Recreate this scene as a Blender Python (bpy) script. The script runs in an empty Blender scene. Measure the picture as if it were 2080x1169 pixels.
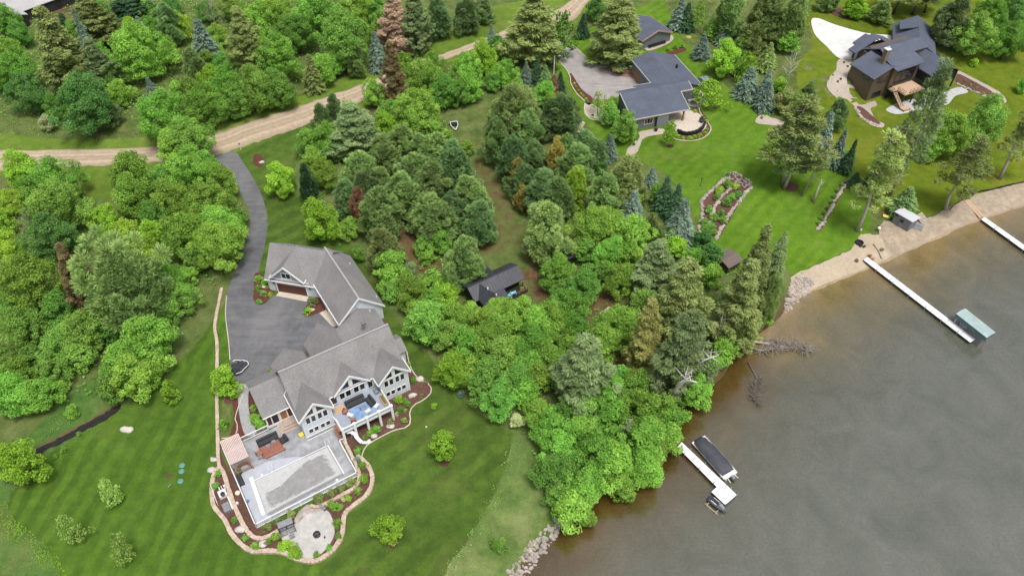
import bpy, bmesh, math, random
import numpy as np
from mathutils import Vector, Matrix

random.seed(7)
RS = np.random.RandomState(11)
scene = bpy.context.scene
COL = scene.collection

# ---------------------------------------------------------------- camera model (drone at 100 m, pitched 46 degrees down)
PITCH, FPX, CAMH = math.radians(46), 1580.0, 100.0
CP, SP = math.cos(PITCH), math.sin(PITCH)
WATER_Z = -0.42

def P(px, py, z=0.0):
    """world point at height z seen at photo pixel (px, py)"""
    u = (px - 1040) / FPX
    v = (584.5 - py) / FPX
    d = (u, CP + v * SP, -SP + v * CP)
    t = (z - CAMH) / d[2]
    return Vector((d[0] * t, d[1] * t, z))

def px_per_m(p):
    return FPX / (p[1] * CP - (p[2] - CAMH) * SP)

def sstep(x):
    x = np.clip(x, 0, 1)
    return x * x * (3 - 2 * x)

# brown house stands on a rise (walk-out basement towards the lake)
BH_O, BH_YAW = (82.5, 157.0), math.radians(26)
def hill(x, y):
    dx, dy = np.asarray(x) - BH_O[0], np.asarray(y) - BH_O[1]
    u = dx * math.cos(BH_YAW) + dy * math.sin(BH_YAW)
    w = -dx * math.sin(BH_YAW) + dy * math.cos(BH_YAW)
    return 2.4 * sstep((w - 0.8) / 7.0) * sstep((u + 16) / 12) * sstep((70 - u) / 14)

SHORE_PX = [(700, 1700), (1000, 1260), (1048, 1172), (1085, 1130), (1110, 1100), (1140, 1065), (1170, 1040), (1205, 1010), (1260, 985),
            (1310, 960), (1350, 925), (1372, 880), (1378, 835), (1395, 815), (1440, 790), (1470, 765), (1490, 735), (1510, 705),
            (1540, 680), (1570, 660), (1590, 640), (1607, 612), (1625, 598), (1660, 583), (1700, 565), (1755, 545), (1810, 520),
            (1870, 494), (1930, 467), (1990, 443), (2035, 428), (2085, 412), (2200, 370), (2400, 300), (3000, 100)]

def catmull(pts, n=6, closed=False):
    pts = [np.array(p[:2], float) for p in pts]
    out = []
    m = len(pts)
    for i in range(m if closed else m - 1):
        if closed:
            a, b, c, d = pts[i - 1], pts[i], pts[(i + 1) % m], pts[(i + 2) % m]
        else:
            a, b, c, d = pts[max(i - 1, 0)], pts[i], pts[i + 1], pts[min(i + 2, m - 1)]
        for k in range(n):
            t = k / n
            out.append(0.5 * ((2 * b) + (-a + c) * t + (2 * a - 5 * b + 4 * c - d) * t * t + (-a + 3 * b - 3 * c + d) * t ** 3))
    if not closed:
        out.append(pts[-1])
    return np.array(out)

SHORE = catmull([P(x, y, WATER_Z) for x, y in SHORE_PX], 4)
SHORE[1:-1] += RS.normal(0, 0.12, SHORE[1:-1].shape)
LAKE = np.vstack([SHORE, [[2500, SHORE[-1][1]]], [[2500, -600]], [[SHORE[0][0], -600]]])

def seg_dist(X, Y, poly, closed=False):
    d = np.full(X.shape, 1e9)
    n = len(poly)
    for i in range(n if closed else n - 1):
        a, b = poly[i], poly[(i + 1) % n]
        e = b - a
        L = max(float(e @ e), 1e-9)
        t = np.clip(((X - a[0]) * e[0] + (Y - a[1]) * e[1]) / L, 0, 1)
        d = np.minimum(d, np.hypot(X - a[0] - t * e[0], Y - a[1] - t * e[1]))
    return d

def inside(X, Y, poly):
    r = np.zeros(X.shape, bool)
    n = len(poly)
    for i in range(n):
        x1, y1 = poly[i]
        x2, y2 = poly[(i + 1) % n]
        if y1 == y2:
            continue
        c = ((y1 > Y) != (y2 > Y)) & (X < (x2 - x1) * (Y - y1) / (y2 - y1) + x1)
        r ^= c
    return r

def zg(x, y):
    """terrain height"""
    X, Y = np.atleast_1d(np.asarray(x, float)), np.atleast_1d(np.asarray(y, float))
    z = hill(X, Y) * np.ones(X.shape)
    near = (X > -40)
    if near.any():
        xs, ys = X[near], Y[near]
        d = seg_dist(xs, ys, SHORE)
        d = np.where(inside(xs, ys, LAKE), -d, d)
        prof = np.where(d >= 0, WATER_Z + (0 - WATER_Z) * sstep(d / 2.6), WATER_Z + np.maximum(d * 0.16, -3.5))
        zz = z[near]
        zz = np.where(d < 2.6, np.minimum(zz, prof) if False else prof, zz)
        z[near] = zz
    return z

def zg1(x, y):
    return float(zg(x, y)[0])

def G(px, py, dz=0.0):
    """world point on the terrain seen at photo pixel"""
    z = 0.0
    for _ in range(6):
        p = P(px, py, z + dz)
        h = float(hill(p.x, p.y))
        if abs(h - z) < 0.005:
            break
        z = h
    return Vector((p.x, p.y, h))

# ---------------------------------------------------------------- object helpers
def tag(o, label=None, cat=None, group=None, kind=None):
    if label: o['label'] = label
    if cat: o['category'] = cat
    if group: o['group'] = group
    if kind: o['kind'] = kind
    return o

def empty(name, loc=(0, 0, 0), rz=0.0):
    o = bpy.data.objects.new(name, None)
    o.empty_display_size = 0.3
    o.location = loc
    o.rotation_euler = (0, 0, rz)
    COL.objects.link(o)
    return o

def thing(name, label, cat, loc=(0, 0, 0), rz=0.0, group=None):
    return tag(empty(name, loc, rz), label, cat, group)

def addmesh(name, me, mat=None, parent=None):
    o = bpy.data.objects.new(name, me)
    if mat is not None and not me.materials:
        me.materials.append(mat)
    COL.objects.link(o)
    if parent is not None:
        o.parent = parent
    return o

def link_copy(o, parent=None):
    c = o.copy()
    COL.objects.link(c)
    if parent is not None:
        c.parent = parent
    return c

class MB:
    """collects simple solids; build() links them as one mesh object"""
    def __init__(self, xf=None):
        self.v, self.f, self.xf = [], [], xf

    def add(self, vs, fs):
        b = len(self.v)
        for p in vs:
            p = Vector(p)
            if self.xf is not None:
                p = self.xf @ p
            self.v.append(tuple(p))
        for f in fs:
            self.f.append(tuple(b + i for i in f))
        return self

    def hexa(self, p):
        """8 points: bottom ring 0-3 (ccw from above), top ring 4-7"""
        return self.add(p, [(3, 2, 1, 0), (4, 5, 6, 7), (0, 1, 5, 4), (1, 2, 6, 5), (2, 3, 7, 6), (3, 0, 4, 7)])

    def box(self, x0, x1, y0, y1, z0, z1):
        return self.hexa([(x0, y0, z0), (x1, y0, z0), (x1, y1, z0), (x0, y1, z0), (x0, y0, z1), (x1, y0, z1), (x1, y1, z1), (x0, y1, z1)])

    def obox(self, c, size, rz=0.0, tilt=None):
        m = Matrix.Translation(Vector(c)) @ Matrix.Rotation(rz, 4, 'Z')
        if tilt is not None:
            m = m @ tilt.to_4x4()
        a, b, d = size[0] / 2, size[1] / 2, size[2] / 2
        pts = [(-a, -b, -d), (a, -b, -d), (a, b, -d), (-a, b, -d), (-a, -b, d), (a, -b, d), (a, b, d), (-a, b, d)]
        return self.hexa([m @ Vector(q) for q in pts])

    def bar(self, p, q, w, h, up=(0, 0, 1)):
        p, q = Vector(p), Vector(q)
        d = (q - p)
        d.normalize()
        s = d.cross(Vector(up))
        if s.length < 1e-4:
            s = d.cross(Vector((1, 0, 0)))
        s.normalize()
        n = s.cross(d)
        s, n = s * (w / 2), n * (h / 2)
        return self.hexa([p - s - n, p + s - n, q + s - n, q - s - n, p - s + n, p + s + n, q + s + n, q - s + n])

    def prism(self, poly, z0, z1):
        n = len(poly)
        ar = sum(poly[i][0] * poly[(i + 1) % n][1] - poly[(i + 1) % n][0] * poly[i][1] for i in range(n))
        if ar < 0:
            poly = list(poly)[::-1]
        z0s = z0 if hasattr(z0, '__len__') else [z0] * n
        z1s = z1 if hasattr(z1, '__len__') else [z1] * n
        vs = [(p[0], p[1], z0s[i]) for i, p in enumerate(poly)] + [(p[0], p[1], z1s[i]) for i, p in enumerate(poly)]
        fs = [tuple(range(n - 1, -1, -1)), tuple(range(n, 2 * n))] + [(i, (i + 1) % n, n + (i + 1) % n, n + i) for i in range(n)]
        return self.add(vs, fs)

    def tube(self, pts, rad, n=8, cap=True):
        pts = [Vector(p) for p in pts]
        m = len(pts)
        rad = rad if hasattr(rad, '__len__') else [rad] * m
        vs, fs = [], []
        for i, p in enumerate(pts):
            d = pts[min(i + 1, m - 1)] - pts[max(i - 1, 0)]
            d.normalize()
            s = d.cross(Vector((0, 0, 1)))
            if s.length < 1e-3:
                s = Vector((1, 0, 0))
            s.normalize()
            t = d.cross(s)
            for k in range(n):
                a = 2 * math.pi * k / n
                vs.append(p + (s * math.cos(a) + t * math.sin(a)) * rad[i])
        for i in range(m - 1):
            for k in range(n):
                k2 = (k + 1) % n
                fs.append((i * n + k, i * n + k2, (i + 1) * n + k2, (i + 1) * n + k))
        if cap:
            fs.append(tuple(range(n - 1, -1, -1)))
            fs.append(tuple(range((m - 1) * n, m * n)))
        return self.add(vs, fs)

    def lathe(self, c, prof, n=16):
        """prof: [(r, z)...] about the vertical through c"""
        vs, fs = [], []
        for r, z in prof:
            for k in range(n):
                a = 2 * math.pi * k / n
                vs.append((c[0] + r * math.cos(a), c[1] + r * math.sin(a), c[2] + z))
        for i in range(len(prof) - 1):
            for k in range(n):
                k2 = (k + 1) % n
                fs.append((i * n + k, i * n + k2, (i + 1) * n + k2, (i + 1) * n + k))
        fs.append(tuple(range(n - 1, -1, -1)))
        fs.append(tuple(range((len(prof) - 1) * n, len(prof) * n)))
        return self.add(vs, fs)

    def build(self, name, mat=None, parent=None, smooth=False, bevel=0.0):
        me = bpy.data.meshes.new(name)
        me.from_pydata(self.v, [], self.f)
        me.update()
        bm = bmesh.new()
        bm.from_mesh(me)
        bmesh.ops.recalc_face_normals(bm, faces=bm.faces)
        if bevel > 0:
            bmesh.ops.bevel(bm, geom=bm.edges[:], offset=bevel, segments=2, affect='EDGES', profile=0.6)
        bm.to_mesh(me)
        bm.free()
        if smooth:
            for p in me.polygons:
                p.use_smooth = True
        return addmesh(name, me, mat, parent)

def blob_rock(c, r, seed, sq=(1, 1, 0.65), mb=None):
    """one irregular boulder added to a mesh builder"""
    bm = bmesh.new()
    bmesh.ops.create_icosphere(bm, subdivisions=2, radius=1.0)
    rr = np.random.RandomState(seed)
    ax = rr.normal(size=(5, 3))
    amp = rr.uniform(0.05, 0.2, 5)
    vs = []
    for v in bm.verts:
        q = np.array(v.co)
        s = 1 + sum(a * math.sin(2.1 * float(q @ w) + i) for i, (a, w) in enumerate(zip(amp, ax)))
        q = q * s * np.array(sq) * r
        vs.append((c[0] + q[0], c[1] + q[1], c[2] + q[2]))
    fs = [tuple(v.index for v in f.verts) for f in bm.faces]
    bm.free()
    mb.add(vs, fs)
    return mb

# ---------------------------------------------------------------- materials
def _n(nt, t, x=0, **kw):
    n = nt.nodes.new(t)
    for k, v in kw.items():
        setattr(n, k, v)
    return n

def new_mat(name):
    m = bpy.data.materials.new(name)
    m.use_nodes = True
    nt = m.node_tree
    b = nt.nodes['Principled BSDF']
    return m, nt, b

def ramp(nt, stops, fac):
    r = _n(nt, 'ShaderNodeValToRGB')
    el = r.color_ramp.elements
    while len(el) < len(stops):
        el.new(0.5)
    for e, (p, c) in zip(el, stops):
        e.position = p
        e.color = (c[0], c[1], c[2], 1)
    nt.links.new(fac, r.inputs[0])
    return r.outputs[0]

def noise(nt, scale, detail=4, rough=0.6, vec=None, dist=0.0):
    n = _n(nt, 'ShaderNodeTexNoise')
    n.inputs['Scale'].default_value = scale
    n.inputs['Detail'].default_value = detail
    n.inputs['Roughness'].default_value = rough
    n.inputs['Distortion'].default_value = dist
    if vec is not None:
        nt.links.new(vec, n.inputs['Vector'])
    return n.outputs['Fac']

def mixc(nt, fac, a, b, mode='MIX'):
    m = _n(nt, 'ShaderNodeMix', data_type='RGBA', blend_type=mode)
    for s, v in ((0, fac), (6, a), (7, b)):
        if isinstance(v, (int, float)):
            m.inputs[s].default_value = v
        elif isinstance(v, (tuple, list)):
            m.inputs[s].default_value = (v[0], v[1], v[2], 1)
        else:
            nt.links.new(v, m.inputs[s])
    return m.outputs[2]

def math_(nt, op, a, b=0.0, clamp=False):
    m = _n(nt, 'ShaderNodeMath', operation=op)
    m.use_clamp = clamp
    for i, v in enumerate((a, b)):
        if isinstance(v, (int, float)):
            m.inputs[i].default_value = v
        else:
            nt.links.new(v, m.inputs[i])
    return m.outputs[0]

def coords(nt, kind='Object', rot=0.0, scale=(1, 1, 1)):
    tc = _n(nt, 'ShaderNodeTexCoord')
    mp = _n(nt, 'ShaderNodeMapping')
    mp.inputs['Rotation'].default_value = (0, 0, rot)
    mp.inputs['Scale'].default_value = scale
    nt.links.new(tc.outputs[kind], mp.inputs['Vector'])
    return mp.outputs[0]

def bump(nt, b, h, strength=0.3, dist=0.05):
    n = _n(nt, 'ShaderNodeBump')
    n.inputs['Strength'].default_value = strength
    n.inputs['Distance'].default_value = dist
    nt.links.new(h, n.inputs['Height'])
    nt.links.new(n.outputs[0], b.inputs['Normal'])

def M(name, c1, c2=None, scale=3.0, rough=0.7, bmp=0.0, big=0.0, metal=0.0, bigscale=0.15, detail=5, spec=0.5, aniso=(1, 1, 1), rot=0.0):
    """mottled surface: c1-c2 by noise, darkened and lightened by a second large-scale noise"""
    m, nt, b = new_mat(name)
    c2 = c2 or tuple(min(1, x * 1.25 + 0.01) for x in c1)
    vec = coords(nt, 'Object', rot, aniso)
    f = noise(nt, scale, detail, 0.65, vec)
    col = ramp(nt, [(0.3, c1), (0.7, c2)], f)
    if big > 0:
        g = noise(nt, bigscale, 3, 0.6, coords(nt, 'Object'))
        k = ramp(nt, [(0.3, (1 - big,) * 3), (0.7, (1 + big,) * 3)], g)
        col = mixc(nt, 1.0, col, k, 'MULTIPLY')
    nt.links.new(col, b.inputs['Base Color'])
    b.inputs['Roughness'].default_value = rough
    b.inputs['Metallic'].default_value = metal
    b.inputs['Specular IOR Level'].default_value = spec
    if bmp > 0:
        bump(nt, b, f, bmp, 0.04)
    return m

def shingle_mat(name, c1, c2, course=0.18):
    """asphalt shingles: speckled tabs in offset courses (object space, sloping with z)"""
    m, nt, b = new_mat(name)
    vec = coords(nt, 'Object')
    f = noise(nt, 5.5, 4, 0.75, vec)
    f2 = noise(nt, 0.35, 3, 0.6, vec)
    f3 = noise(nt, 16.0, 2, 0.7, vec)
    col = ramp(nt, [(0.28, c1), (0.72, c2)], f)
    k = ramp(nt, [(0.3, (0.86,) * 3), (0.7, (1.1,) * 3)], f2)
    col = mixc(nt, 1.0, col, k, 'MULTIPLY')
    sx = _n(nt, 'ShaderNodeSeparateXYZ')
    nt.links.new(vec, sx.inputs[0])
    w = math_(nt, 'FRACT', math_(nt, 'MULTIPLY', sx.outputs[2], 1 / course))
    k2 = ramp(nt, [(0.0, (0.78,) * 3), (0.25, (1, 1, 1))], w)
    col = mixc(nt, 1.0, col, k2, 'MULTIPLY')
    nt.links.new(col, b.inputs['Base Color'])
    b.inputs['Roughness'].default_value = 0.9
    bump(nt, b, f3, 0.4, 0.03)
    return m

def siding_mat(name, c, lap=0.15):
    m, nt, b = new_mat(name)
    vec = coords(nt, 'Object')
    sx = _n(nt, 'ShaderNodeSeparateXYZ')
    nt.links.new(vec, sx.inputs[0])
    w = math_(nt, 'FRACT', math_(nt, 'MULTIPLY', sx.outputs[2], 1 / lap))
    k2 = ramp(nt, [(0.0, (0.72,) * 3), (0.22, (1, 1, 1))], w)
    f = noise(nt, 1.2, 4, 0.6, vec)
    col = ramp(nt, [(0.3, tuple(x * 0.92 for x in c)), (0.7, tuple(min(1, x * 1.05) for x in c))], f)
    col = mixc(nt, 1.0, col, k2, 'MULTIPLY')
    nt.links.new(col, b.inputs['Base Color'])
    b.inputs['Roughness'].default_value = 0.6
    return m

def grass_mat(name, dark, light, dry, stripes=None, dryamt=0.4, scale=0.5):
    """turf: blades-scale noise, patches, dry spots and optional mowing stripes (angle, period m, strength)"""
    m, nt, b = new_mat(name)
    vec = coords(nt, 'Object')
    f = noise(nt, scale, 6, 0.7, vec)
    col = ramp(nt, [(0.3, dark), (0.72, light)], f)
    if stripes:
        ang, per, st = stripes
        v2 = coords(nt, 'Object', -ang)
        sx = _n(nt, 'ShaderNodeSeparateXYZ')
        nt.links.new(v2, sx.inputs[0])
        wob = math_(nt, 'MULTIPLY', noise(nt, 0.2, 2, 0.5, vec), 2.2)
        ph = math_(nt, 'MULTIPLY', math_(nt, 'ADD', sx.outputs[1], wob), 2 * math.pi / per)
        s = math_(nt, 'ADD', math_(nt, 'MULTIPLY', math_(nt, 'SINE', ph), 0.5), 0.5)
        fade = noise(nt, 0.06, 2, 0.5, vec)
        k = ramp(nt, [(0.25, (1 - st,) * 3), (0.75, (1 + st, 1 + st * 0.9, 1 + st * 0.2))], s)
        kf = ramp(nt, [(0.36, (0.1,) * 3), (0.62, (1, 1, 1))], fade)
        col2 = mixc(nt, 1.0, col, k, 'MULTIPLY')
        col = mixc(nt, kf, col, col2)
    d = noise(nt, 0.09, 6, 0.68, vec, 0.6)
    df = ramp(nt, [(0.52, (0, 0, 0)), (0.78, (dryamt,) * 3)], d)
    col = mixc(nt, df, col, dry)
    big = ramp(nt, [(0.3, (0.8,) * 3), (0.7, (1.2,) * 3)], noise(nt, 0.045, 3, 0.6, vec))
    col = mixc(nt, 1.0, col, big, 'MULTIPLY')
    fine = noise(nt, 9.0, 3, 0.8, vec)
    kf = ramp(nt, [(0.3, (0.72,) * 3), (0.7, (1.25,) * 3)], fine)
    col = mixc(nt, 1.0, col, kf, 'MULTIPLY')
    nt.links.new(col, b.inputs['Base Color'])
    b.inputs['Roughness'].default_value = 0.95
    b.inputs['Specular IOR Level'].default_value = 0.15
    bump(nt, b, fine, 0.6, 0.06)
    return m

def leaf_mat(name, dark, light, transl=0.38, hue=0.022, val=0.24):
    m, nt, b = new_mat(name)
    at = _n(nt, 'ShaderNodeAttribute', attribute_name='tone')
    oi = _n(nt, 'ShaderNodeObjectInfo')
    col = ramp(nt, [(0.0, dark), (1.0, light)], at.outputs['Fac'])
    h = _n(nt, 'ShaderNodeHueSaturation')
    r = oi.outputs['Random']
    nt.links.new(math_(nt, 'ADD', math_(nt, 'MULTIPLY', math_(nt, 'SUBTRACT', r, 0.9), 1.6 * hue), 0.5), h.inputs['Hue'])
    r2 = math_(nt, 'FRACT', math_(nt, 'MULTIPLY', r, 7.31))
    nt.links.new(math_(nt, 'ADD', math_(nt, 'MULTIPLY', math_(nt, 'SUBTRACT', r2, 0.5), 2 * val), 1.0), h.inputs['Value'])
    nt.links.new(col, h.inputs['Color'])
    nt.nodes.remove(b)
    df = _n(nt, 'ShaderNodeBsdfDiffuse')
    tr = _n(nt, 'ShaderNodeBsdfTranslucent')
    mx = _n(nt, 'ShaderNodeMixShader')
    mx.inputs[0].default_value = transl
    nt.links.new(h.outputs[0], df.inputs[0])
    nt.links.new(h.outputs[0], tr.inputs[0])
    nt.links.new(df.outputs[0], mx.inputs[1])
    nt.links.new(tr.outputs[0], mx.inputs[2])
    nt.links.new(mx.outputs[0], nt.nodes['Material Output'].inputs[0])
    return m

MAT = {}
MAT['shingle'] = shingle_mat('grey_shingle', (0.155, 0.150, 0.148), (0.300, 0.293, 0.290))
MAT['slate'] = shingle_mat('dark_shingle', (0.060, 0.073, 0.105), (0.115, 0.133, 0.178))
MAT['metal_roof'] = M('dark_metal_roof', (0.03, 0.032, 0.042), (0.05, 0.053, 0.066), 1.2, 0.45, big=0.12)
MAT['siding'] = siding_mat('pale_blue_siding', (0.68, 0.73, 0.78))
MAT['siding_dark'] = siding_mat('blue_grey_siding', (0.34, 0.36, 0.41))
MAT['trim'] = M('white_trim', (0.76, 0.77, 0.78), (0.84, 0.84, 0.84), 4, 0.5)
MAT['glass'] = M('window_glass', (0.010, 0.011, 0.014), (0.035, 0.035, 0.04), 0.8, 0.06, spec=0.6)
MAT['rust'] = siding_mat('rust_brown_panel', (0.10, 0.028, 0.022), 0.55)
MAT['grey_siding'] = siding_mat('slate_grey_siding', (0.16, 0.17, 0.19), 0.22)
MAT['brown_siding'] = siding_mat('brown_siding', (0.115, 0.086, 0.055), 0.24)
MAT['dark_screen'] = M('dark_screen', (0.012, 0.012, 0.015), (0.03, 0.03, 0.035), 2, 0.6)
MAT['cedar'] = M('orange_cedar', (0.28, 0.10, 0.03), (0.40, 0.17, 0.055), 2, 0.6, aniso=(1, 1, 6))
MAT['timber'] = M('tan_deck_boards', (0.42, 0.28, 0.17), (0.54, 0.38, 0.25), 2.0, 0.7, aniso=(1, 12, 1))
MAT['redwood'] = M('red_brown_wood', (0.22, 0.09, 0.055), (0.34, 0.16, 0.10), 2.0, 0.7, aniso=(1, 8, 1))
MAT['deck_grey'] = M('blue_grey_deck', (0.25, 0.29, 0.36), (0.32, 0.36, 0.43), 1.5, 0.6, aniso=(1, 14, 1), big=0.08, bigscale=0.6)
MAT['concrete'] = M('pale_concrete', (0.46, 0.40, 0.32), (0.56, 0.50, 0.42), 2.0, 0.85, big=0.06)
MAT['white_concrete'] = M('white_concrete', (0.56, 0.56, 0.55), (0.68, 0.68, 0.66), 0.9, 0.85, big=0.10)
MAT['patio_grey'] = M('light_grey_concrete', (0.38, 0.38, 0.385), (0.47, 0.47, 0.47), 1.5, 0.85, big=0.08)
MAT['stamped'] = M('grey_stamped_concrete', (0.20, 0.205, 0.215), (0.36, 0.365, 0.385), 0.9, 0.7, big=0.18, bigscale=0.35)
MAT['paver'] = M('patio_pavers', (0.38, 0.36, 0.35), (0.50, 0.48, 0.46), 1.4, 0.85, big=0.12, bigscale=0.5)
MAT['walk'] = M('grey_walk', (0.27, 0.27, 0.28), (0.36, 0.36, 0.37), 2.5, 0.85, big=0.1)
MAT['black_fabric'] = M('charcoal_cover', (0.018, 0.019, 0.022), (0.045, 0.046, 0.052), 3, 0.75)
MAT['dark_metal'] = M('dark_metal', (0.02, 0.02, 0.022), (0.04, 0.04, 0.045), 5, 0.45, metal=0.3)
MAT['grey_metal'] = M('grey_metal', (0.30, 0.31, 0.33), (0.42, 0.43, 0.45), 4, 0.4, metal=0.6)
MAT['grey_plastic'] = M('grey_plastic', (0.16, 0.17, 0.18), (0.24, 0.25, 0.27), 3, 0.6)
MAT['white_plastic'] = M('white_plastic', (0.70, 0.70, 0.69), (0.80, 0.80, 0.79), 4, 0.45)
MAT['dock'] = M('white_dock_decking', (0.68, 0.69, 0.72), (0.78, 0.79, 0.81), 1.2, 0.55, aniso=(1, 6, 1), big=0.05)
MAT['stone'] = M('tan_block', (0.36, 0.27, 0.20), (0.58, 0.47, 0.38), 1.3, 0.9, bmp=0.4)
MAT['rock'] = M('granite_rock', (0.21, 0.17, 0.145), (0.48, 0.43, 0.39), 0.9, 0.9, bmp=0.4)
MAT['boulder'] = M('pale_boulder', (0.42, 0.38, 0.34), (0.60, 0.56, 0.52), 1.5, 0.9, bmp=0.4)
MAT['mulch'] = M('brown_mulch', (0.060, 0.026, 0.018), (0.15, 0.075, 0.055), 5, 0.95, bmp=0.6, big=0.2)
MAT['redmulch'] = M('red_mulch', (0.065, 0.020, 0.013), (0.13, 0.045, 0.03), 5, 0.95, bmp=0.6, big=0.15)
MAT['gravelbed'] = M('pale_gravel', (0.30, 0.25, 0.205), (0.50, 0.43, 0.37), 6, 0.95, bmp=0.5, big=0.15)
MAT['bark'] = M('grey_brown_bark', (0.09, 0.065, 0.05), (0.20, 0.16, 0.13), 6, 0.95, bmp=0.5, aniso=(1, 1, 0.3))
MAT['palebark'] = M('pale_weathered_bark', (0.30, 0.26, 0.22), (0.50, 0.45, 0.40), 5, 0.9, bmp=0.4, aniso=(1, 1, 0.3))
MAT['wetwood'] = M('wet_grey_branches', (0.09, 0.072, 0.06), (0.21, 0.175, 0.15), 4, 0.8)
MAT['birchbark'] = M('white_birch_bark', (0.35, 0.32, 0.28), (0.72, 0.70, 0.66), 4, 0.8)
MAT['deadwood'] = M('grey_dead_wood', (0.17, 0.145, 0.12), (0.36, 0.32, 0.28), 4, 0.9)
MAT['yellow'] = M('yellow_plastic', (0.70, 0.58, 0.08), (0.78, 0.66, 0.14), 3, 0.5)
MAT['blue'] = M('blue_plastic', (0.06, 0.16, 0.42), (0.10, 0.22, 0.50), 3, 0.5)
MAT['bluerug'] = M('blue_rug', (0.12, 0.22, 0.40), (0.22, 0.34, 0.52), 2.2, 0.9, big=0.25, bigscale=0.8)
MAT['cyan'] = M('cyan_chair', (0.16, 0.50, 0.66), (0.30, 0.62, 0.76), 3, 0.5)
MAT['teal'] = M('teal_canvas', (0.27, 0.37, 0.365), (0.36, 0.46, 0.45), 0.8, 0.7, big=0.1, bigscale=0.5)
MAT['tealdark'] = M('dark_teal_canvas', (0.06, 0.12, 0.125), (0.10, 0.17, 0.17), 1, 0.7)
MAT['greenlid'] = M('green_lid', (0.07, 0.22, 0.19), (0.12, 0.30, 0.26), 4, 0.6)
MAT['pink_slat'] = M('pale_pink_slats', (0.58, 0.44, 0.41), (0.68, 0.54, 0.50), 2, 0.7)
MAT['brownroof'] = shingle_mat('brown_shingle', (0.10, 0.075, 0.062), (0.20, 0.16, 0.14))
MAT['palered'] = M('faded_red', (0.42, 0.08, 0.05), (0.5, 0.12, 0.08), 3, 0.6)

LEAFGAIN = {'mid': 2.35, 'deep': 2.4, 'pine': 2.6, 'pinedk': 2.5, 'white': 1.1, 'yellow': 1.65, 'lime': 1.7, 'gold': 1.35, 'dead': 1.9, 'blue': 1.8, 'greyol': 2.1, 'olive': 2.3, 'cedar': 1.9, 'brown': 1.9, 'dark': 2.2}
GREEN = {
    'bright': ((0.050, 0.125, 0.018), (0.185, 0.362, 0.066)),
    'mid':    ((0.044, 0.112, 0.020), (0.145, 0.298, 0.062)),
    'deep':   ((0.030, 0.084, 0.022), (0.094, 0.210, 0.056)),
    'lime':   ((0.110, 0.205, 0.018), (0.300, 0.50, 0.068)),
    'yellow': ((0.150, 0.250, 0.020), (0.360, 0.54, 0.085)),
    'pine':   ((0.052, 0.092, 0.030), (0.165, 0.250, 0.082)),
    'pinedk': ((0.040, 0.080, 0.031), (0.128, 0.208, 0.078)),
    'olive':  ((0.076, 0.096, 0.030), (0.215, 0.262, 0.094)),
    'cedar':  ((0.10, 0.105, 0.028), (0.265, 0.27, 0.095)),
    'greyol': ((0.066, 0.100, 0.040), (0.195, 0.262, 0.115)),
    'blue':   ((0.066, 0.100, 0.074), (0.205, 0.280, 0.215)),
    'dark':   ((0.018, 0.045, 0.022), (0.068, 0.125, 0.060)),
    'gold':   ((0.20, 0.17, 0.035), (0.48, 0.43, 0.13)),
    'brown':  ((0.095, 0.078, 0.034), (0.235, 0.195, 0.095)),
    'rust':   ((0.12, 0.07, 0.04), (0.28, 0.165, 0.10)),
    'dead':   ((0.20, 0.145, 0.095), (0.44, 0.345, 0.25)),
    'pale':   ((0.20, 0.27, 0.10), (0.40, 0.48, 0.24)),
    'sapling': ((0.11, 0.18, 0.04), (0.29, 0.41, 0.11)),
    'feather': ((0.10, 0.135, 0.035), (0.27, 0.345, 0.115)),
    'white':  ((0.42, 0.45, 0.30), (0.75, 0.76, 0.62)),
}
for k, (a, b_) in GREEN.items():
    kf = LEAFGAIN.get(k, 2.1)
    MAT['leaf_' + k] = leaf_mat('foliage_' + k, tuple(x * kf * 0.9 for x in a), tuple(min(0.85, x * kf) for x in b_), hue={'bright': 0.022, 'mid': 0.022, 'deep': 0.016, 'pine': 0.02, 'pinedk': 0.015}.get(k, 0.003))
# ================================================================ vegetation prototypes (meshes shared by copies)
def quad_mesh(name, C, T, B, tone):
    n = len(C)
    V = np.empty((n, 4, 3), np.float32)
    V[:, 0], V[:, 1], V[:, 2], V[:, 3] = C + T, C + B, C - T, C - B
    me = bpy.data.meshes.new(name)
    me.vertices.add(4 * n)
    me.vertices.foreach_set('co', V.ravel())
    me.loops.add(4 * n)
    me.loops.foreach_set('vertex_index', np.arange(4 * n, dtype=np.int32))
    me.polygons.add(n)
    me.polygons.foreach_set('loop_start', np.arange(0, 4 * n, 4, dtype=np.int32))
    at = me.attributes.new('tone', 'FLOAT', 'FACE')
    at.data.foreach_set('value', np.clip(tone, 0, 1).astype(np.float32))
    me.update(calc_edges=True)
    me.validate()
    return me

def unit(a):
    return a / np.maximum(np.linalg.norm(a, axis=1, keepdims=True), 1e-9)

def leaves(name, C, N, size, asp, tone, rs, along=None):
    """flat leaf sprays at C facing N; along = direction of the long axis"""
    t = rs.normal(size=C.shape) if along is None else along + rs.normal(size=C.shape) * 0.25
    T = t - N * np.sum(t * N, 1, keepdims=True)
    T = unit(T)
    B = np.cross(N, T)
    s = size[:, None]
    return quad_mesh(name, C, T * s, B * s * asp, tone)

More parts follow.
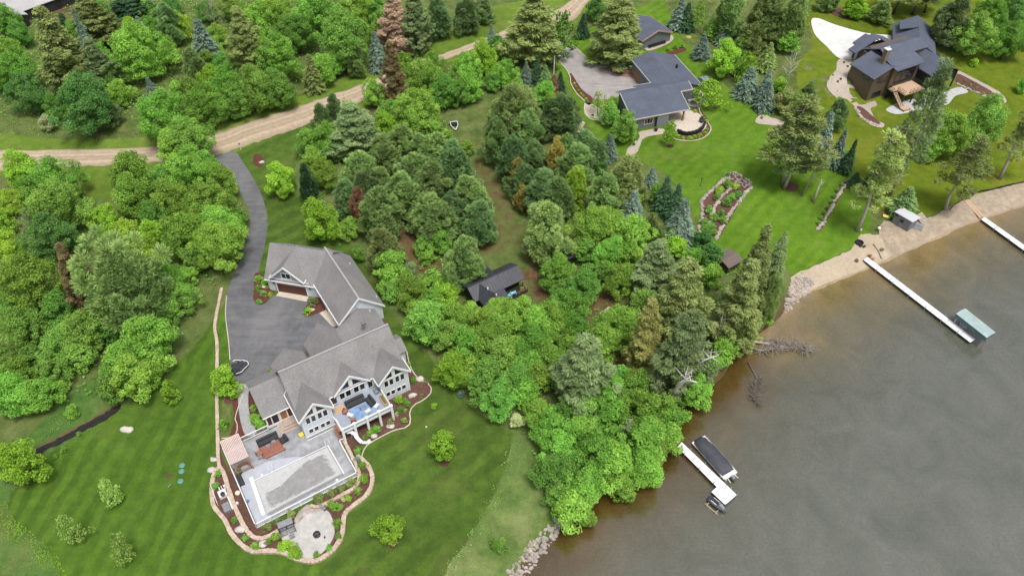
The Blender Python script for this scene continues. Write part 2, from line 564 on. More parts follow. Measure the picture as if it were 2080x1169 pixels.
def crown_blobs(rs, R, Hh, nb, br, prof, low=-0.55):
    """clump centres on an uneven crown surface. prof(t) = relative radius at relative height t (0..1)"""
    g = math.pi * (3 - 5 ** 0.5)
    ph = rs.uniform(0, 6.28, 4)
    out = []
    for i in range(nb):
        t = (i + 0.5) / nb
        t = t ** 0.9
        a = i * g + rs.uniform(-0.3, 0.3)
        lob = 1 + 0.17 * math.sin(2 * a + ph[0] + 2 * t) + 0.17 * math.sin(3 * a + ph[1] + 5 * t) + 0.10 * math.sin(5 * a + ph[2] - 4 * t)
        r = max(R * prof(t) * lob * rs.uniform(0.72, 1.06) - br * 0.45, 0)
        out.append((r * math.cos(a), r * math.sin(a), t * Hh * (0.90 + 0.12 * math.sin(2 * a + ph[3])) + rs.uniform(-0.35, 0.35) * br, br * rs.uniform(0.55, 1.4)))
    return out

def leafy(name, seed, R, Hh, z0, br, dens, ls, prof, nb, asp=0.72, spread=0.55, needle=False, inner=0.15, droop=0.0):
    rs = np.random.RandomState(seed)
    Cs, Ns, Ss, Ts, As = [], [], [], [], []
    for (x, y, z, r) in crown_blobs(rs, R, Hh, nb, br, prof):
        m = int(dens * r * r)
        d = unit(rs.normal(size=(m, 3)))
        c0 = np.array([x, y, z - 0.45 * Hh])
        out = c0 / (np.linalg.norm(c0) + 1e-6)
        keep = (d @ out > -0.45) | (rs.uniform(size=m) < 0.2)
        d = d[keep]
        m = len(d)
        rad = r * rs.uniform(0.6, 1.08, (m, 1))
        c = np.array([x, y, z + z0]) + d * rad * np.array([1, 1, 0.82])
        n = unit(d * 0.7 + np.array([0, 0, 0.75]) + rs.normal(size=(m, 3)) * spread)
        Cs.append(c)
        Ns.append(n)
        Ss.append(ls * rs.uniform(0.7, 1.3, m))
        Ts.append(0.45 + rs.uniform(-0.22, 0.22) + rs.uniform(-0.28, 0.28, m))
        As.append(unit(d + np.array([0, 0, 0.5])) if not droop else unit(d * np.array([1, 1, 0.4]) + out * 0.8 * np.array([1, 1, 0]) - np.array([0, 0, droop * 0.6])))
    C, N, S, T, A = np.vstack(Cs), np.vstack(Ns), np.hstack(Ss), np.hstack(Ts), np.vstack(As)
    if inner > 0:
        k = int(len(C) * inner)
        i = rs.randint(0, len(C), k)
        ci = C[i].copy()
        f = rs.uniform(0.35, 0.85, (k, 1))
        ci[:, :2] *= f
        ci[:, 2] = z0 + (ci[:, 2] - z0) * f[:, 0]
        C = np.vstack([C, ci])
        N = np.vstack([N, unit(rs.normal(size=(k, 3)) + np.array([0, 0, 0.6]))])
        S = np.hstack([S, S[i] * 1.3])
        T = np.hstack([T, T[i] * 0.85])  # inner leaves toned slightly darker: crown shade baked into the colour
        A = np.vstack([A, A[i]])
    if needle:
        N = unit(np.cross(A, rs.normal(size=A.shape)))
        N = unit(N * np.sign(N[:, 2:3] + 1e-6) + np.array([0, 0, 0.6]))
        return leaves(name, C, N, S, asp, T, rs, A)
    return leaves(name, C, N, S, asp, T, rs)

PROTO = {}

def prof_round(t):
    return math.sqrt(max(0.0, 1 - (2 * (t * 0.93 + 0.07) - 1) ** 2)) * 0.75 + 0.25 * (1 - t) * min(1, 6 * t + 0.3)

def prof_dome(t):
    return (min(1, t * 5 + 0.55)) * math.sqrt(max(0, 1 - t ** 1.7)) * 0.97 + 0.03

def prof_column(t):
    return min(1, 0.6 + 2.5 * t) * (1 - t ** 2.6) * 0.9 + 0.1

# broadleaf crowns: nominal radius R, crown from z=0.35R to 2.25R
BL_SIZES = [1.2, 2.2, 3.6, 5.2]
for si, R in enumerate(BL_SIZES):
    br = [0.42, 0.62, 0.85, 1.0][si]
    ls = [0.09, 0.115, 0.125, 0.135][si]
    nb = int(3.2 * (R / br) ** 2)
    for s in range(5):
        PROTO['bl', si, s] = leafy('crown', 100 + 10 * si + s, R, 1.85 * R, 0.38 * R, br, 165 / (ls / 0.165) ** 2, ls, prof_round, nb)

# pines: dome/cone crowns with needle tufts; nominal R=3, H=9
for s in range(4):
    PROTO['pine', s] = leafy('crown', 300 + s, 3.0, 8.0, 1.0, 0.62, 520, 0.19, prof_dome, 104, asp=0.26, needle=True, inner=0.1)
# airy white-pine crown (big horizontal plates)
for s in range(2):
    PROTO['wpine', s] = leafy('crown', 330 + s, 5.0, 10.0, 1.5, 1.0, 260, 0.30, prof_round, 60, asp=0.24, needle=True, inner=0.05)
# tall pine with irregular tufts high on a bare trunk; nominal R=3, H=20 (crown from 7)
for s in range(3):
    PROTO['tall', s] = leafy('crown', 350 + s, 3.0, 14.0, 6.0, 0.75, 230, 0.25, lambda t: min(1, 0.75 + t) * (1 - t ** 2.2) * 0.9 + 0.12, 58, asp=0.28, needle=True, inner=0.0)
    PROTO['sparse', s] = leafy('crown', 360 + s, 3.0, 12.0, 6.0, 0.72, 300, 0.2, lambda t: 0.6 + 0.35 * math.sin(9 * t + s) * (1 - t) - 0.3 * t * t, 40, asp=0.3, needle=True, inner=0.0)
# loose young tree / birch
for s in range(3):
    PROTO['loose', s] = leafy('crown', 370 + s, 2.0, 4.6, 0.9, 0.5, 150, 0.15, prof_column, 42, spread=0.8, inner=0.1)
    PROTO['thin', s] = leafy('crown', 380 + s, 1.2, 2.8, 0.7, 0.32, 130, 0.11, prof_column, 26, spread=0.9, inner=0.0)

def spruce(seed, R=2.6, Hh=12.0, gap=0.30, nbr=15, droop=0.35, ls=0.26, ragged=0.2):
    rs = np.random.RandomState(seed)
    C, N, A, S, T = [], [], [], [], []
    z = 0.5
    while z < Hh - 0.15:
        t = z / Hh
        L = R * (1 - t) ** 0.86 * (0.7 + 0.3 * min(1, t * 8)) + 0.12
        k = max(4, int(nbr * (0.35 + 0.65 * (1 - t))))
        a0 = rs.uniform(0, 6.28)
        for b in range(k):
            a = a0 + 6.283 * b / k + rs.uniform(-0.2, 0.2)
            Lb = L * rs.uniform(1 - ragged * 1.6, 1 + ragged)
            tone = 0.45 + rs.uniform(-0.22, 0.22)
            n = max(2, int(Lb / (ls * 0.75)))
            d = np.array([math.cos(a), math.sin(a), 0])
            sd = np.array([-math.sin(a), math.cos(a), 0])
            for j in range(n):
                f = (j + 0.6) / n
                if f < 0.25 and Lb > 1.2:
                    continue
                rr = Lb * f
                zz = z - droop * Lb * f * f + 0.10 * Lb * f ** 4 + rs.uniform(-0.07, 0.07)
                w = ls * (1.0 + 0.4 * (1 - f))
                for side in ((-0.5, 0.5) if f < 0.85 else (0.0,)):
                    ax = d * 0.8 + sd * side * 1.5 + np.array([0, 0, -droop * 0.9 * f + 0.15])
                    C.append(d * rr + sd * side * w * 1.1 + np.array([0, 0, zz]))
                    A.append(ax)
                    N.append(np.array([0, 0, 1.0]) + d * 0.35 + rs.normal(size=3) * 0.28)
                    S.append(w * rs.uniform(0.8, 1.25))
                    T.append(tone + 0.32 * (f - 0.55) + rs.uniform(-0.15, 0.15))
        z += gap * (0.75 + 0.5 * (1 - t)) * rs.uniform(0.85, 1.15)
    C.append(np.array([0, 0, Hh]))
    A.append(np.array([0, 0, 1.0]))
    N.append(np.array([1.0, 0, 0]))
    S.append(0.3)
    T.append(0.6)
    C, N, A = np.array(C), unit(np.array(N)), unit(np.array(A))
    return leaves('crown', C, N, np.array(S), 0.42, np.array(T), rs, A)

for s in range(4):
    PROTO['spruce', s] = spruce(400 + s)
for s in range(3):
    PROTO['ragged', s] = leafy('crown', 420 + s, 3.4, 18.6, 1.2, 0.62, 300, 0.26, lambda t: (0.80 + 0.25 * min(1, t * 4)) * (1 - t) ** 0.62 * (1 + 0.14 * math.sin(23 * t + s)) + 0.05, 190, asp=0.30, needle=True, inner=0.12, droop=0.75)

def trunk_mesh(seed, Hh, r0, limbs, z_from, spread, top=0.25):
    rs = np.random.RandomState(seed)
    mb = MB()
    pts = [Vector((0, 0, -0.15))]
    x = y = 0
    k = 6
    for i in range(1, k + 1):
        x += rs.uniform(-1, 1) * 0.012 * Hh
        y += rs.uniform(-1, 1) * 0.012 * Hh
        pts.append(Vector((x, y, Hh * i / k)))
    mb.tube(pts, [r0 * (1.25 if i == 0 else 1 - (1 - top) * i / k) for i in range(k + 1)], 8)
    for i in range(limbs):
        f = z_from + (0.92 - z_from) * (i + 0.5) / limbs
        q = f * k
        j = min(int(q), k - 1)
        base = pts[j].lerp(pts[j + 1], q - j)
        a = i * 2.4 + rs.uniform(-0.4, 0.4)
        L = spread * Hh * rs.uniform(0.6, 1.1) * (1.2 - 0.7 * f)
        up = rs.uniform(0.35, 0.8)
        p1 = base + Vector((math.cos(a) * L * 0.5, math.sin(a) * L * 0.5, L * up * 0.35))
        p2 = base + Vector((math.cos(a + 0.2) * L, math.sin(a + 0.2) * L, L * up))
        rr = r0 * (1 - f) * 0.5 + r0 * 0.10
        mb.tube([base, p1, p2], [rr, rr * 0.6, rr * 0.18], 5)
    o = mb.build('trunk', None)
    me = o.data
    bpy.data.objects.remove(o)
    for p in me.polygons:
        p.use_smooth = True
    return me

for si, R in enumerate(BL_SIZES):
    PROTO['bltrunk', si] = trunk_mesh(500 + si, 1.75 * R, 0.075 * R + 0.02, 7, 0.3, 0.42)
PROTO['pinetrunk'] = trunk_mesh(510, 8.4, 0.17, 6, 0.35, 0.16)
PROTO['sprucetrunk'] = trunk_mesh(511, 11.6, 0.17, 0, 0.3, 0.1, 0.1)
PROTO['raggedtrunk'] = trunk_mesh(512, 19.5, 0.26, 6, 0.2, 0.05, 0.1)
PROTO['talltrunk'] = trunk_mesh(513, 19.5, 0.24, 16, 0.32, 0.13, 0.12)
PROTO['loosetrunk'] = trunk_mesh(514, 4.8, 0.09, 6, 0.25, 0.3)
PROTO['thintrunk'] = trunk_mesh(515, 3.1, 0.05, 5, 0.3, 0.25)
PROTO['wpinetrunk'] = trunk_mesh(516, 10.5, 0.3, 12, 0.25, 0.36)

def bare_mesh(seed, Hh, r0, limbs=16, fork=3, spread=0.28):
    """leafless branching crown"""
    rs = np.random.RandomState(seed)
    mb = MB()
    pts = [Vector((rs.uniform(-.02, .02) * Hh * (i > 0), rs.uniform(-.02, .02) * Hh * (i > 0), Hh * i / 6)) for i in range(7)]
    mb.tube(pts, [r0 * (1 - 0.13 * i) for i in range(7)], 7)
    for i in range(limbs):
        f = 0.3 + 0.65 * i / limbs
        q = f * 6
        j = min(int(q), 5)
        base = pts[j].lerp(pts[j + 1], q - j)
        a = i * 2.4
        L = spread * Hh * (1.25 - 0.9 * f) * rs.uniform(0.7, 1.2)
        p2 = base + Vector((math.cos(a) * L, math.sin(a) * L, L * rs.uniform(0.5, 1.0)))
        rr = r0 * (1.1 - f) * 0.42
        mb.tube([base, base.lerp(p2, 0.5) + Vector((0, 0, -0.05 * L)), p2], [rr, rr * 0.65, rr * 0.25], 5)
        for _ in range(fork):
            s = base.lerp(p2, rs.uniform(0.35, 0.9))
            e = s + Vector((math.cos(a + rs.uniform(-1, 1)), math.sin(a + rs.uniform(-1, 1)), rs.uniform(0.2, 1.0))) * L * 0.45
            mb.tube([s, e], [rr * 0.4, rr * 0.12], 4)
    o = mb.build('trunk', None)
    me = o.data
    bpy.data.objects.remove(o)
    return me

for s in range(3):
    PROTO['bare', s] = bare_mesh(540 + s, 8.0, 0.14, 18, 4)

ORD = ['', 'second', 'third', 'fourth', 'fifth', 'sixth', 'seventh', 'eighth', 'ninth', 'tenth']
NUM = ['zero', 'one', 'two', 'three', 'four', 'five', 'six', 'seven', 'eight', 'nine', 'ten', 'eleven', 'twelve']
def ordinal(i, n):
    if n == 1:
        return ''
    if i == 0:
        return 'leftmost of ' + NUM[n] if n > 2 else 'left one'
    if i == n - 1:
        return 'rightmost of ' + NUM[n] if n > 2 else 'right one'
    return ORD[i] + ' of ' + NUM[n] + ' from left'

def numbered(rows, label, xi=1):
    """labels for rows of look-alikes counted left to right in the view"""
    idx = sorted(range(len(rows)), key=lambda i: rows[i][xi])
    n = len(rows)
    out = [None] * n
    for k, i in enumerate(idx):
        o = ordinal(k, n)
        out[i] = label + (', ' + o if o else '')
    return out

CNT = [0]
def place(name, label, cat, group, crown, trunk, leaf, bark, loc, sxy, sz, rz=None, trunk_s=None):
    CNT[0] += 1
    k = CNT[0]
    t = thing(name, label, cat, loc, (k * 2.399) % 6.283 if rz is None else rz, group)
    if trunk is not None:
        o = addmesh('trunk', trunk, None, t)
        setmat(o, bark)
        o.scale = trunk_s or ((sxy + sz) / 2, (sxy + sz) / 2, sz)
    if crown is not None:
        o = addmesh('crown', crown, None, t)
        setmat(o, leaf)
        v = ((k * 0.618) % 1 - 0.5) * (0.06 if group and group.startswith('planted') else 0.22)
        o.scale = (sxy * (1 + v), sxy * (1 - v), sz * (1 + (((k * 0.377) % 1) - 0.5) * 0.16 * (trunk_s is None)))
    return t

def setmat(o, m):
    if not o.data.materials:
        o.data.materials.append(m)
    o.material_slots[0].link = 'OBJECT'
    o.material_slots[0].material = m

def upright(tx, ty, by):
    """ground point and height of a vertical thing whose top is seen at (tx,ty) and whose foot lies on image row by"""
    vpy = 584.5 + FPX / math.tan(PITCH)
    bx = tx + (1040 - tx) * (by - ty) / (vpy - ty)
    g = G(bx, by)
    q = P(tx, ty, 0)
    d = Vector((q.x, q.y, -CAMH))
    t = math.hypot(g.x, g.y) / math.hypot(d.x, d.y)
    h = CAMH + d.z * t - g.z
    return g, max(h, 0.5)

WOODS = 1.10
WIDE = {'spruce': 1.3, 'ragged': 1.25, 'pine': 1.02, 'tall': 1.38, 'sparse': 1.25, 'wpine': 1.05, 'loose': 1.05, 'thin': 1.1}
def broadleaf(name, label, group, cx, cy, w, leaf, cat='tree', bark='bark', kind='bl', squash=1.0):
    p = P(cx, cy, 3.0)
    R = w / 2 / px_per_m(p)
    for _ in range(3):
        h = float(hill(p.x, p.y))
        p = P(cx, cy, 1.25 * R * squash + h)
        R = w / 2 / px_per_m(p)
    if group and cat == 'tree' and not group.startswith('planted'):
        R *= WOODS
    k = CNT[0]
    si = min(range(4), key=lambda i: abs(math.log(BL_SIZES[i] / R)))
    s = R / BL_SIZES[si] * 0.97
    return place(name, label, cat, group, PROTO['bl', si, (k * 7) % 5], PROTO['bltrunk', si], MAT['leaf_' + leaf], MAT[bark],
                 (p.x, p.y, h), s, s * squash)

NOM = {'pine': (3.0, 9.3, 4), 'spruce': (2.6, 12.1, 4), 'ragged': (3.4, 20.0, 3), 'tall': (3.0, 20.4, 3), 'sparse': (3.0, 19.3, 3),
       'wpine': (5.0, 12.0, 2), 'loose': (2.0, 5.8, 3), 'thin': (1.2, 3.7, 3)}
def conifer(kind, name, label, group, tx, ty, by, w, leaf, cat='tree', bark='bark'):
    g, h = upright(tx, ty, by)
    mid = Vector((g.x, g.y, g.z + h * 0.35))
    R = w / 2 / px_per_m(mid) * WIDE[kind]
    r0, h0, n = NOM[kind]
    tr = {'pine': 'pinetrunk', 'spruce': 'sprucetrunk', 'ragged': 'raggedtrunk', 'tall': 'talltrunk', 'sparse': 'talltrunk',
          'wpine': 'wpinetrunk', 'loose': 'loosetrunk', 'thin': 'thintrunk'}[kind]
    return place(name, label, cat, group, PROTO[kind, CNT[0] % n], PROTO[tr], MAT['leaf_' + leaf], MAT[bark], (g.x, g.y, g.z), R / r0, h / h0,
                 trunk_s=(max(R / r0, 0.6 * h / h0),) * 2 + (h / h0,))

def bl_group(label, group, leaf, rows, name='broadleaf_tree', cat='tree', squash=1.0):
    labs = numbered([(0,) + tuple(r) for r in rows], label)
    for r, l in zip(rows, labs):
        broadleaf(name, l, group, r[0], r[1], r[2], r[3] if len(r) > 3 else leaf, cat=cat, squash=squash)

def cf_group(kind, label, group, leaf, rows, name='pine_tree', bark='bark'):
    labs = numbered([(0,) + tuple(r) for r in rows], label)
    for r, l in zip(rows, labs):
        conifer(kind, name, l, group, r[0], r[1], r[2], r[3], r[4] if len(r) > 4 else leaf, bark=bark)

# ================================================================ the trees of the photograph
GA = 'trees of the wood above the gravel road'
# --- wood above the road, left part
conifer('ragged', 'spruce_tree', 'huge shaggy olive spruce in front of the grey house at upper left', GA, 80, 12, 190, 82, 'olive')
conifer('ragged', 'spruce_tree', 'olive spruce right of the grey house at upper left', GA, 168, -14, 92, 72, 'olive')
conifer('ragged', 'spruce_tree', 'grey green spruce with thin crown right of the huge olive spruce', GA, 177, 80, 188, 56, 'greyol')
conifer('ragged', 'spruce_tree', 'dark spruce cut by the top edge, above the twin yellow tipped trees', GA, 250, -28, 50, 70, 'dark')
conifer('pine', 'pine_tree', 'dark green pine left of the yellow tree in the upper wood', GA, 328, 4, 90, 54, 'pinedk')
conifer('spruce', 'spruce_tree', 'blue spruce just right of the yellow tree in the upper wood', GA, 398, 38, 140, 62, 'blue')
conifer('ragged', 'spruce_tree', 'brown olive spruce between two bright trees, upper wood', GA, 477, 10, 148, 60, 'olive')
conifer('spruce', 'spruce_tree', 'slender blue spruce between the two olive spruces at upper left', GA, 145, 15, 125, 28, 'blue')
conifer('pine', 'pine_tree', 'young light green pine below the blue spruce in the upper wood', GA, 382, 95, 170, 52, 'pine')
conifer('spruce', 'spruce_tree', 'small dark conifer right of the huge olive spruce top', GA, 122, 26, 82, 34, 'dark')
conifer('spruce', 'spruce_tree', 'small bluish spruce at the edge of the grassy gap, upper wood', GA, 298, 157, 206, 30, 'blue')
conifer('spruce', 'spruce_tree', 'small grey green spruce behind the twin yellow tipped trees', GA, 277, 33, 66, 28, 'blue')
bl_group('bright broadleaf tree at the left edge of the upper wood', GA, 'bright', [(12, 38, 50), (38, 66, 48, 'mid'), (20, 104, 54), (33, 142, 76), (2, 160, 44)])
broadleaf('broadleaf_tree', 'large bright tree in the middle of the upper wood', GA, 284, 108, 100, 'bright')
broadleaf('broadleaf_tree', 'yellow tipped tree behind the large bright tree, upper wood', GA, 266, 66, 56, 'lime')
broadleaf('broadleaf_tree', 'vivid yellow green tree standing out in the upper wood', GA, 364, 50, 50, 'yellow')
bl_group('dense green bush tree low in the wood, above the verge', GA, 'mid', [(56, 192, 72, 'deep'), (110, 215, 50), (224, 150, 56), (240, 188, 52, 'bright'), (220, 228, 50, 'greyol')])
bl_group('mid green crown between the conifers of the upper wood', GA, 'mid', [(150, 72, 44), (204, 112, 48, 'bright'), (226, 62, 42), (130, 152, 50), (430, 100, 46, 'bright'), (454, 134, 44), (312, 58, 42, 'bright'), (386, 178, 42)])
broadleaf('broadleaf_tree', 'big dark round bushy tree at the edge of the upper verge', GA, 173, 212, 110, 'deep')
broadleaf('flowering_shrub', 'pale lime shrub with white blossom on the upper verge', GA, 95, 246, 36, 'pale', cat='shrub')
bl_group('low bright thicket shrub beside the grassy gap', GA, 'bright', [(340, 105, 44), (360, 185, 34), (318, 75, 34, 'mid'), (425, 130, 46, 'mid')])
bl_group('bright broadleaf tree along the top of the upper wood', GA, 'bright', [(438, 70, 46), (468, 14, 46), (500, 32, 44), (420, 22, 40, 'mid'), (300, 25, 44, 'mid'), (210, 28, 42, 'mid'), (350, 12, 40, 'deep')])
broadleaf('broadleaf_tree', 'tall light green tree leaning over the road, top crown', GA, 330, 238, 98, 'bright')
bl_group('crown hanging over the gravel road beside the driveway mouth', 'crowns overhanging the gravel road', 'mid', [(346, 292, 66, 'bright'), (388, 278, 84)])
bl_group('round hedge tree beside the verge above the road', 'round trees of the roadside hedge', 'mid',
         [(416, 216, 80, 'bright'), (462, 172, 68, 'bright'), (478, 205, 66), (520, 182, 80), (566, 178, 74), (430, 158, 50, 'lime')])
# --- wood above the road, right part
bl_group('tall bright crown left of the dead brown spruce, front row', GA, 'bright', [(562, 108, 92), (600, 66, 72, 'mid'), (652, 144, 56), (700, 76, 108, 'mid'), (680, 128, 48, 'mid'), (768, 72, 46)])
bl_group('tall bright crown left of the dead brown spruce, back row', GA, 'bright', [(524, 36, 58), (556, 18, 66), (640, 24, 96), (722, 20, 74), (770, 30, 52, 'mid')])
conifer('ragged', 'dead_spruce', 'dead brown spruce among the green trees beside the road', GA, 795, -15, 108, 60, 'dead')
conifer('ragged', 'spruce_tree', 'grey green spruce right of the dead brown spruce', GA, 838, -25, 105, 54, 'greyol')
cf_group('pine', 'dark pine in the row right of the dead brown spruce', GA, 'pinedk', [(887, -14, 76, 58), (946, -4, 68, 50), (982, -6, 46, 44)])
conifer('spruce', 'spruce_tree', 'blue spruce left of the narrow brown spruce by the road', GA, 759, 63, 142, 40, 'blue')
conifer('pine', 'pine_tree', 'fresh green young pine at the verge left of the blue spruce', GA, 718, 84, 154, 46, 'pine')
conifer('spruce', 'spruce_tree', 'small olive spruce in the roadside hedge', GA, 626, 110, 184, 44, 'olive')
conifer('ragged', 'spruce_tree', 'narrow brown tall spruce rising from bright shrubs below the road', GA, 790, 86, 219, 42, 'brown')
conifer('spruce', 'spruce_tree', 'tiny blue spruce right beside the gravel road', GA, 998, 48, 92, 20, 'blue')
GB = 'bright trees between the road and the pine plantation'
bl_group('bright crown in the clump below the road, upper row', GB, 'bright', [(760, 186, 54), (818, 128, 42), (860, 164, 78), (880, 128, 48), (949, 146, 72), (982, 118, 60, 'lime'), (1010, 92, 40, 'mid')])
bl_group('bright crown in the clump below the road, lower row', GB, 'bright', [(792, 232, 50, 'mid'), (846, 224, 98), (902, 186, 60, 'mid'), (884, 268, 42), (906, 276, 26), (930, 190, 46, 'mid'), (960, 185, 40)])
# --- plantation left of the lane
GC = 'pines of the plantation left of the grassy lane'
conifer('ragged', 'spruce_tree', 'large grey green spruce with visible pale trunk below the road', GC, 708, 205, 312, 84, 'greyol')
cf_group('pine', 'dark green conifer at the roadside corner of the plantation', GC, 'pinedk', [(672, 190, 262, 44), (646, 208, 285, 42)], 'conifer_tree')
bl_group('broadleaf tree on the lawn edge of the plantation', GC, 'bright', [(630, 292, 56, 'mid'), (664, 284, 66), (656, 350, 58), (692, 306, 40, 'mid'), (640, 325, 44)])
broadleaf('broadleaf_tree', 'lime green crown beside the small grey car', GC, 784, 258, 58, 'lime')
conifer('pine', 'conifer_tree', 'slim dark brown green conifer right of the round lawn maple', GC, 614, 332, 412, 38, 'dark')
cf_group('pine', 'grey green pine of the left plantation, back row', GC, 'pine',
         [(725, 306, 392, 72), (776, 275, 348, 78), (811, 256, 332, 72), (857, 275, 345, 68), (884, 268, 342, 66), (920, 286, 388, 84, 'pinedk')])
cf_group('pine', 'grey green pine of the left plantation, middle row', GC, 'pine',
         [(738, 345, 430, 66, 'pinedk'), (768, 342, 418, 66), (836, 311, 402, 84), (816, 351, 445, 76), (871, 332, 425, 88), (953, 359, 445, 76)])
cf_group('pine', 'grey green pine of the left plantation, front row', GC, 'pine',
         [(763, 378, 484, 84), (877, 396, 486, 94), (910, 392, 470, 66, 'pinedk'), (972, 411, 494, 70, 'pinedk'), (940, 478, 584, 76), (700, 365, 440, 56, 'pinedk')])
conifer('pine', 'dying_pine', 'dying red brown small pine among the plantation pines', GC, 722, 382, 458, 46, 'rust')
conifer('pine', 'pine_tree', 'thin olive pine above the right end of the garage', GC, 774, 465, 552, 66, 'olive')
bl_group('small bright broadleaf under the plantation pines', GC, 'bright', [(713, 463, 42), (730, 516, 28, 'mid'), (858, 500, 38), (898, 492, 44), (868, 520, 30)])
GD = 'broadleaf clump between the large house and the cabin'
bl_group('bright crown right of the garage, upper row', GD, 'bright', [(795, 548, 74), (832, 556, 42, 'greyol'), (876, 570, 52), (904, 604, 54, 'lime'), (912, 572, 32)])
bl_group('bright crown right of the garage, lower row', GD, 'bright', [(806, 590, 50, 'mid'), (836, 596, 70), (866, 648, 86, 'mid'), (845, 632, 46), (884, 610, 46)])
# --- plantation right of the lane
GE = 'pines of the plantation right of the grassy lane'
cf_group('pine', 'blue green pine of the right plantation, back row', GE, 'pine', [(1040, 172, 288, 86), (1066, 174, 252, 70), (1140, 192, 276, 76, 'pinedk'), (1009, 240, 332, 62), (1068, 226, 298, 76), (1010, 200, 268, 46)])
cf_group('pine', 'blue green pine of the right plantation, second row', GE, 'pinedk', [(1042, 277, 366, 64), (1088, 285, 348, 58), (1173, 292, 382, 76, 'pine'), (1191, 264, 342, 68), (1209, 283, 352, 58), (1155, 272, 345, 44, 'pine')])
cf_group('pine', 'golden yellow pine among the blue green pines', GE, 'gold', [(1132, 281, 357, 46), (1054, 320, 392, 46), (1170, 341, 418, 58, 'yellow')])
cf_group('pine', 'dark green pine of the right plantation, front row', GE, 'pinedk', [(1070, 334, 412, 70), (1104, 344, 434, 76), (1137, 360, 442, 70, 'pine'), (1276, 318, 415, 84, 'olive'), (1235, 354, 438, 72, 'pine'), (1062, 375, 425, 40, 'gold')])
conifer('pine', 'pine_tree', 'broad round pine standing alone right of the bare lane', GE, 1114, 410, 522, 104, 'pine')
GF = 'blue spruces at the lawn edge of the right plantation'
cf_group('spruce', 'blue spruce on the lawn edge of the right plantation', GF, 'blue', [(1242, 272, 324, 32), (1327, 339, 384, 30), (1209, 395, 428, 28), (1291, 385, 448, 44), (1358, 357, 428, 42, 'dark'), (1381, 372, 444, 42, 'dark')], 'spruce_tree')
conifer('spruce', 'spruce_tree', 'plump blue spruce beside the upper end of the rock garden', GF, 1394, 403, 492, 56, 'blue')
bl_group('bright small broadleaf mixed into the right plantation', GE, 'mid', [(1337, 392, 40), (1215, 332, 36), (1288, 412, 40), (1104, 188, 46, 'bright'), (1122, 210, 36, 'lime')])
bl_group('bush with cream blossom beside the gravel bed path', 'blossoming bushes left of the grey house', 'white', [(1176, 255, 30), (1108, 206, 22)], 'flowering_shrub', 'shrub')
# --- around the grey house
GG = 'trees round the slate grey house'
conifer('ragged', 'spruce_tree', 'huge olive spruce left of the asphalt drive, cut by the top edge', GG, 1085, -24, 128, 90, 'olive')
conifer('ragged', 'spruce_tree', 'huge olive spruce beside the grey detached garage', GG, 1262, -20, 128, 90, 'olive')
conifer('loose', 'birch_tree', 'tall airy green birch at the mouth of the grey drive', GG, 1146, 14, 118, 56, 'mid', bark='birchbark')
conifer('spruce', 'spruce_tree', 'small dark spruce between the birch and the huge garage spruce', GG, 1186, 27, 76, 28, 'dark')
broadleaf('broadleaf_tree', 'dark green tree right of the road at the top edge', GG, 1212, 18, 44, 'deep')
broadleaf('broadleaf_tree', 'round vivid green tree left of the row of little spruces', GG, 1028, 150, 52, 'bright')
cf_group('spruce', 'small spruce in the row left of the lamp post', 'little spruces beside the lamp post', 'blue',
         [(1069, 125, 170, 27), (1091, 112, 168, 24, 'dark'), (1109, 132, 174, 25, 'pinedk'), (1126, 150, 190, 30, 'rust'), (1139, 145, 188, 24, 'dark')], 'spruce_tree')
bl_group('green thicket crown left of the little spruces', GG, 'mid', [(1010, 112, 40), (1001, 165, 36), (1050, 178, 34)])
cf_group('spruce', 'blue spruce at the upper lawn edge of the grey house', GG, 'blue', [(1388, -6, 58, 40), (1401, 4, 62, 32, 'dark'), (1432, 68, 119, 34), (1479, 40, 88, 36)], 'spruce_tree')
conifer('loose', 'birch_tree', 'narrow bright birch behind the upper lawn spruces', GG, 1424, -2, 66, 32, 'bright', bark='birchbark')
broadleaf('broadleaf_tree', 'big lime green tree on the lawn right of the grey house', GG, 1472, 114, 66, 'lime')
bl_group('small mid green tree behind the big lime lawn tree', GG, 'mid', [(1448, 58, 36), (1505, 92, 36), (1500, 135, 30, 'deep')])
cf_group('pine', 'large blue green pine between the grey and brown houses', GG, 'pine', [(1494, -32, 78, 70), (1570, -22, 90, 76), (1632, -24, 94, 64)])
conifer('pine', 'pine_tree', 'olive brown bushy pine between the large pines and the lime tree', GG, 1537, 46, 110, 48, 'olive')
broadleaf('broadleaf_tree', 'round vivid green tree beside the white driveway', GG, 1604, 82, 42, 'bright')
cf_group('spruce', 'spruce of the clump between the two lawns', GG, 'blue', [(1568, 86, 140, 36, 'pine'), (1529, 134, 198, 46), (1565, 140, 206, 36), (1565, 163, 222, 42)], 'spruce_tree')
conifer('loose', 'willow_tree', 'feathery light green tree behind the clump of blue spruces', GG, 1527, 101, 172, 48, 'lime')
bl_group('olive green bush tree right of the blue spruce clump', GG, 'mid', [(1597, 205, 46, 'olive'), (1620, 215, 42, 'bright'), (1584, 170, 30, 'lime')])
conifer('pine', 'pine_tree', 'small dark pine alone on the yellow lawn slope', GG, 1647, 168, 210, 32, 'pinedk')
conifer('pine', 'pine_tree', 'dark green pine left of the brown house path', GG, 1712, 200, 260, 46, 'pinedk')
cf_group('spruce', 'blue spruce in the dark clump below the brown house path', GG, 'blue', [(1691, 227, 332, 52), (1720, 261, 338, 32), (1741, 282, 350, 28, 'dark'), (1784, 337, 388, 30, 'dark'), (1743, 350, 378, 26, 'dark')], 'spruce_tree')
broadleaf('broadleaf_tree', 'small green tree at the foot of the dark spruce clump', GG, 1717, 318, 32, 'mid')
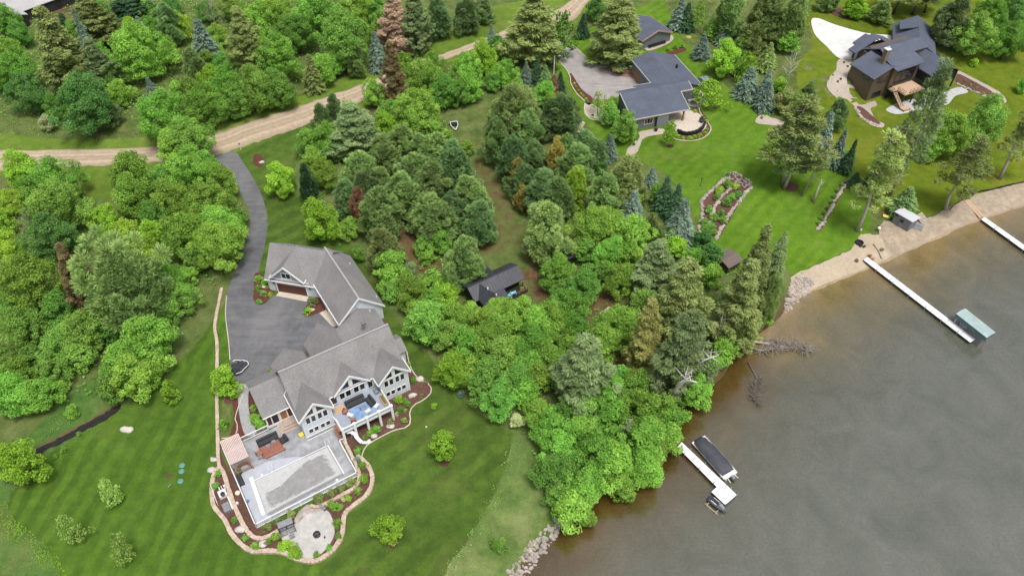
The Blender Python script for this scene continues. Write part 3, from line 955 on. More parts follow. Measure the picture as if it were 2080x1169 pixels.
bl_group('bright birch clump hugging the left corner of the grey house', GG, 'bright', [(1240, 232, 42, 'mid'), (1268, 258, 58, 'mid'), (1243, 210, 28)])
conifer('loose', 'birch_tree', 'small yellow green birch in front of the tan patio', GG, 1366, 240, 296, 30, 'lime', bark='birchbark')
conifer('loose', 'birch_tree', 'low multi stemmed airy birch on the lawn right of the patio', GG, 1447, 158, 217, 58, 'lime', bark='birchbark')
conifer('thin', 'shrub', 'thin olive tree in the gravel bed at the drive end', GG, 1218, 178, 232, 34, 'olive', cat='shrub')
# --- lakeside trees in front of the brown house
GH = 'tall trees of the lakeside lawns'
conifer('tall', 'pine_tree', 'tall jack pine clump with grey trunks above the pole', GH, 1650, 196, 378, 88, 'olive', bark='palebark')
conifer('tall', 'pine_tree', 'second jack pine trunk just right of the clump', GH, 1640, 235, 384, 60, 'greyol', bark='palebark')
conifer('sparse', 'pine_tree', 'tall thin yellow green pine on the beach edge', GH, 1830, 262, 470, 84, 'feather', bark='palebark')
conifer('sparse', 'pine_tree', 'thin pine with grey trunk left of the beach shed', GH, 1846, 250, 405, 84, 'olive', bark='palebark')
conifer('tall', 'pine_tree', 'very tall pine whose top reaches over the brown house', GH, 1928, 122, 396, 66, 'greyol', bark='palebark')
broadleaf('broadleaf_tree', 'bright oak with a dark trunk below the brown house', GH, 1925, 272, 88, 'bright')
broadleaf('broadleaf_tree', 'airy green crown right of the bright oak', GH, 1998, 250, 92, 'mid')
broadleaf('broadleaf_tree', 'small bright crown between the oak and the tall pine', GH, 1890, 300, 50, 'bright')
conifer('tall', 'pine_tree', 'olive pine leaning toward the sand ramp', GH, 1998, 276, 426, 60, 'olive', bark='palebark')
conifer('spruce', 'spruce_tree', 'low wide dark spruce behind the beach shed', GH, 1852, 380, 430, 56, 'pinedk')
conifer('sparse', 'pine_tree', 'pale trunk pine cut off by the right edge', GH, 2120, 205, 364, 70, 'olive', bark='palebark')
# --- top right
GI = 'trees behind the brown house'
cf_group('pine', 'bright yellow green pine behind the white driveway', GI, 'pine', [(1747, -8, 36, 46, 'lime'), (1801, -4, 46, 46), (1690, -20, 22, 44)])
cf_group('tall', 'airy bare trunk pine at the top edge behind brown house', GI, 'olive', [(1850, -70, 28, 50), (1892, -70, 30, 52), (1915, -66, 26, 44, 'greyol')])
conifer('pine', 'pine_tree', 'feathery olive pine right of the brown house garage', GI, 1955, -5, 92, 78, 'greyol')
bl_group('round green tree right of the brown house', GI, 'mid', [(1984, 68, 78), (2052, 84, 66, 'bright'), (2056, 16, 62, 'deep'), (2012, 18, 58, 'bright'), (2030, 60, 44)])
broadleaf('sapling', 'young staked sapling with a white trunk guard, right lawn', GI, 1980, 126, 16, 'lime')
broadleaf('shrub', 'leafy bush cut by the right edge', GI, 2078, 172, 28, 'bright', cat='shrub')
# --- middle lower wood (right of the cabin, down to the shore)
GJ = 'broadleaf trees between the cabin and the lake'
bl_group('bright tree behind the black shed, upper row', GJ, 'bright', [(1212, 460, 98), (1283, 478, 86), (1240, 516, 66), (1190, 505, 50, 'mid')])
bl_group('bright tree behind the black shed, lower row', GJ, 'bright', [(1131, 552, 70), (1188, 574, 74, 'mid'), (1262, 566, 66), (1140, 590, 46, 'mid'), (1284, 520, 56), (1225, 548, 40, 'mid')])
bl_group('lime green small tree below the plump blue spruce', GJ, 'lime', [(1366, 478, 36), (1373, 500, 46), (1405, 525, 44, 'bright')])
bl_group('green tree left of the little brown roofed shelter', GJ, 'mid', [(1431, 486, 44, 'deep'), (1445, 516, 46, 'deep'), (1444, 560, 50, 'bright'), (1402, 545, 40)])
bl_group('bright tree in the hollow left of the gold brown cedar', GJ, 'bright', [(1306, 610, 52, 'mid'), (1256, 664, 86), (1226, 688, 74), (1287, 656, 58, 'mid'), (1290, 690, 40)])
conifer('pine', 'pine_tree', 'soft grey green pine behind the shaggy grey spruce', GJ, 1326, 432, 495, 46, 'pine')
conifer('ragged', 'spruce_tree', 'shaggy grey spruce with hanging branches above the olive giants', GJ, 1342, 492, 594, 76, 'greyol')
GK = 'old olive spruces and cedars on the lake bank'
conifer('ragged', 'spruce_tree', 'olive giant spruce right of the gold brown cedar, upper one', GK, 1406, 522, 700, 92, 'olive')
conifer('ragged', 'spruce_tree', 'olive giant spruce behind the grey dead trunks, lower one', GK, 1412, 630, 800, 92, 'greyol')
conifer('ragged', 'cedar_tree', 'narrow gold brown cedar on the lake bank', GK, 1326, 610, 762, 62, 'cedar')
conifer('ragged', 'spruce_tree', 'pointed olive spruce on the sand corner of the bank, tallest one', GK, 1563, 452, 652, 58, 'olive')
conifer('ragged', 'spruce_tree', 'thin olive spruce nearest the sand beach', GK, 1597, 470, 640, 46, 'greyol')
conifer('ragged', 'spruce_tree', 'broad olive spruce above the fallen tree', GK, 1532, 532, 700, 78, 'olive')
conifer('ragged', 'spruce_tree', 'olive spruce just below the roof of the brown shelter', GK, 1506, 556, 672, 44, 'greyol')
conifer('pine', 'cedar_tree', 'light green cedar at the water corner of the bank', GK, 1580, 556, 662, 42, 'pine')
broadleaf('broadleaf_tree', 'lime green bush on the bank below the pointed spruce', GK, 1556, 632, 40, 'bright')
bl_group('bright weeping tree leaning over the water beside dead branches', GK, 'bright', [(1482, 668, 70), (1414, 796, 70), (1470, 712, 56), (1440, 745, 50, 'mid')])
# --- the big bright mass
GL = 'bright broadleaf mass below the cabin'
bl_group('bright crown in the mass just below the cabin, top row', GL, 'bright', [(956, 634, 46), (1014, 632, 66), (1062, 640, 68), (1152, 622, 86), (930, 648, 72), (1112, 636, 50), (990, 642, 44)])
bl_group('bright crown in the mass below the cabin, second row', GL, 'bright', [(984, 664, 74), (1036, 672, 92), (1088, 660, 80), (1124, 656, 76), (1166, 660, 66), (918, 684, 68, 'mid'), (955, 706, 76)])
bl_group('bright crown in the mass below the cabin, third row', GL, 'bright', [(919, 746, 72, 'lime'), (1000, 690, 86), (1024, 724, 92, 'mid'), (1079, 702, 88), (1118, 736, 76), (1078, 738, 66), (956, 748, 56)])
bl_group('green crown on the lawn side of the bright mass', GL, 'mid', [(990, 772, 86), (1048, 772, 78), (1012, 812, 72), (1094, 766, 66, 'bright'), (1066, 800, 62, 'bright'), (1150, 770, 60), (1155, 705, 50, 'bright')])
broadleaf('flowering_shrub', 'bush covered in white blossom at the lawn edge', GL, 1050, 852, 32, 'pale', cat='shrub')
conifer('ragged', 'spruce_tree', 'big grey green spruce rising through the bright broadleaf mass', GL, 1194, 676, 826, 94, 'greyol')
GM = 'broadleaf trees on the lower lake bank'
bl_group('bright crown right of the big grey green spruce', GM, 'bright', [(1238, 790, 72), (1296, 782, 72), (1262, 764, 54, 'mid'), (1318, 836, 94), (1238, 836, 80), (1356, 850, 66), (1270, 815, 56, 'mid')])
bl_group('green crown left of the shore, above the meadow, upper row', GM, 'bright', [(1096, 840, 70), (1122, 868, 84), (1186, 830, 80, 'mid'), (1134, 914, 86), (1180, 872, 64), (1150, 838, 46, 'mid')])
bl_group('bright crown at the white dock end of the bank', GM, 'bright', [(1208, 918, 104), (1246, 946, 90), (1306, 892, 100), (1310, 950, 82), (1360, 886, 58), (1268, 988, 56), (1336, 915, 50)])
bl_group('green crown hanging above the rock shore', GM, 'bright', [(1126, 956, 80, 'mid'), (1188, 986, 90), (1160, 1030, 76), (1190, 1048, 42), (1134, 1004, 52, 'mid')])
# --- wood left of the asphalt driveway
GN = 'trees of the wood left of the asphalt driveway'
bl_group('yellow green tree below the gravel road at far left', GN, 'lime', [(46, 346, 72), (22, 408, 58, 'yellow'), (16, 500, 58, 'yellow'), (4, 450, 46)])
bl_group('deep green tree beside the yellow green trees, far left', GN, 'mid', [(112, 364, 92, 'bright'), (116, 424, 106), (100, 474, 96, 'deep'), (62, 390, 60, 'bright'), (155, 400, 46)])
bl_group('bright tree between road and driveway bend, upper row', GN, 'bright', [(264, 344, 80), (266, 398, 82), (392, 347, 86), (340, 402, 72), (447, 366, 64), (330, 360, 58, 'mid'), (418, 330, 44, 'mid')])
bl_group('big rounded tree beside the driveway bend, lower row', GN, 'bright', [(310, 440, 58, 'mid'), (424, 424, 116), (446, 500, 98), (372, 478, 82), (444, 462, 98), (482, 440, 40, 'mid'), (395, 520, 56, 'mid')])
bl_group('vivid yellow green crown next to the large spreading pine', GN, 'lime', [(212, 446, 58), (260, 470, 50, 'yellow'), (292, 498, 48, 'yellow'), (310, 532, 46, 'yellow'), (306, 474, 46), (300, 556, 34, 'yellow')])
conifer('wpine', 'white_pine', 'large spreading olive grey white pine in the left wood', GN, 190, 468, 652, 160, 'pine')
conifer('wpine', 'white_pine', 'right half of the large spreading pine, lower plates', GN, 240, 520, 668, 110, 'pine')
conifer('ragged', 'spruce_tree', 'brown olive spruce at the left side of the spreading pine', GN, 116, 494, 626, 56, 'brown')
bl_group('bright tree on the lawn edge right of the spreading pine', GN, 'mid', [(346, 574, 78, 'bright'), (360, 606, 74), (334, 630, 56), (318, 600, 44), (380, 560, 40, 'bright')])
bl_group('tree left of the spreading pine, upper row', GN, 'mid', [(62, 575, 124, 'bright'), (16, 650, 58), (114, 628, 68), (26, 610, 52), (20, 560, 40, 'bright')])
bl_group('tree below the spreading pine, middle row', GN, 'mid', [(52, 668, 86), (14, 726, 68), (116, 700, 68), (168, 676, 84), (160, 722, 58), (110, 745, 66), (218, 668, 54), (60, 724, 50)])
bl_group('big bright round tree bulging onto the striped lawn', 'round trees on the edge of the striped lawn', 'bright', [(300, 690, 100), (257, 726, 100), (270, 766, 92), (230, 786, 62, 'mid'), (310, 740, 60)])
bl_group('bright tree at the left edge above the ditch', GN, 'bright', [(26, 798, 88), (74, 804, 72), (38, 760, 70), (10, 770, 50, 'mid'), (95, 780, 44, 'mid')])
broadleaf('broadleaf_tree', 'small bright bush above the grassy hollow, left of the ditch', GN, 128, 786, 28, 'bright')
broadleaf('broadleaf_tree', 'large yellow green tree cut by the left edge beside the meadow', GN, 36, 938, 92, 'lime')
broadleaf('sapling', 'small bright sapling above the dark ditch', GN, 146, 836, 26, 'bright')
# --- single lawn trees of the large house
GO = 'planted trees on the lawn of the large house'
broadleaf('maple_tree', 'yellow green maple beside the black tarp on the driveway', GO, 454, 771, 62, 'lime', squash=1.2)
broadleaf('maple_tree', 'small yellow green maple on the striped lawn near the wood', GO, 343, 796, 40, 'lime', squash=1.2)
broadleaf('maple_tree', 'yellow green maple on the lawn beyond the fire pit', GO, 790, 1070, 62, 'lime', squash=1.2)
broadleaf('maple_tree', 'yellow green maple on the lawn nearest the lake wood', GO, 897, 902, 58, 'lime', squash=1.35)
broadleaf('maple_tree', 'round bright maple at the driveway mouth beside the mulch ring', GO, 566, 359, 66, 'lime', squash=1.15)
broadleaf('maple_tree', 'feathery yellow green maple behind the garage roof', GO, 650, 442, 86, 'lime', squash=1.1)
cf_group('loose', 'pale young tree on the striped lawn at lower left', GO, 'sapling', [(200, 972, 1024, 40), (118, 1044, 1100, 42), (224, 1084, 1136, 40)], 'sapling')
broadleaf('shrub', 'tiny bright sapling on the lawn beside the curved edging', GO, 881, 824, 12, 'lime', cat='shrub')
broadleaf('shrub', 'small blue green sapling at the lawn edge of the wood', GO, 936, 799, 16, 'blue', cat='shrub')
broadleaf('shrub', 'small bright tree beside the stone wall left of the curved walk', GO, 453, 860, 22, 'bright', cat='shrub')
broadleaf('shrub', 'bright round bush alone in the rough meadow', GO, 1013, 1106, 34, 'bright', cat='shrub')
broadleaf('shrub', 'round bush alone on the lane near the small trailer', GO, 949, 298, 32, 'bright', cat='shrub')

# bare and dead trees
def bare(label, tx, ty, by, mat='deadwood', group=None, s=0, name='bare_tree', wide=1.0):
    g, h = upright(tx, ty, by)
    t = thing(name, label, 'bare tree', g, s * 2.1, group)
    o = addmesh('trunk', PROTO['bare', s % 3], None, t)
    setmat(o, MAT[mat])
    o.scale = (h / 8 * wide, h / 8 * wide, h / 8)
    return t
bare('leafless grey tree among the greens at the top of the upper wood', 418, -12, 70, group=GA, s=0, wide=1.3)
bare('leafless pale birch on the yellow lawn by the white driveway', 1618, 98, 180, 'birchbark', GG, 1)
bare('leafless grey tree in the yellow green crowns at far left', 42, 420, 510, group=GN, s=2)
bare('leafless birch in the gravel bed at the drive end of the grey house', 1230, 170, 222, 'birchbark', GG, 0, wide=0.5)

def leaning(label, pts, r, name='dead_tree', cat='dead tree', mat='deadwood', twigs=6, seed=1, group=None, tw=None):
    """leaning or fallen stem through world points with side twigs"""
    rs = np.random.RandomState(seed)
    g = pts[0]
    t = thing(name, label, cat, g, 0, group)
    q = [Vector(p) - Vector(g) for p in pts]
    mb = MB()
    mb.tube(q, [r * (1 - 0.75 * i / (len(q) - 1)) for i in range(len(q))], 7)
    mb.build('trunk', MAT[mat], t, True)
    if twigs:
        mb = MB()
        L = (q[-1] - q[0]).length
        for i in range(twigs):
            f = rs.uniform(0.3, 0.98) * (len(q) - 1)
            j = min(int(f), len(q) - 2)
            s = q[j].lerp(q[j + 1], f - j)
            d = Vector(rs.normal(size=3))
            d.z = abs(d.z) * 0.6
            d.normalize()
            e = s + d * L * rs.uniform(0.10, 0.2)
            m = s.lerp(e, 0.5) + Vector(rs.normal(size=3)) * L * 0.012
            mb.tube([s, m, e], [r * 0.3, r * 0.2, r * 0.06], 4)
            for _ in range(2):
                e2 = m + Vector(rs.normal(size=3)) * L * 0.05
                mb.tube([m, e2], [r * 0.13, r * 0.04], 4)
        mb.build('branch', MAT[tw or mat], t)
    return t
leaning('forked grey dead tree leaning over the water, lower one', [P(1364, 806, 0), P(1374, 790, 8), P(1386, 774, 11), P(1402, 772, 12), P(1416, 776, 12.4)], 0.34, twigs=4, seed=3, mat='birchbark')
leaning('second white fork of the dead tree pointing up and right', [P(1380, 786, 8), P(1390, 772, 11), P(1400, 757, 13.4), P(1406, 752, 14)], 0.24, twigs=3, seed=13, mat='birchbark')
leaning('grey dead limb reaching right above the forked dead tree', [P(1404, 768, 0), P(1412, 742, 9), P(1432, 730, 11), P(1452, 723, 12)], 0.28, twigs=5, seed=4, mat='birchbark')
leaning('thin grey snag on the bank above the weeping tree', [P(1450, 700, 0), P(1462, 662, 9), P(1470, 634, 13)], 0.14, twigs=6, seed=5)
leaning('fallen tree lying from the bank into the lake', [P(1505, 690, 0.6), P(1560, 697, -0.2), P(1605, 706, -0.3), P(1648, 712, -0.30)], 0.30, 'fallen_tree', 'fallen tree', twigs=90, seed=6, mat='palebark', tw='deadwood')
leaning('second brushy fallen tree beside the long fallen trunk', [P(1512, 700, 0.3), P(1545, 712, -0.1), P(1590, 706, -0.3), P(1622, 700, -0.34)], 0.22, 'fallen_tree', 'fallen tree', twigs=90, seed=8, mat='deadwood')
leaning('sunken grey brush pile lying off the bank in the water', [P(1520, 735, -0.35), P(1538, 770, -0.42), P(1530, 800, -0.42), P(1538, 822, -0.40)], 0.22, 'sunken_brush', 'fallen tree', twigs=110, seed=7, mat='wetwood')
leaning('bare grey pole of a dead pine leaning over the lawn', [P(1629, 399, 0), P(1660, 335, 7.5), P(1691, 277, 14)], 0.20, 'dead_pine', 'dead tree', 'palebark', 16, seed=9)
leaning('bleached stump trunk with white top on the lawn', [P(1652, 412, 0), P(1660, 388, 2.6), P(1670, 364, 5.2)], 0.32, 'bleached_snag', 'dead tree', 'palebark', 3, seed=10)
leaning('grey branch tangle on the bank above the white dock', [P(1262, 884, 4), P(1270, 868, 7), P(1285, 850, 9)], 0.16, 'dead_tree', 'dead tree', 'deadwood', 14, seed=12)
# ================================================================ ground sheet to the horizon
def axis(lo, hi, step, far):
    a = list(np.arange(lo, hi + 1e-6, step))
    s = step
    x = lo
    L = []
    while x > -far:
        s *= 1.35
        x -= s
        L.append(x)
    R = []
    s = step
    x = hi
    while x < far:
        s *= 1.35
        x += s
        R.append(x)
    return np.array(L[::-1] + a + R)

def grid_mesh(name, X, Y, Z, keep=None):
    ny, nx = X.shape
    idx = np.arange(nx * ny).reshape(ny, nx)
    q = np.stack([idx[:-1, :-1], idx[:-1, 1:], idx[1:, 1:], idx[1:, :-1]], -1).reshape(-1, 4)
    if keep is not None:
        q = q[keep[q].any(1)]
        used = np.unique(q)
        mp = np.full(nx * ny, -1)
        mp[used] = np.arange(len(used))
        q = mp[q]
    else:
        used = np.arange(nx * ny)
    co = np.stack([X.ravel()[used], Y.ravel()[used], Z.ravel()[used]], 1).astype(np.float32)
    me = bpy.data.meshes.new(name)
    me.vertices.add(len(co))
    me.vertices.foreach_set('co', co.ravel())
    me.loops.add(4 * len(q))
    me.loops.foreach_set('vertex_index', q.ravel().astype(np.int32))
    me.polygons.add(len(q))
    me.polygons.foreach_set('loop_start', np.arange(0, 4 * len(q), 4, dtype=np.int32))
    me.polygons.foreach_set('use_smooth', np.ones(len(q), bool))
    me.update(calc_edges=True)
    return me, used

def pt_attr(me, name, val):
    a = me.attributes.new(name, 'FLOAT', 'POINT')
    a.data.foreach_set('value', val.astype(np.float32))

def blobs(X, Y, rows):
    m = np.zeros(X.shape)
    for (px, py, r, w) in rows:
        p = G(px, py)
        m = np.maximum(m, w * np.exp(-(((X - p.x) ** 2 + (Y - p.y) ** 2) / (r * r))))
    return m

gx = axis(-160, 160, 1.0, 2500)
gy = axis(20, 250, 1.0, 2500)
GX, GY = np.meshgrid(gx, gy)
GZ = zg(GX.ravel(), GY.ravel()).reshape(GX.shape)
me, used = grid_mesh('ground', GX, GY, GZ)
LITTER = [(974, 335, 3.2, .55), (984, 352, 3.2, .6), (996, 374, 3.2, .62), (1006, 394, 3.2, .62), (1018, 416, 3.0, .62), (1030, 440, 3.0, .6), (1042, 464, 2.8, .55), (1050, 490, 2.8, .5), (1000, 470, 2.6, .9), (1010, 500, 2.6, .6), (985, 500, 2.8, .8), (1078, 560, 2.2, 1), (1096, 590, 2.2, 1), (1110, 612, 2.2, 1),
          (830, 480, 3.5, .9), (836, 510, 3, .9), (870, 545, 4, .8), (1180, 290, 4, .8), (1125, 275, 4, .8), (1105, 250, 4, .8), (1090, 530, 4, .6), (1215, 600, 4.5, .9), (1190, 625, 4, .8), (1260, 620, 3, .5),
          (1350, 760, 5, .9), (1375, 720, 5, .8), (1410, 690, 5, .8), (1290, 745, 5, .8), (1510, 680, 4, .9), (760, 215, 3, .7), (735, 215, 2.5, .6), (748, 245, 3.5, .9), (720, 160, 4, .7), (860, 80, 4, .7), (900, 80, 5, .5),
          (540, 660, 1, 0), (40, 20, 10, .7), (110, 22, 9, .8), (20, 15, 10, .9), (1140, 270, 4, .8), (700, 430, 5, .7), (760, 400, 8, .5), (820, 400, 9, .5), (880, 430, 8, .6), (920, 360, 8, .5), (1100, 330, 9, .5), (1200, 380, 9, .5),
          (1900, 20, 10, .6), (1830, 30, 8, .6), (1600, 60, 8, .5), (1520, 60, 8, .5), (1580, 200, 4, .7), (1545, 190, 4, .7), (1640, 370, 3, .8), (1610, 380, 2.5, .8), (1735, 415, 2.5, .6), (1790, 430, 3, .6), (1700, 345, 4, .5), (1650, 410, 1.8, .8)]
xs, ys = GX.ravel(), GY.ravel()
pt_attr(me, 'litter', blobs(xs, ys, LITTER))
dsh = seg_dist(xs, ys, SHORE)
dsh = np.where(inside(xs, ys, LAKE), -dsh, dsh)
pt_attr(me, 'bank', np.clip(1 - dsh / 3.0, 0, 1))

m, nt, b = new_mat('rough_ground')
vec = coords(nt, 'Object')
f = noise(nt, 0.35, 7, 0.72, vec)
col = ramp(nt, [(0.28, (0.050, 0.080, 0.020)), (0.5, (0.105, 0.145, 0.038)), (0.72, (0.19, 0.205, 0.08))], f)
dr = ramp(nt, [(0.55, (0, 0, 0)), (0.75, (0.75,) * 3)], noise(nt, 0.16, 6, 0.7, vec, 0.8))
col = mixc(nt, dr, col, (0.21, 0.185, 0.085))
la = _n(nt, 'ShaderNodeAttribute', attribute_name='litter')
lf = math_(nt, 'ADD', la.outputs['Fac'], math_(nt, 'MULTIPLY', math_(nt, 'SUBTRACT', noise(nt, 0.5, 5, 0.7, vec), 0.5), 1.1))
lc = ramp(nt, [(0.3, (0.078, 0.048, 0.022)), (0.7, (0.18, 0.115, 0.06))], noise(nt, 1.3, 5, 0.7, vec))
col = mixc(nt, ramp(nt, [(0.3, (0, 0, 0)), (0.75, (1, 1, 1))], lf), col, lc)
ba = _n(nt, 'ShaderNodeAttribute', attribute_name='bank')
col = mixc(nt, ramp(nt, [(0.3, (0, 0, 0)), (0.8, (1, 1, 1))], ba.outputs['Fac']), col, (0.10, 0.07, 0.035))
fine = noise(nt, 6.0, 4, 0.8, vec)
col = mixc(nt, 1.0, col, ramp(nt, [(0.3, (0.65,) * 3), (0.7, (1.3,) * 3)], fine), 'MULTIPLY')
nt.links.new(col, b.inputs['Base Color'])
b.inputs['Roughness'].default_value = 0.95
b.inputs['Specular IOR Level'].default_value = 0.15
bump(nt, b, fine, 0.7, 0.12)
tag(addmesh('ground', me, m), kind='structure')

# ---------------------------------------------------------------- lake surface (depth colour from real distance to the shore)
wx = axis(-45, 140, 1.0, 2400)
wy = axis(20, 190, 1.0, 1500)
WX, WY = np.meshgrid(wx, wy)
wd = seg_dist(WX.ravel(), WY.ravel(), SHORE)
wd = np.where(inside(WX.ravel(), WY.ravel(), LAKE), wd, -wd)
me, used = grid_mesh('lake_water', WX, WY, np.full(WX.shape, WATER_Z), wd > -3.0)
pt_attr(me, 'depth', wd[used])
# sandy shelf off the beach, dark tree reflections painted into the colour off the wooded bank
pb = [G(x, y) for x, y in ((1680, 590), (1760, 560), (1850, 520), (1940, 480), (2040, 440), (1620, 640))]
sand = np.zeros(len(used))
ux, uy = WX.ravel()[used], WY.ravel()[used]
for p in pb:
    sand = np.maximum(sand, np.exp(-((ux - p.x) ** 2 + (uy - p.y) ** 2) / 13.0 ** 2))
pt_attr(me, 'sandy', sand)
m, nt, b = new_mat('lake_water')
vec = coords(nt, 'Object')
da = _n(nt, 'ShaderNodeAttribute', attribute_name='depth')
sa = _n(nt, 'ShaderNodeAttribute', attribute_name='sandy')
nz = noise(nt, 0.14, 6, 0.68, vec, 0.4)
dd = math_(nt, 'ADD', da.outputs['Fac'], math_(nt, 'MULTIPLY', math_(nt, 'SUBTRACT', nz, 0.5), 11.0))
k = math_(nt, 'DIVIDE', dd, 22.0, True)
brown = ramp(nt, [(0.0, (0.062, 0.034, 0.009)), (0.1, (0.088, 0.052, 0.016)), (0.26, (0.100, 0.081, 0.047)), (0.5, (0.100, 0.098, 0.074)), (1.0, (0.112, 0.117, 0.102))], k)  # brown bottom; darkest shore stops paint in the reflections of bank trees
sandc = ramp(nt, [(0.0, (0.27, 0.19, 0.10)), (0.12, (0.20, 0.145, 0.07)), (0.4, (0.124, 0.107, 0.063)), (1.0, (0.112, 0.117, 0.102))], k)
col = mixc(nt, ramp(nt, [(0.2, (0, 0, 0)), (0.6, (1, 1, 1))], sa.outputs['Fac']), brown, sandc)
weed = ramp(nt, [(0.36, (1.06, 1.05, 1.0)), (0.72, (0.66, 0.70, 0.60))], noise(nt, 0.13, 7, 0.70, vec, 0.7))
col = mixc(nt, 1.0, col, weed, 'MULTIPLY')
peb = ramp(nt, [(0.35, (0.86, 0.86, 0.86)), (0.65, (1.14, 1.13, 1.1))], noise(nt, 2.6, 4, 0.75, vec))
col = mixc(nt, 1.0, col, peb, 'MULTIPLY')
nt.nodes.remove(b)
df = _n(nt, 'ShaderNodeBsdfDiffuse')
gl = _n(nt, 'ShaderNodeBsdfGlossy')
gl.inputs['Roughness'].default_value = 0.06
mx = _n(nt, 'ShaderNodeMixShader')
fr = _n(nt, 'ShaderNodeFresnel')
fr.inputs['IOR'].default_value = 1.33
nt.links.new(math_(nt, 'ADD', math_(nt, 'MULTIPLY', fr.outputs[0], 1.5), 0.105), mx.inputs[0])
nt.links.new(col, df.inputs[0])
nt.links.new(df.outputs[0], mx.inputs[1])
nt.links.new(gl.outputs[0], mx.inputs[2])
bp = _n(nt, 'ShaderNodeBump')
bp.inputs['Strength'].default_value = 0.22
bp.inputs['Distance'].default_value = 0.08
wv = coords(nt, 'Object', math.radians(20), (0.55, 1.9, 1))
nt.links.new(math_(nt, 'ADD', noise(nt, 2.4, 4, 0.6, wv, 0.3), math_(nt, 'MULTIPLY', noise(nt, 0.25, 3, 0.5, vec), 1.2)), bp.inputs['Height'])
nt.links.new(bp.outputs[0], gl.inputs['Normal'])
nt.links.new(mx.outputs[0], nt.nodes['Material Output'].inputs[0])
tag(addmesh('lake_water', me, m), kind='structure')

# ---------------------------------------------------------------- flat sheets laid on the terrain
def outline(px, smooth=True, n=6, jit=0.0, seed=0):
    w = [G(x, y) for x, y in px]
    w = catmull(w, n, True) if smooth else np.array([(p.x, p.y) for p in w])
    if jit > 0:
        rs = np.random.RandomState(seed)
        # resample ~0.5 m then wobble
        out = []
        for i in range(len(w)):
            a, c = w[i], w[(i + 1) % len(w)]
            k = max(1, int(np.linalg.norm(c - a) / 0.6))
            for j in range(k):
                out.append(a + (c - a) * j / k)
        w = np.array(out)
        w = w + rs.normal(0, jit, w.shape)
    return w

def sheet_world(name, w, z, mat, res=None, kind='structure', parent=None):
    bm = bmesh.new()
    vs = [bm.verts.new((p[0], p[1], 0)) for p in w]
    es = [bm.edges.new((vs[i], vs[(i + 1) % len(vs)])) for i in range(len(vs))]
    bmesh.ops.triangle_fill(bm, use_beauty=True, use_dissolve=False, edges=es)
    if res:
        lo, hi = np.min(w, 0), np.max(w, 0)
        for ax in (0, 1):
            c = lo[ax] + res
            while c < hi[ax]:
                no = (1, 0, 0) if ax == 0 else (0, 1, 0)
                co = (c, 0, 0) if ax == 0 else (0, c, 0)
                bmesh.ops.bisect_plane(bm, geom=bm.verts[:] + bm.edges[:] + bm.faces[:], plane_co=co, plane_no=no)
                c += res
    bm.verts.ensure_lookup_table()
    X = np.array([v.co.x for v in bm.verts])
    Y = np.array([v.co.y for v in bm.verts])
    Z = zg(X, Y) + z
    for v, h in zip(bm.verts, Z):
        v.co.z = h
    for fc in bm.faces:
        if fc.normal.z < 0:
            fc.normal_flip()
        fc.smooth = True
    bm.normal_update()
    for fc in bm.faces:
        if fc.normal.z < 0:
            fc.normal_flip()
    me = bpy.data.meshes.new(name)
    bm.to_mesh(me)
    bm.free()
    o = addmesh(name, me, mat, parent)
    if kind:
        tag(o, kind=kind)
    return o

def sheet(name, px, z, mat, smooth=True, jit=0.0, res=None, kind='structure', n=6, seed=0):
    return sheet_world(name, outline(px, smooth, n, jit, seed), z, mat, res, kind)

LAWN_W = grass_mat('striped_lawn', (0.047, 0.102, 0.011), (0.090, 0.166, 0.021), (0.17, 0.155, 0.055), (math.radians(82), 2.5, 0.19), 0.25)
LAWN_E = grass_mat('lakeside_lawn', (0.045, 0.088, 0.013), (0.088, 0.150, 0.024), (0.17, 0.150, 0.055), (math.radians(44), 3.4, 0.16), 0.55)
LAWN_G = grass_mat('bright_lawn', (0.068, 0.148, 0.010), (0.120, 0.224, 0.018), (0.24, 0.21, 0.08), (math.radians(50), 2.4, 0.10), 0.4)
LAWN_B = grass_mat('yellowish_lawn', (0.075, 0.125, 0.008), (0.150, 0.190, 0.014), (0.25, 0.185, 0.045), None, 0.6)
VERGE = grass_mat('road_verge', (0.085, 0.150, 0.018), (0.155, 0.235, 0.034), (0.27, 0.23, 0.10), None, 0.45)

sheet('lawn', [(497, 545), (470, 590), (440, 640), (405, 690), (360, 740), (300, 800), (235, 832), (165, 885), (95, 925), (60, 965), (20, 1008), (28, 1062), (90, 1105), (130, 1180), (170, 1240), (700, 1240),
               (705, 1160), (600, 1120), (520, 1090), (440, 1000), (440, 900), (470, 700), (490, 620)], 0.03, LAWN_W, jit=0.12, seed=1)
sheet('lawn', [(470, 316), (560, 272), (640, 245), (625, 280), (600, 330), (610, 400), (660, 450), (720, 505), (770, 590), (800, 640), (840, 690), (885, 740), (930, 800), (990, 850), (1045, 885), (1035, 925), (1000, 1005), (965, 1075), (905, 1160),
               (880, 1235), (700, 1236), (640, 1140), (560, 1100), (480, 1000), (470, 760), (475, 640), (515, 540), (546, 450), (520, 380), (490, 330)], 0.045, LAWN_E, jit=0.12, seed=2)
sheet('lawn', [(1145, 95), (1215, 50), (1330, 2), (1352, 8), (1378, 70), (1425, 120), (1462, 165), (1530, 212), (1580, 245), (1655, 262), (1700, 320), (1748, 375), (1765, 420), (1764, 470), (1735, 500), (1690, 524), (1645, 543),
               (1612, 558), (1590, 545), (1500, 560), (1455, 500), (1415, 455), (1395, 405), (1340, 345), (1285, 325), (1225, 290), (1185, 240), (1160, 190), (1130, 140)], 0.03, LAWN_G, jit=0.15, seed=3)
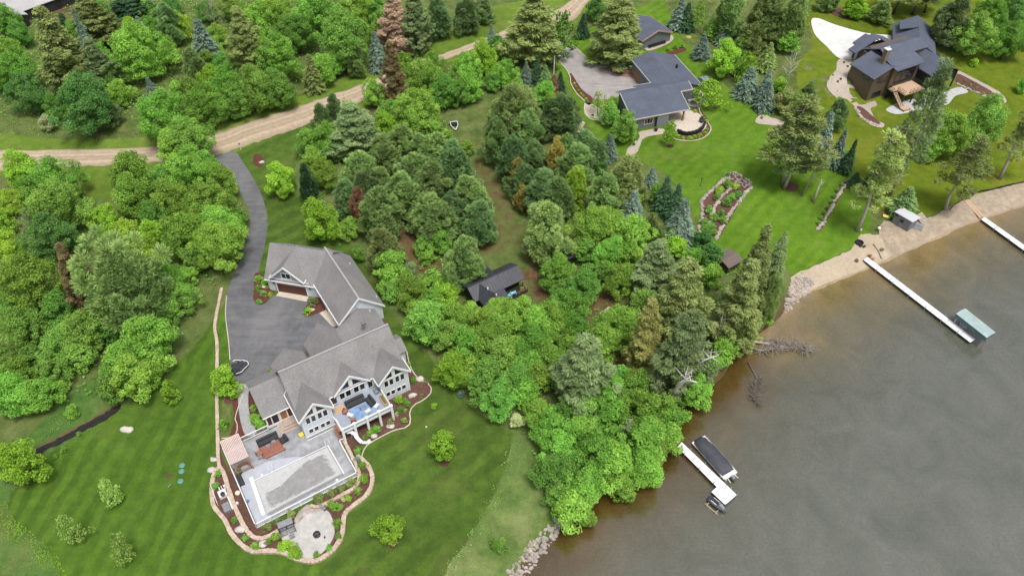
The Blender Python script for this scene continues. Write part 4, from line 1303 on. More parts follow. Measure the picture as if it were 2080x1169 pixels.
sheet('lawn', [(1640, 15), (1720, -8), (2140, -12), (2160, 352), (2080, 368), (2010, 388), (1955, 405), (1905, 428), (1870, 440), (1790, 425), (1745, 372), (1700, 318), (1650, 258), (1625, 200), (1620, 130), (1650, 90)], 0.04, LAWN_B, jit=0.15, res=3.0, seed=4)
sheet('road_verge', [(-120, 262), (0, 272), (150, 284), (300, 278), (420, 255), (520, 226), (610, 196), (690, 163), (760, 138), (810, 118), (870, 85), (940, 46), (1000, 14), (1060, 2), (1170, -30), (1260, -30), (1215, 25), (1170, 48),
                     (1110, 72), (1030, 92), (960, 112), (905, 131), (845, 156), (735, 222), (650, 258), (560, 292), (480, 318), (430, 330), (300, 352), (235, 400), (160, 404), (150, 352), (0, 360), (-120, 364)], 0.035, VERGE, jit=0.2, seed=5)

# gravel road with worn tracks
m, nt, b = new_mat('gravel_road')
vec = coords(nt, 'Object')
at = _n(nt, 'ShaderNodeAttribute', attribute_name='across')
f = noise(nt, 1.1, 6, 0.72, vec)
col = ramp(nt, [(0.3, (0.325, 0.252, 0.178)), (0.7, (0.46, 0.375, 0.278))], f)
wob = math_(nt, 'ADD', at.outputs['Fac'], math_(nt, 'MULTIPLY', math_(nt, 'SUBTRACT', noise(nt, 0.12, 3, 0.5, vec), 0.5), 0.14))
trk = ramp(nt, [(0.0, (0.78, 0.76, 0.74)), (0.10, (1.1, 1.1, 1.1)), (0.24, (0.98, 0.97, 0.96)), (0.32, (1.22, 1.22, 1.22)), (0.42, (0.88, 0.86, 0.84)), (0.52, (1.0, 0.99, 0.98)), (0.62, (0.86, 0.84, 0.82)), (0.70, (1.2, 1.2, 1.2)), (0.86, (0.95, 0.94, 0.92)), (1.0, (0.8, 0.78, 0.76))], wob)
col = mixc(nt, 1.0, col, trk, 'MULTIPLY')
fine = noise(nt, 14, 2, 0.7, vec)
col = mixc(nt, 1.0, col, ramp(nt, [(0.3, (0.86,) * 3), (0.7, (1.12,) * 3)], fine), 'MULTIPLY')
nt.links.new(col, b.inputs['Base Color'])
b.inputs['Roughness'].default_value = 0.95
b.inputs['Specular IOR Level'].default_value = 0.2
def ribbon(name, up, lo, z, mat, n=10):
    """strip between two pixel lines with equal point counts"""
    A, B = catmull([G(*p) for p in up], n), catmull([G(*p) for p in lo], n)
    K = 8
    rs = np.random.RandomState(3)
    vs, fs, ac = [], [], []
    for i in range(len(A)):
        for k in range(K + 1):
            t = k / K
            p = A[i] * (1 - t) + B[i] * t
            if k in (0, K):
                p = p + rs.normal(0, 0.16, 2)
            vs.append((p[0], p[1], z + 0.06 * math.sin(math.pi * t)))
            ac.append(t)
    for i in range(len(A) - 1):
        for k in range(K):
            a = i * (K + 1) + k
            fs.append((a, a + K + 1, a + K + 2, a + 1))
    me = bpy.data.meshes.new(name)
    me.from_pydata(vs, [], fs)
    me.update()
    if me.polygons[0].normal.z < 0:
        me.flip_normals()
    pt_attr(me, 'across', np.array(ac))
    return tag(addmesh(name, me, mat), kind='structure')
ribbon('gravel_road',
       [(-300, 307), (-60, 307), (0, 306), (150, 304), (300, 299), (420, 277), (500, 251), (600, 219), (659, 198), (746, 167), (834, 128), (900, 110), (988, 77), (1030, 60), (1080, 42), (1128, 22), (1165, -2), (1215, -40), (1300, -90)],
       [(-300, 354), (-60, 351), (0, 347), (150, 340), (300, 331), (430, 318), (505, 294), (600, 262), (650, 242), (738, 205), (845, 145), (905, 122), (975, 96), (1040, 78), (1105, 60), (1165, 41), (1196, 4), (1245, -40), (1330, -90)], 0.07, m)

# asphalt driveway
def asphalt(name, c1, c2, patchy):
    m, nt, b = new_mat(name)
    vec = coords(nt, 'Object')
    col = ramp(nt, [(0.3, c1), (0.7, c2)], noise(nt, 0.35, 6, 0.7, vec))
    big = ramp(nt, [(0.45, (0, 0, 0)), (0.75, (patchy,) * 3)], noise(nt, 0.11, 5, 0.62, coords(nt, 'Object', math.radians(35), (1, 0.4, 1)), 0.5))
    col = mixc(nt, big, col, (0.255, 0.245, 0.245))
    st = ramp(nt, [(0.3, (0.84,) * 3), (0.7, (1.15,) * 3)], noise(nt, 0.5, 4, 0.7, coords(nt, 'Object', math.radians(70), (0.2, 2.2, 1))))
    col = mixc(nt, 1.0, col, st, 'MULTIPLY')
    fine = noise(nt, 18, 2, 0.7, vec)
    col = mixc(nt, 1.0, col, ramp(nt, [(0.3, (0.85,) * 3), (0.7, (1.15,) * 3)], fine), 'MULTIPLY')
    vo = _n(nt, 'ShaderNodeTexVoronoi', feature='DISTANCE_TO_EDGE')
    vo.inputs['Scale'].default_value = 0.16
    wv = coords(nt, 'Object')
    nt.links.new(wv, vo.inputs['Vector'])
    crack = ramp(nt, [(0.0, (0.62,) * 3), (0.012, (1, 1, 1))], math_(nt, 'ADD', vo.outputs['Distance'], math_(nt, 'MULTIPLY', noise(nt, 0.8, 3, 0.6, vec), 0.02)))
    col = mixc(nt, 1.0, col, crack, 'MULTIPLY')
    nt.links.new(col, b.inputs['Base Color'])
    b.inputs['Roughness'].default_value = 0.85
    bump(nt, b, fine, 0.3, 0.02)
    return m
ASPH = asphalt('driveway_asphalt', (0.080, 0.082, 0.090), (0.150, 0.150, 0.158), 0.5)
sheet('driveway', [(434, 319), (458, 312), (478, 309), (492, 328), (512, 358), (533, 400), (542, 440), (541, 480), (531, 530), (517, 580), (516, 604), (524, 618), (540, 616), (556, 600), (610, 600), (660, 605), (690, 640), (700, 670), (690, 710), (630, 730), (575, 748),
                   (548, 750), (531, 782), (512, 794), (487, 786), (470, 744), (464, 690), (458, 640), (461, 600), (472, 566), (490, 524), (505, 475), (506, 430), (488, 392), (472, 356), (450, 332)], 0.085, ASPH, n=5, jit=0.02)
DRIVE2 = asphalt('old_grey_drive', (0.25, 0.23, 0.225), (0.37, 0.345, 0.33), 0.3)
sheet('driveway', [(1136, 120), (1160, 92), (1195, 118), (1230, 140), (1265, 156), (1290, 158), (1300, 168), (1285, 186), (1262, 192), (1246, 200), (1205, 202), (1180, 180), (1158, 152)], 0.085, DRIVE2, jit=0.03)
sheet('driveway', [(1655, 70), (1648, 42), (1662, 38), (1700, 52), (1760, 68), (1830, 75), (1836, 92), (1800, 105), (1745, 118), (1720, 122), (1700, 116), (1680, 96)], 0.09, MAT['white_concrete'], res=3.0)
sheet('garage_apron', [(569, 590), (627, 603), (623, 613), (561, 601)], 0.10, MAT['concrete'], smooth=False)
sheet('garage_apron', [(649, 636), (662, 629), (690, 660), (676, 664)], 0.10, MAT['concrete'], smooth=False)

# beach, beach vegetation strip and riprap
SANDM = M('beach_sand', (0.37, 0.30, 0.21), (0.46, 0.385, 0.285), 1.6, 0.95, big=0.10, bigscale=0.3)
SANDB = M('weedy_sand', (0.265, 0.208, 0.15), (0.40, 0.328, 0.245), 1.1, 0.95, big=0.16, bigscale=0.35)
sheet('beach', [(1608, 592), (1606, 565), (1640, 546), (1690, 525), (1730, 504), (1746, 478), (1765, 476), (1800, 480), (1822, 500), (1815, 519), (1760, 545), (1700, 567), (1650, 586), (1625, 599)], 0.06, SANDM, jit=0.12, res=0.9, seed=6)
sheet('beach', [(1790, 486), (1785, 464), (1800, 448), (1850, 452), (1895, 440), (1950, 408), (2010, 388), (2090, 368), (2150, 352), (2150, 390), (2085, 413), (1990, 444), (1930, 469), (1870, 496), (1815, 520)], 0.075, SANDB, jit=0.12, res=0.9, seed=7)
sheet('wet_sand', [(1612, 606), (1625, 597), (1700, 564), (1755, 544), (1810, 519), (1870, 493), (1930, 466), (1990, 442), (2085, 411), (2150, 390), (2150, 397), (2087, 419), (1992, 449), (1932, 474), (1872, 500), (1812, 526), (1757, 552), (1702, 572), (1628, 606)], 0.09,
      M('wet_sand', (0.26, 0.185, 0.11), (0.36, 0.27, 0.18), 1.5, 0.6, big=0.1), jit=0.08, res=0.9, seed=8)

MEADOW_L = grass_mat('lush_meadow', (0.050, 0.110, 0.022), (0.105, 0.19, 0.042), (0.20, 0.17, 0.08), None, 0.7, 0.6)
MEADOW_R = grass_mat('rough_meadow', (0.060, 0.120, 0.024), (0.175, 0.235, 0.070), (0.34, 0.29, 0.16), None, 0.8, 0.3)
sheet('meadow', [(-60, 930), (60, 880), (140, 800), (200, 770), (250, 800), (262, 826), (235, 838), (165, 890), (95, 930), (60, 968), (20, 1008), (-60, 1010)], 0.025, MEADOW_L, jit=0.15, seed=15)
sheet('meadow', [(-60, 1005), (22, 1005), (30, 1062), (92, 1105), (132, 1180), (172, 1245), (-60, 1245)], 0.026, MEADOW_L, jit=0.15, seed=16)
sheet('meadow', [(1042, 880), (1090, 920), (1140, 1000), (1168, 1034), (1130, 1075), (1085, 1112), (1050, 1155), (1020, 1240), (880, 1240), (903, 1162), (963, 1077), (1003, 1005), (1033, 925)], 0.055, MEADOW_R, jit=0.10, res=1.5, seed=17)

# ditch with dark water
sheet('creek', [(60, 920), (95, 902), (140, 879), (180, 857), (215, 837), (240, 823), (246, 829), (222, 848), (185, 868), (145, 890), (100, 912), (66, 930)], 0.08, M('ditch_water', (0.012, 0.011, 0.010), (0.03, 0.024, 0.018), 1, 0.12), jit=0.1, seed=9)
sheet('creek_bank', [(58, 917), (94, 898), (138, 875), (178, 853), (214, 834), (238, 821), (240, 825), (215, 839), (180, 859), (140, 881), (95, 904), (60, 922)], 0.07, M('bank_earth', (0.07, 0.05, 0.025), (0.15, 0.105, 0.05), 1.2, 0.95, bmp=0.5), jit=0.12, seed=10)

# planting beds and patios of the large house
sheet('mulch_bed', [(518, 556), (516, 590), (514, 606), (523, 618), (541, 614), (556, 596), (560, 590), (548, 578), (534, 560)], 0.11, MAT['redmulch'], jit=0.02)
sheet('mulch_bed', [(616, 632), (622, 622), (636, 606), (650, 606), (661, 628), (652, 634), (632, 642), (619, 640)], 0.11, MAT['redmulch'], jit=0.02)
sheet('mulch_bed', [(480, 792), (506, 792), (528, 850), (545, 880), (560, 900), (545, 905), (520, 905), (480, 892), (468, 884), (474, 862), (475, 840), (472, 815)], 0.075, MAT['redmulch'], jit=0.03)
sheet('mulch_bed', [(788, 655), (800, 690), (826, 715), (830, 735), (832, 748), (860, 765), (876, 780), (874, 800), (855, 815), (838, 825), (832, 840), (834, 855), (820, 868), (790, 878), (755, 895), (735, 905), (722, 903), (700, 890), (690, 870), (740, 840), (800, 800), (812, 760), (795, 700), (775, 660)], 0.075, MAT['mulch'], jit=0.03)
sheet('mulch_bed', [(446, 890), (452, 930), (470, 960), (500, 1010), (520, 1060), (538, 1072), (600, 1045), (660, 1010), (722, 975), (730, 950), (700, 895), (720, 905), (745, 940), (760, 965), (752, 990), (715, 1022), (698, 1042), (694, 1075), (680, 1108), (640, 1132), (600, 1136),
                    (560, 1122), (510, 1112), (480, 1090), (455, 1050), (436, 1015), (432, 975), (445, 950), (440, 915)], 0.08, MAT['mulch'], jit=0.03)
sheet('walkway', [(487, 781), (508, 783), (505, 800), (505, 825), (510, 850), (521, 880), (500, 884), (490, 860), (485, 830), (484, 805)], 0.10, MAT['walk'], n=5)
sheet('fire_pit_patio', [(568, 1086), (590, 1072), (612, 1052), (640, 1036), (664, 1036), (676, 1055), (680, 1080), (672, 1102), (655, 1122), (634, 1134), (612, 1130), (594, 1115)], 0.11, MAT['paver'])
sheet('rock_steps', [(598, 1055), (612, 1034), (630, 1024), (652, 1030), (650, 1038), (625, 1044), (606, 1062)], 0.125, MAT['rock'], jit=0.03)
sheet('grass_strip', [(548, 752), (556, 742), (566, 748), (552, 770), (537, 786), (530, 783)], 0.11, LAWN_G)

# beds of the grey house
sheet('mulch_bed', [(1156, 152), (1162, 152), (1180, 180), (1202, 198), (1207, 206), (1196, 214), (1186, 204), (1168, 188), (1158, 170)], 0.10, MAT['redmulch'], jit=0.03)
sheet('brick_bed', [(1218, 138), (1260, 132), (1278, 140), (1284, 156), (1268, 157), (1240, 146)], 0.10, M('red_brick_bed', (0.22, 0.11, 0.085), (0.36, 0.2, 0.16), 2.5, 0.9, big=0.15), jit=0.02)
sheet('gravel_bed', [(1190, 208), (1206, 214), (1225, 226), (1240, 240), (1238, 254), (1226, 248), (1206, 240), (1190, 236), (1186, 222)], 0.10, MAT['gravelbed'], jit=0.03)
sheet('gravel_bed', [(1272, 318), (1276, 300), (1298, 280), (1300, 268), (1345, 262), (1346, 272), (1310, 280), (1300, 296), (1294, 310), (1280, 317)], 0.10, MAT['gravelbed'], jit=0.03)
sheet('patio', [(1354, 238), (1376, 224), (1396, 224), (1420, 232), (1434, 248), (1432, 262), (1412, 272), (1388, 270), (1368, 264)], 0.11, MAT['concrete'])
sheet('patio', [(1398, 208), (1404, 176), (1420, 176), (1430, 200), (1428, 212), (1416, 218), (1402, 216)], 0.11, MAT['paver'])
sheet('mulch_bed', [(1404, 216), (1418, 219), (1430, 232), (1441, 248), (1444, 262), (1434, 276), (1412, 284), (1380, 282), (1368, 274), (1390, 276), (1418, 272), (1434, 258), (1424, 238), (1410, 228)], 0.10, MAT['mulch'], jit=0.02)
sheet('gravel_bed', [(1310, 92), (1345, 78), (1362, 72), (1368, 80), (1352, 92), (1318, 104)], 0.10, MAT['gravelbed'], jit=0.03)
sheet('gravel_bed', [(1534, 245), (1550, 226), (1562, 238), (1590, 246), (1608, 256), (1598, 260), (1560, 254), (1540, 252)], 0.10, MAT['gravelbed'], jit=0.05)
sheet('mulch_bed', [(1354, 108), (1388, 98), (1392, 104), (1360, 114)], 0.10, MAT['redmulch'], jit=0.04)
sheet('rock_garden', [(1420, 470), (1424, 440), (1424, 415), (1440, 395), (1470, 365), (1480, 352), (1500, 356), (1526, 376), (1515, 395), (1495, 425), (1478, 455), (1458, 485), (1440, 475)], 0.10, MAT['mulch'], jit=0.05)
sheet('garden_row', [(1658, 462), (1672, 440), (1692, 405), (1712, 368), (1722, 374), (1700, 412), (1680, 448), (1668, 468)], 0.10, MAT['mulch'], jit=0.04)
# gravel terraces of the brown house
sheet('gravel_bed', [(1703, 122), (1724, 122), (1730, 130), (1722, 150), (1722, 168), (1742, 178), (1748, 192), (1740, 204), (1748, 214), (1776, 206), (1780, 216), (1768, 222), (1780, 244), (1796, 252), (1790, 260), (1762, 250), (1740, 222), (1722, 206), (1698, 198), (1680, 176), (1686, 156), (1698, 142)], 0.10, MAT['gravelbed'], jit=0.05, res=1.5)
sheet('mulch_bed', [(1740, 218), (1752, 220), (1776, 240), (1788, 252), (1770, 250), (1748, 236)], 0.14, MAT['mulch'], jit=0.03)
sheet('mulch_bed', [(1946, 152), (1966, 160), (2010, 184), (2034, 202), (2038, 208), (2010, 202), (1966, 180), (1942, 170)], 0.12, MAT['mulch'], jit=0.03, res=1.5)
sheet('gravel_bed', [(1944, 150), (1950, 146), (1990, 166), (2030, 188), (2044, 204), (2040, 210), (2034, 202), (2010, 184), (1966, 160)], 0.11, MAT['gravelbed'], jit=0.03, res=1.5)
sheet('patio', [(1815, 232), (1800, 222), (1840, 205), (1890, 198), (1920, 186), (1950, 178), (1966, 188), (1940, 196), (1926, 212), (1900, 218), (1850, 228), (1832, 232)], 0.12, MAT['patio_grey'], res=1.5)
sheet('mulch_bed', [(1684, 18), (1700, 16), (1722, 24), (1728, 36), (1722, 40), (1700, 34), (1686, 26)], 0.12, MAT['mulch'], jit=0.05, res=2)
sheet('mulch_bed', [(514, 322), (518, 314), (532, 316), (536, 332), (528, 340), (518, 336)], 0.10, MAT['redmulch'], jit=0.02)
# mulch rings under lawn trees
for (x, y, r) in ((565, 398, 1.0), (466, 812, 0.8), (798, 1103, 0.8), (903, 940, 0.7), (1360, 297, 0.7), (1448, 217, 0.8), (1606, 379, 1.6)):
    p = G(x, y)
    sheet_world('mulch_ring', [(p.x + r * math.cos(a), p.y + r * math.sin(a)) for a in np.linspace(0, 2 * math.pi, 24)[:-1]], 0.10, MAT['mulch'])

# ---------------------------------------------------------------- ground cover nobody could count
def scatter_leaves(name, polys, n, s, hmax, mats, seed, up=0.7, asp=0.6, hole=None):
    rs = np.random.RandomState(seed)
    pts = []
    for px in polys:
        w = np.array([(G(x, y).x, G(x, y).y) for x, y in px])
        lo, hi = w.min(0), w.max(0)
        A = (hi - lo).prod()
        k = int(n * A)
        q = rs.uniform(lo, hi, (k, 2))
        pts.append(q[inside(q[:, 0], q[:, 1], w)])
    q = np.vstack(pts)
    # clumping
    cl = np.sin(q[:, 0] * 0.9 + 1.3 * np.sin(q[:, 1] * 0.5)) * np.sin(q[:, 1] * 0.8 + 1.7 * np.sin(q[:, 0] * 0.4))
    keep = rs.uniform(-1, 1, len(q)) < cl * 1.2 + 0.35
    q, cl = q[keep], cl[keep]
    z = zg(q[:, 0], q[:, 1]) + 0.05 + hmax * np.clip(0.35 + 0.65 * cl, 0.08, 1) * rs.uniform(0.1, 1, len(q))
    C = np.column_stack([q, z])
    N = unit(rs.normal(size=C.shape) * (1 - up) + np.array([0, 0, up]))
    me = leaves(name, C, N, s * rs.uniform(0.6, 1.4, len(C)), asp, 0.4 + 0.25 * cl + rs.uniform(-0.25, 0.25, len(C)), rs)
    return tag(addmesh(name, me, mats), kind='stuff')

scatter_leaves('undergrowth', [
    [(-20, 10), (520, -20), (780, -20), (790, 90), (740, 120), (640, 170), (500, 225), (430, 240), (300, 250), (160, 258), (30, 235), (-20, 240)],
    [(760, 200), (850, 160), (980, 100), (1060, 110), (1010, 190), (940, 200), (900, 290), (780, 260)]], 2.6, 0.24, 2.2, MAT['leaf_mid'], 21, 0.5)
scatter_leaves('undergrowth', [
    [(-20, 410), (240, 420), (440, 320), (495, 420), (500, 520), (430, 600), (370, 690), (230, 800), (60, 830), (-20, 820)],
    [(600, 270), (700, 200), (760, 260), (690, 500), (640, 430), (610, 340)],
    [(760, 560), (900, 520), (960, 610), (1100, 620), (1200, 640), (1300, 560), (1420, 480), (1560, 600), (1510, 690), (1390, 800), (1370, 890), (1250, 980), (1180, 1040), (1100, 960), (1050, 870), (930, 780), (850, 680)]], 2.0, 0.24, 1.8, MAT['leaf_mid'], 22, 0.5)
scatter_leaves('meadow_grass', [[(1050, 890), (1100, 960), (1150, 1030), (1110, 1090), (1050, 1160), (1000, 1230), (885, 1230), (910, 1160), (968, 1078), (1005, 1005), (1040, 925)]], 3.5, 0.12, 0.5, MAT['leaf_bright'], 23, 0.5, 0.35)
scatter_leaves('meadow_grass', [[(-20, 1030), (25, 1040), (30, 1065), (92, 1108), (132, 1180), (160, 1235), (-20, 1235)], [(60, 935), (100, 918), (180, 872), (235, 836), (200, 872), (150, 900), (90, 945)],
                                [(100, 850), (190, 790), (230, 810), (140, 868), (80, 905)]], 8.0, 0.12, 0.5, MAT['leaf_bright'], 24, 0.35, 0.35)
scatter_leaves('meadow_grass', [[(-20, 245), (30, 240), (160, 262), (300, 262), (420, 240), (300, 280), (150, 286), (-20, 272)]], 9.0, 0.14, 0.6, MAT['leaf_bright'], 25, 0.35, 0.35)
scatter_leaves('tall_grass', [[(12, 1016), (30, 1054), (60, 1078), (98, 1098), (134, 1158), (160, 1235), (118, 1235), (96, 1172), (70, 1124), (6, 1092), (-10, 1040)]], 34.0, 0.13, 0.5, MAT['leaf_lime'], 26, 0.7, 0.4)

scatter_leaves('meadow_grass', [[(1030, 905), (1048, 905), (1040, 945), (1016, 1012), (978, 1086), (922, 1166), (900, 1235), (874, 1235), (896, 1160), (952, 1072), (994, 1000), (1024, 930)]], 9.0, 0.13, 0.35, MAT['leaf_mid'], 27, 0.5, 0.4)

def rock_field(name, polys, n, r, seed, label=None):
    rs = np.random.RandomState(seed)
    mb = MB()
    for px in polys:
        w = np.array([(P(x, y, -0.15).x, P(x, y, -0.15).y) for x, y in px])
        lo, hi = w.min(0), w.max(0)
        k = int(n * (hi - lo).prod())
        q = rs.uniform(lo, hi, (k, 2))
        q = q[inside(q[:, 0], q[:, 1], w)]
        zz = zg(q[:, 0], q[:, 1])
        for (x, y), z in zip(q, zz):
            s = r * rs.uniform(0.5, 1.5)
            a = rs.uniform(0, 6.28)
            ca, sa = math.cos(a), math.sin(a)
            dx, dy, dz = s * rs.uniform(0.8, 1.3), s * rs.uniform(0.6, 1.0), s * rs.uniform(0.4, 0.8)
            base = [(dx, 0, 0), (0.35 * dx, dy, 0), (-0.8 * dx, 0.7 * dy, 0), (-dx, -0.4 * dy, 0), (0.1 * dx, -dy, 0)]
            top = [(0.6 * dx, 0.05 * dy, dz), (0.1 * dx, 0.6 * dy, dz * 0.9), (-0.55 * dx, 0.3 * dy, dz), (-0.5 * dx, -0.35 * dy, dz * 1.05), (0.1 * dx, -0.6 * dy, dz * 0.85)]
            vs = [(x + ca * p[0] - sa * p[1], y + sa * p[0] + ca * p[1], z + p[2] - 0.06) for p in base + top]
            mb.add(vs, [(9, 8, 7, 6, 5)[::-1]] + [(i, (i + 1) % 5, 5 + (i + 1) % 5, 5 + i) for i in range(5)])
    return tag(mb.build(name, MAT['rock']), kind='stuff')
rock_field('shore_rocks', [[(1020, 1210), (1034, 1158), (1070, 1108), (1100, 1078), (1136, 1042), (1164, 1026), (1180, 1046), (1150, 1078), (1118, 1108), (1092, 1140), (1062, 1180)],
                           [(1606, 575), (1630, 555), (1652, 572), (1650, 590), (1628, 604), (1610, 622), (1596, 638), (1590, 630)]], 9.0, 0.33, 31)
rock_field('shore_rocks', [[(1180, 1035), (1260, 978), (1330, 940), (1366, 880), (1372, 830), (1384, 832), (1378, 886), (1345, 940), (1270, 992), (1195, 1046)]], 1.4, 0.32, 32)
rock_field('shore_rocks', [[(1474, 352), (1484, 348), (1504, 354), (1528, 374), (1522, 388), (1508, 384), (1488, 372), (1476, 366)]], 7, 0.3, 33)
# ================================================================ buildings
def frame_empty(name, label, cat, o, yaw, z=0.0):
    return thing(name, label, cat, (o[0], o[1], z), yaw)

class TrimSet:
    """trim boards kept as one mesh per wing"""
    def __init__(self):
        self.sets = [MB()]
    def new(self):
        self.sets.append(MB())
    def hexa(self, p):
        return self.sets[-1].hexa(p)
    def bar(self, *a):
        self.new()
        return self.sets[-1].bar(*a)
    def build(self, name, mat, parent):
        for m_ in self.sets:
            if m_.v:
                m_.build(name, mat, parent)

class House:
    """collects walls, roof slabs and trim of one building in its own frame (x along the ridge, y inland)"""
    def __init__(self, root):
        self.root = root
        self.wall, self.roof, self.trim = MB(), MB(), TrimSet()

    def wing(self, axis, c, s0, s1, half, ze, slope, oh=0.35, og=0.3, t=0.16, z0=-0.1, wall=True, trim=True, xf=None, gab=(1, 1), eaves=(1, 1), wb=None, right_half=None):
        """gable-roofed wing: half = ridge to eave edge (plan), ze = eave-edge height, s0..s1 = roof extent along the ridge"""
        hr = right_half or half
        self.trim.new()
        zr = ze + half * slope
        sl2 = (zr - ze) / hr if right_half is None else slope
        zer = zr - hr * sl2
        def q(s, a, z):
            p = Vector((s, c + a, z)) if axis == 'x' else Vector((c + a, s, z))
            return xf @ p if xf is not None else p
        # roof slabs
        for sgn, h_, ze_ in ((-1, half, ze), (1, hr, zer)):
            a1 = sgn * h_
            bot = [q(s0, 0, zr - t), q(s1, 0, zr - t), q(s1, a1, ze_ - t), q(s0, a1, ze_ - t)]
            top = [q(s0, 0, zr), q(s1, 0, zr), q(s1, a1, ze_), q(s0, a1, ze_)]
            self.roof.hexa(bot + top)
            if trim:
                for s, flag in ((s0, gab[0]), (s1, gab[1])):
                    if not flag:
                        continue
                    e = 0.14 if s == s1 else -0.14
                    self.trim.hexa([q(s, 0, zr - t - 0.2), q(s + e, 0, zr - t - 0.2), q(s + e, a1 * 1.01, ze_ - t - 0.2), q(s, a1 * 1.01, ze_ - t - 0.2),
                                    q(s, 0, zr + 0.03), q(s + e, 0, zr + 0.03), q(s + e, a1 * 1.01, ze_ + 0.03), q(s, a1 * 1.01, ze_ + 0.03)])
                if not eaves[0 if sgn < 0 else 1]:
                    continue
                self.trim.hexa([q(s0, a1, ze_ - t - 0.02), q(s1, a1, ze_ - t - 0.02), q(s1, a1 + sgn * 0.12, ze_ - t - 0.02), q(s0, a1 + sgn * 0.12, ze_ - t - 0.02),
                                q(s0, a1, ze_ - 0.03), q(s1, a1, ze_ - 0.03), q(s1, a1 + sgn * 0.12, ze_ - 0.03), q(s0, a1 + sgn * 0.12, ze_ - 0.03)])
        if wall:
            w0, w1 = s0 + og, s1 - og
            hl, hr2 = half - oh, hr - oh
            tl, tr = ze + oh * slope - t - 0.02, zer + oh * sl2 - t - 0.02
            prof = [(-hl, z0), (hr2, z0), (hr2, tr), (0, zr - t - 0.02), (-hl, tl)]
            vs = [q(w0, a, z) for a, z in prof] + [q(w1, a, z) for a, z in prof]
            (wb or self.wall).add(vs, [(4, 3, 2, 1, 0), (5, 6, 7, 8, 9)] + [(i, (i + 1) % 5, 5 + (i + 1) % 5, 5 + i) for i in range(5)])
        return zr

def window(parent, c, ax, out, w, h, name='window', frame=None, pane=None, fw=0.08, mull=0, depth=0.06):
    """framed window centred at c on a wall; ax = along-wall unit vector, out = outward normal"""
    c, ax, out = Vector(c), Vector(ax).normalized(), Vector(out).normalized()
    up = Vector((0, 0, 1))
    def bx(mb, u0, u1, z0, z1, d0, d1):
        pts = []
        for zz in (z0, z1):
            for (u, d) in ((u0, d0), (u1, d0), (u1, d1), (u0, d1)):
                pts.append(c + ax * u + out * d + up * zz)
        mb.hexa(pts)
    mb = MB()
    a, b = w / 2, h / 2
    bx(mb, -a - fw, a + fw, b, b + fw, -0.03, depth)
    bx(mb, -a - fw, a + fw, -b - fw, -b, -0.03, depth + 0.02)
    bx(mb, -a - fw, -a, -b, b, -0.03, depth)
    bx(mb, a, a + fw, -b, b, -0.03, depth)
    for i in range(mull):
        u = -a + w * (i + 1) / (mull + 1)
        bx(mb, u - 0.035, u + 0.035, -b, b, -0.03, depth - 0.01)
    o = mb.build(name, frame or MAT['trim'], parent)
    mb = MB()
    bx(mb, -a + 0.002, a - 0.002, -b + 0.002, b - 0.002, -0.02, 0.02)
    mb.build('pane', pane or MAT['glass'], o)
    return o

def tri_window(parent, pts, out, inset=0.1):
    """triangular gable window: frame ring and pane"""
    out = Vector(out).normalized()
    pts = [Vector(p) for p in pts]
    cen = sum(pts, Vector()) / 3
    inn = [p.lerp(cen, inset * 2.0) for p in pts]
    mb = MB()
    n = 3
    vs = [p - out * 0.02 for p in pts] + [p + out * 0.06 for p in pts] + [p - out * 0.02 for p in inn] + [p + out * 0.06 for p in inn]
    fs = []
    for i in range(n):
        j = (i + 1) % n
        fs += [(i, j, 3 + j, 3 + i), (6 + i, 6 + j, 9 + j, 9 + i), (3 + i, 3 + j, 9 + j, 9 + i)]
    mb.add(vs, fs)
    o = mb.build('gable_window', MAT['trim'], parent)
    mb = MB()
    vs = [p - out * 0.02 for p in inn] + [p + out * 0.02 for p in inn]
    mb.add(vs, [(0, 1, 2), (5, 4, 3), (0, 3, 4, 1), (1, 4, 5, 2), (2, 5, 3, 0)])
    mb.build('pane', MAT['glass'], o)
    return o

# ---------------------------------------------------------------- the large grey-roofed house
HO, HYAW = (-30.43, 64.82), math.radians(32)
hs = frame_empty('large_house', 'large pale blue house with grey shingle roofs, lake gables and attached garage wings', 'house', HO, HYAW)
H = House(hs)
gwall = MB()
H.wing('x', 6.35, -0.4, 17.3, 4.5, 5.0, 1.07, gab=(0, 0), eaves=(1, 0))                       # main block
H.wing('y', 2.03, 0.0, 6.0, 2.7, 5.0, 1.07)                          # lake gables
H.wing('y', 8.45, 1.7, 6.0, 2.95, 5.0, 1.05, og=0.3)
H.wing('y', 14.72, 0.0, 6.0, 2.72, 5.0, 1.07)
H.wing('x', 8.9, -4.85, 0.0, 4.0, 3.2, 0.72, gab=(0, 0), eaves=(1, 0))             # porch wing
H.wing('y', 2.4, 9.0, 14.1, 2.75, 3.0, 0.9, trim=False)                          # entry gables to the drive
H.wing('y', 8.75, 9.0, 15.5, 3.05, 3.0, 1.13, trim=False)
H.wing('x', 6.9, 16.8, 19.2, 2.0, 3.7, 0.6, trim=False)                          # east bump
H.wing('y', 15.75, 10.5, 17.0, 3.0, 3.2, 0.62, trim=False)                       # link to the garage
H.wing('y', 12.6, 10.2, 15.2, 2.3, 3.2, 0.45, trim=False)
H.wing('y', 16.35, 16.1, 30.4, 4.15, 3.3, 1.0, gab=(1, 0), eaves=(1, 0))                       # garage wing with long ridge
X1 = Matrix.Translation((6.08, 32.9, 0)) @ Matrix.Rotation(math.radians(-44), 4, 'Z')
H.wing('x', 4.5, -0.75, 11.0, 4.75, 3.0, 0.92, xf=X1, gab=(0, 0), eaves=(1, 0))    # garage wing with the brown door
H.wing('y', 3.65, -0.35, 5.5, 3.2, 3.7, 0.98, xf=X1, gab=(1, 0), og=0.35, wb=gwall)
H.wall.build('wall', MAT['siding'], hs)
gwall.build('garage_gable', MAT['siding_dark'], hs)
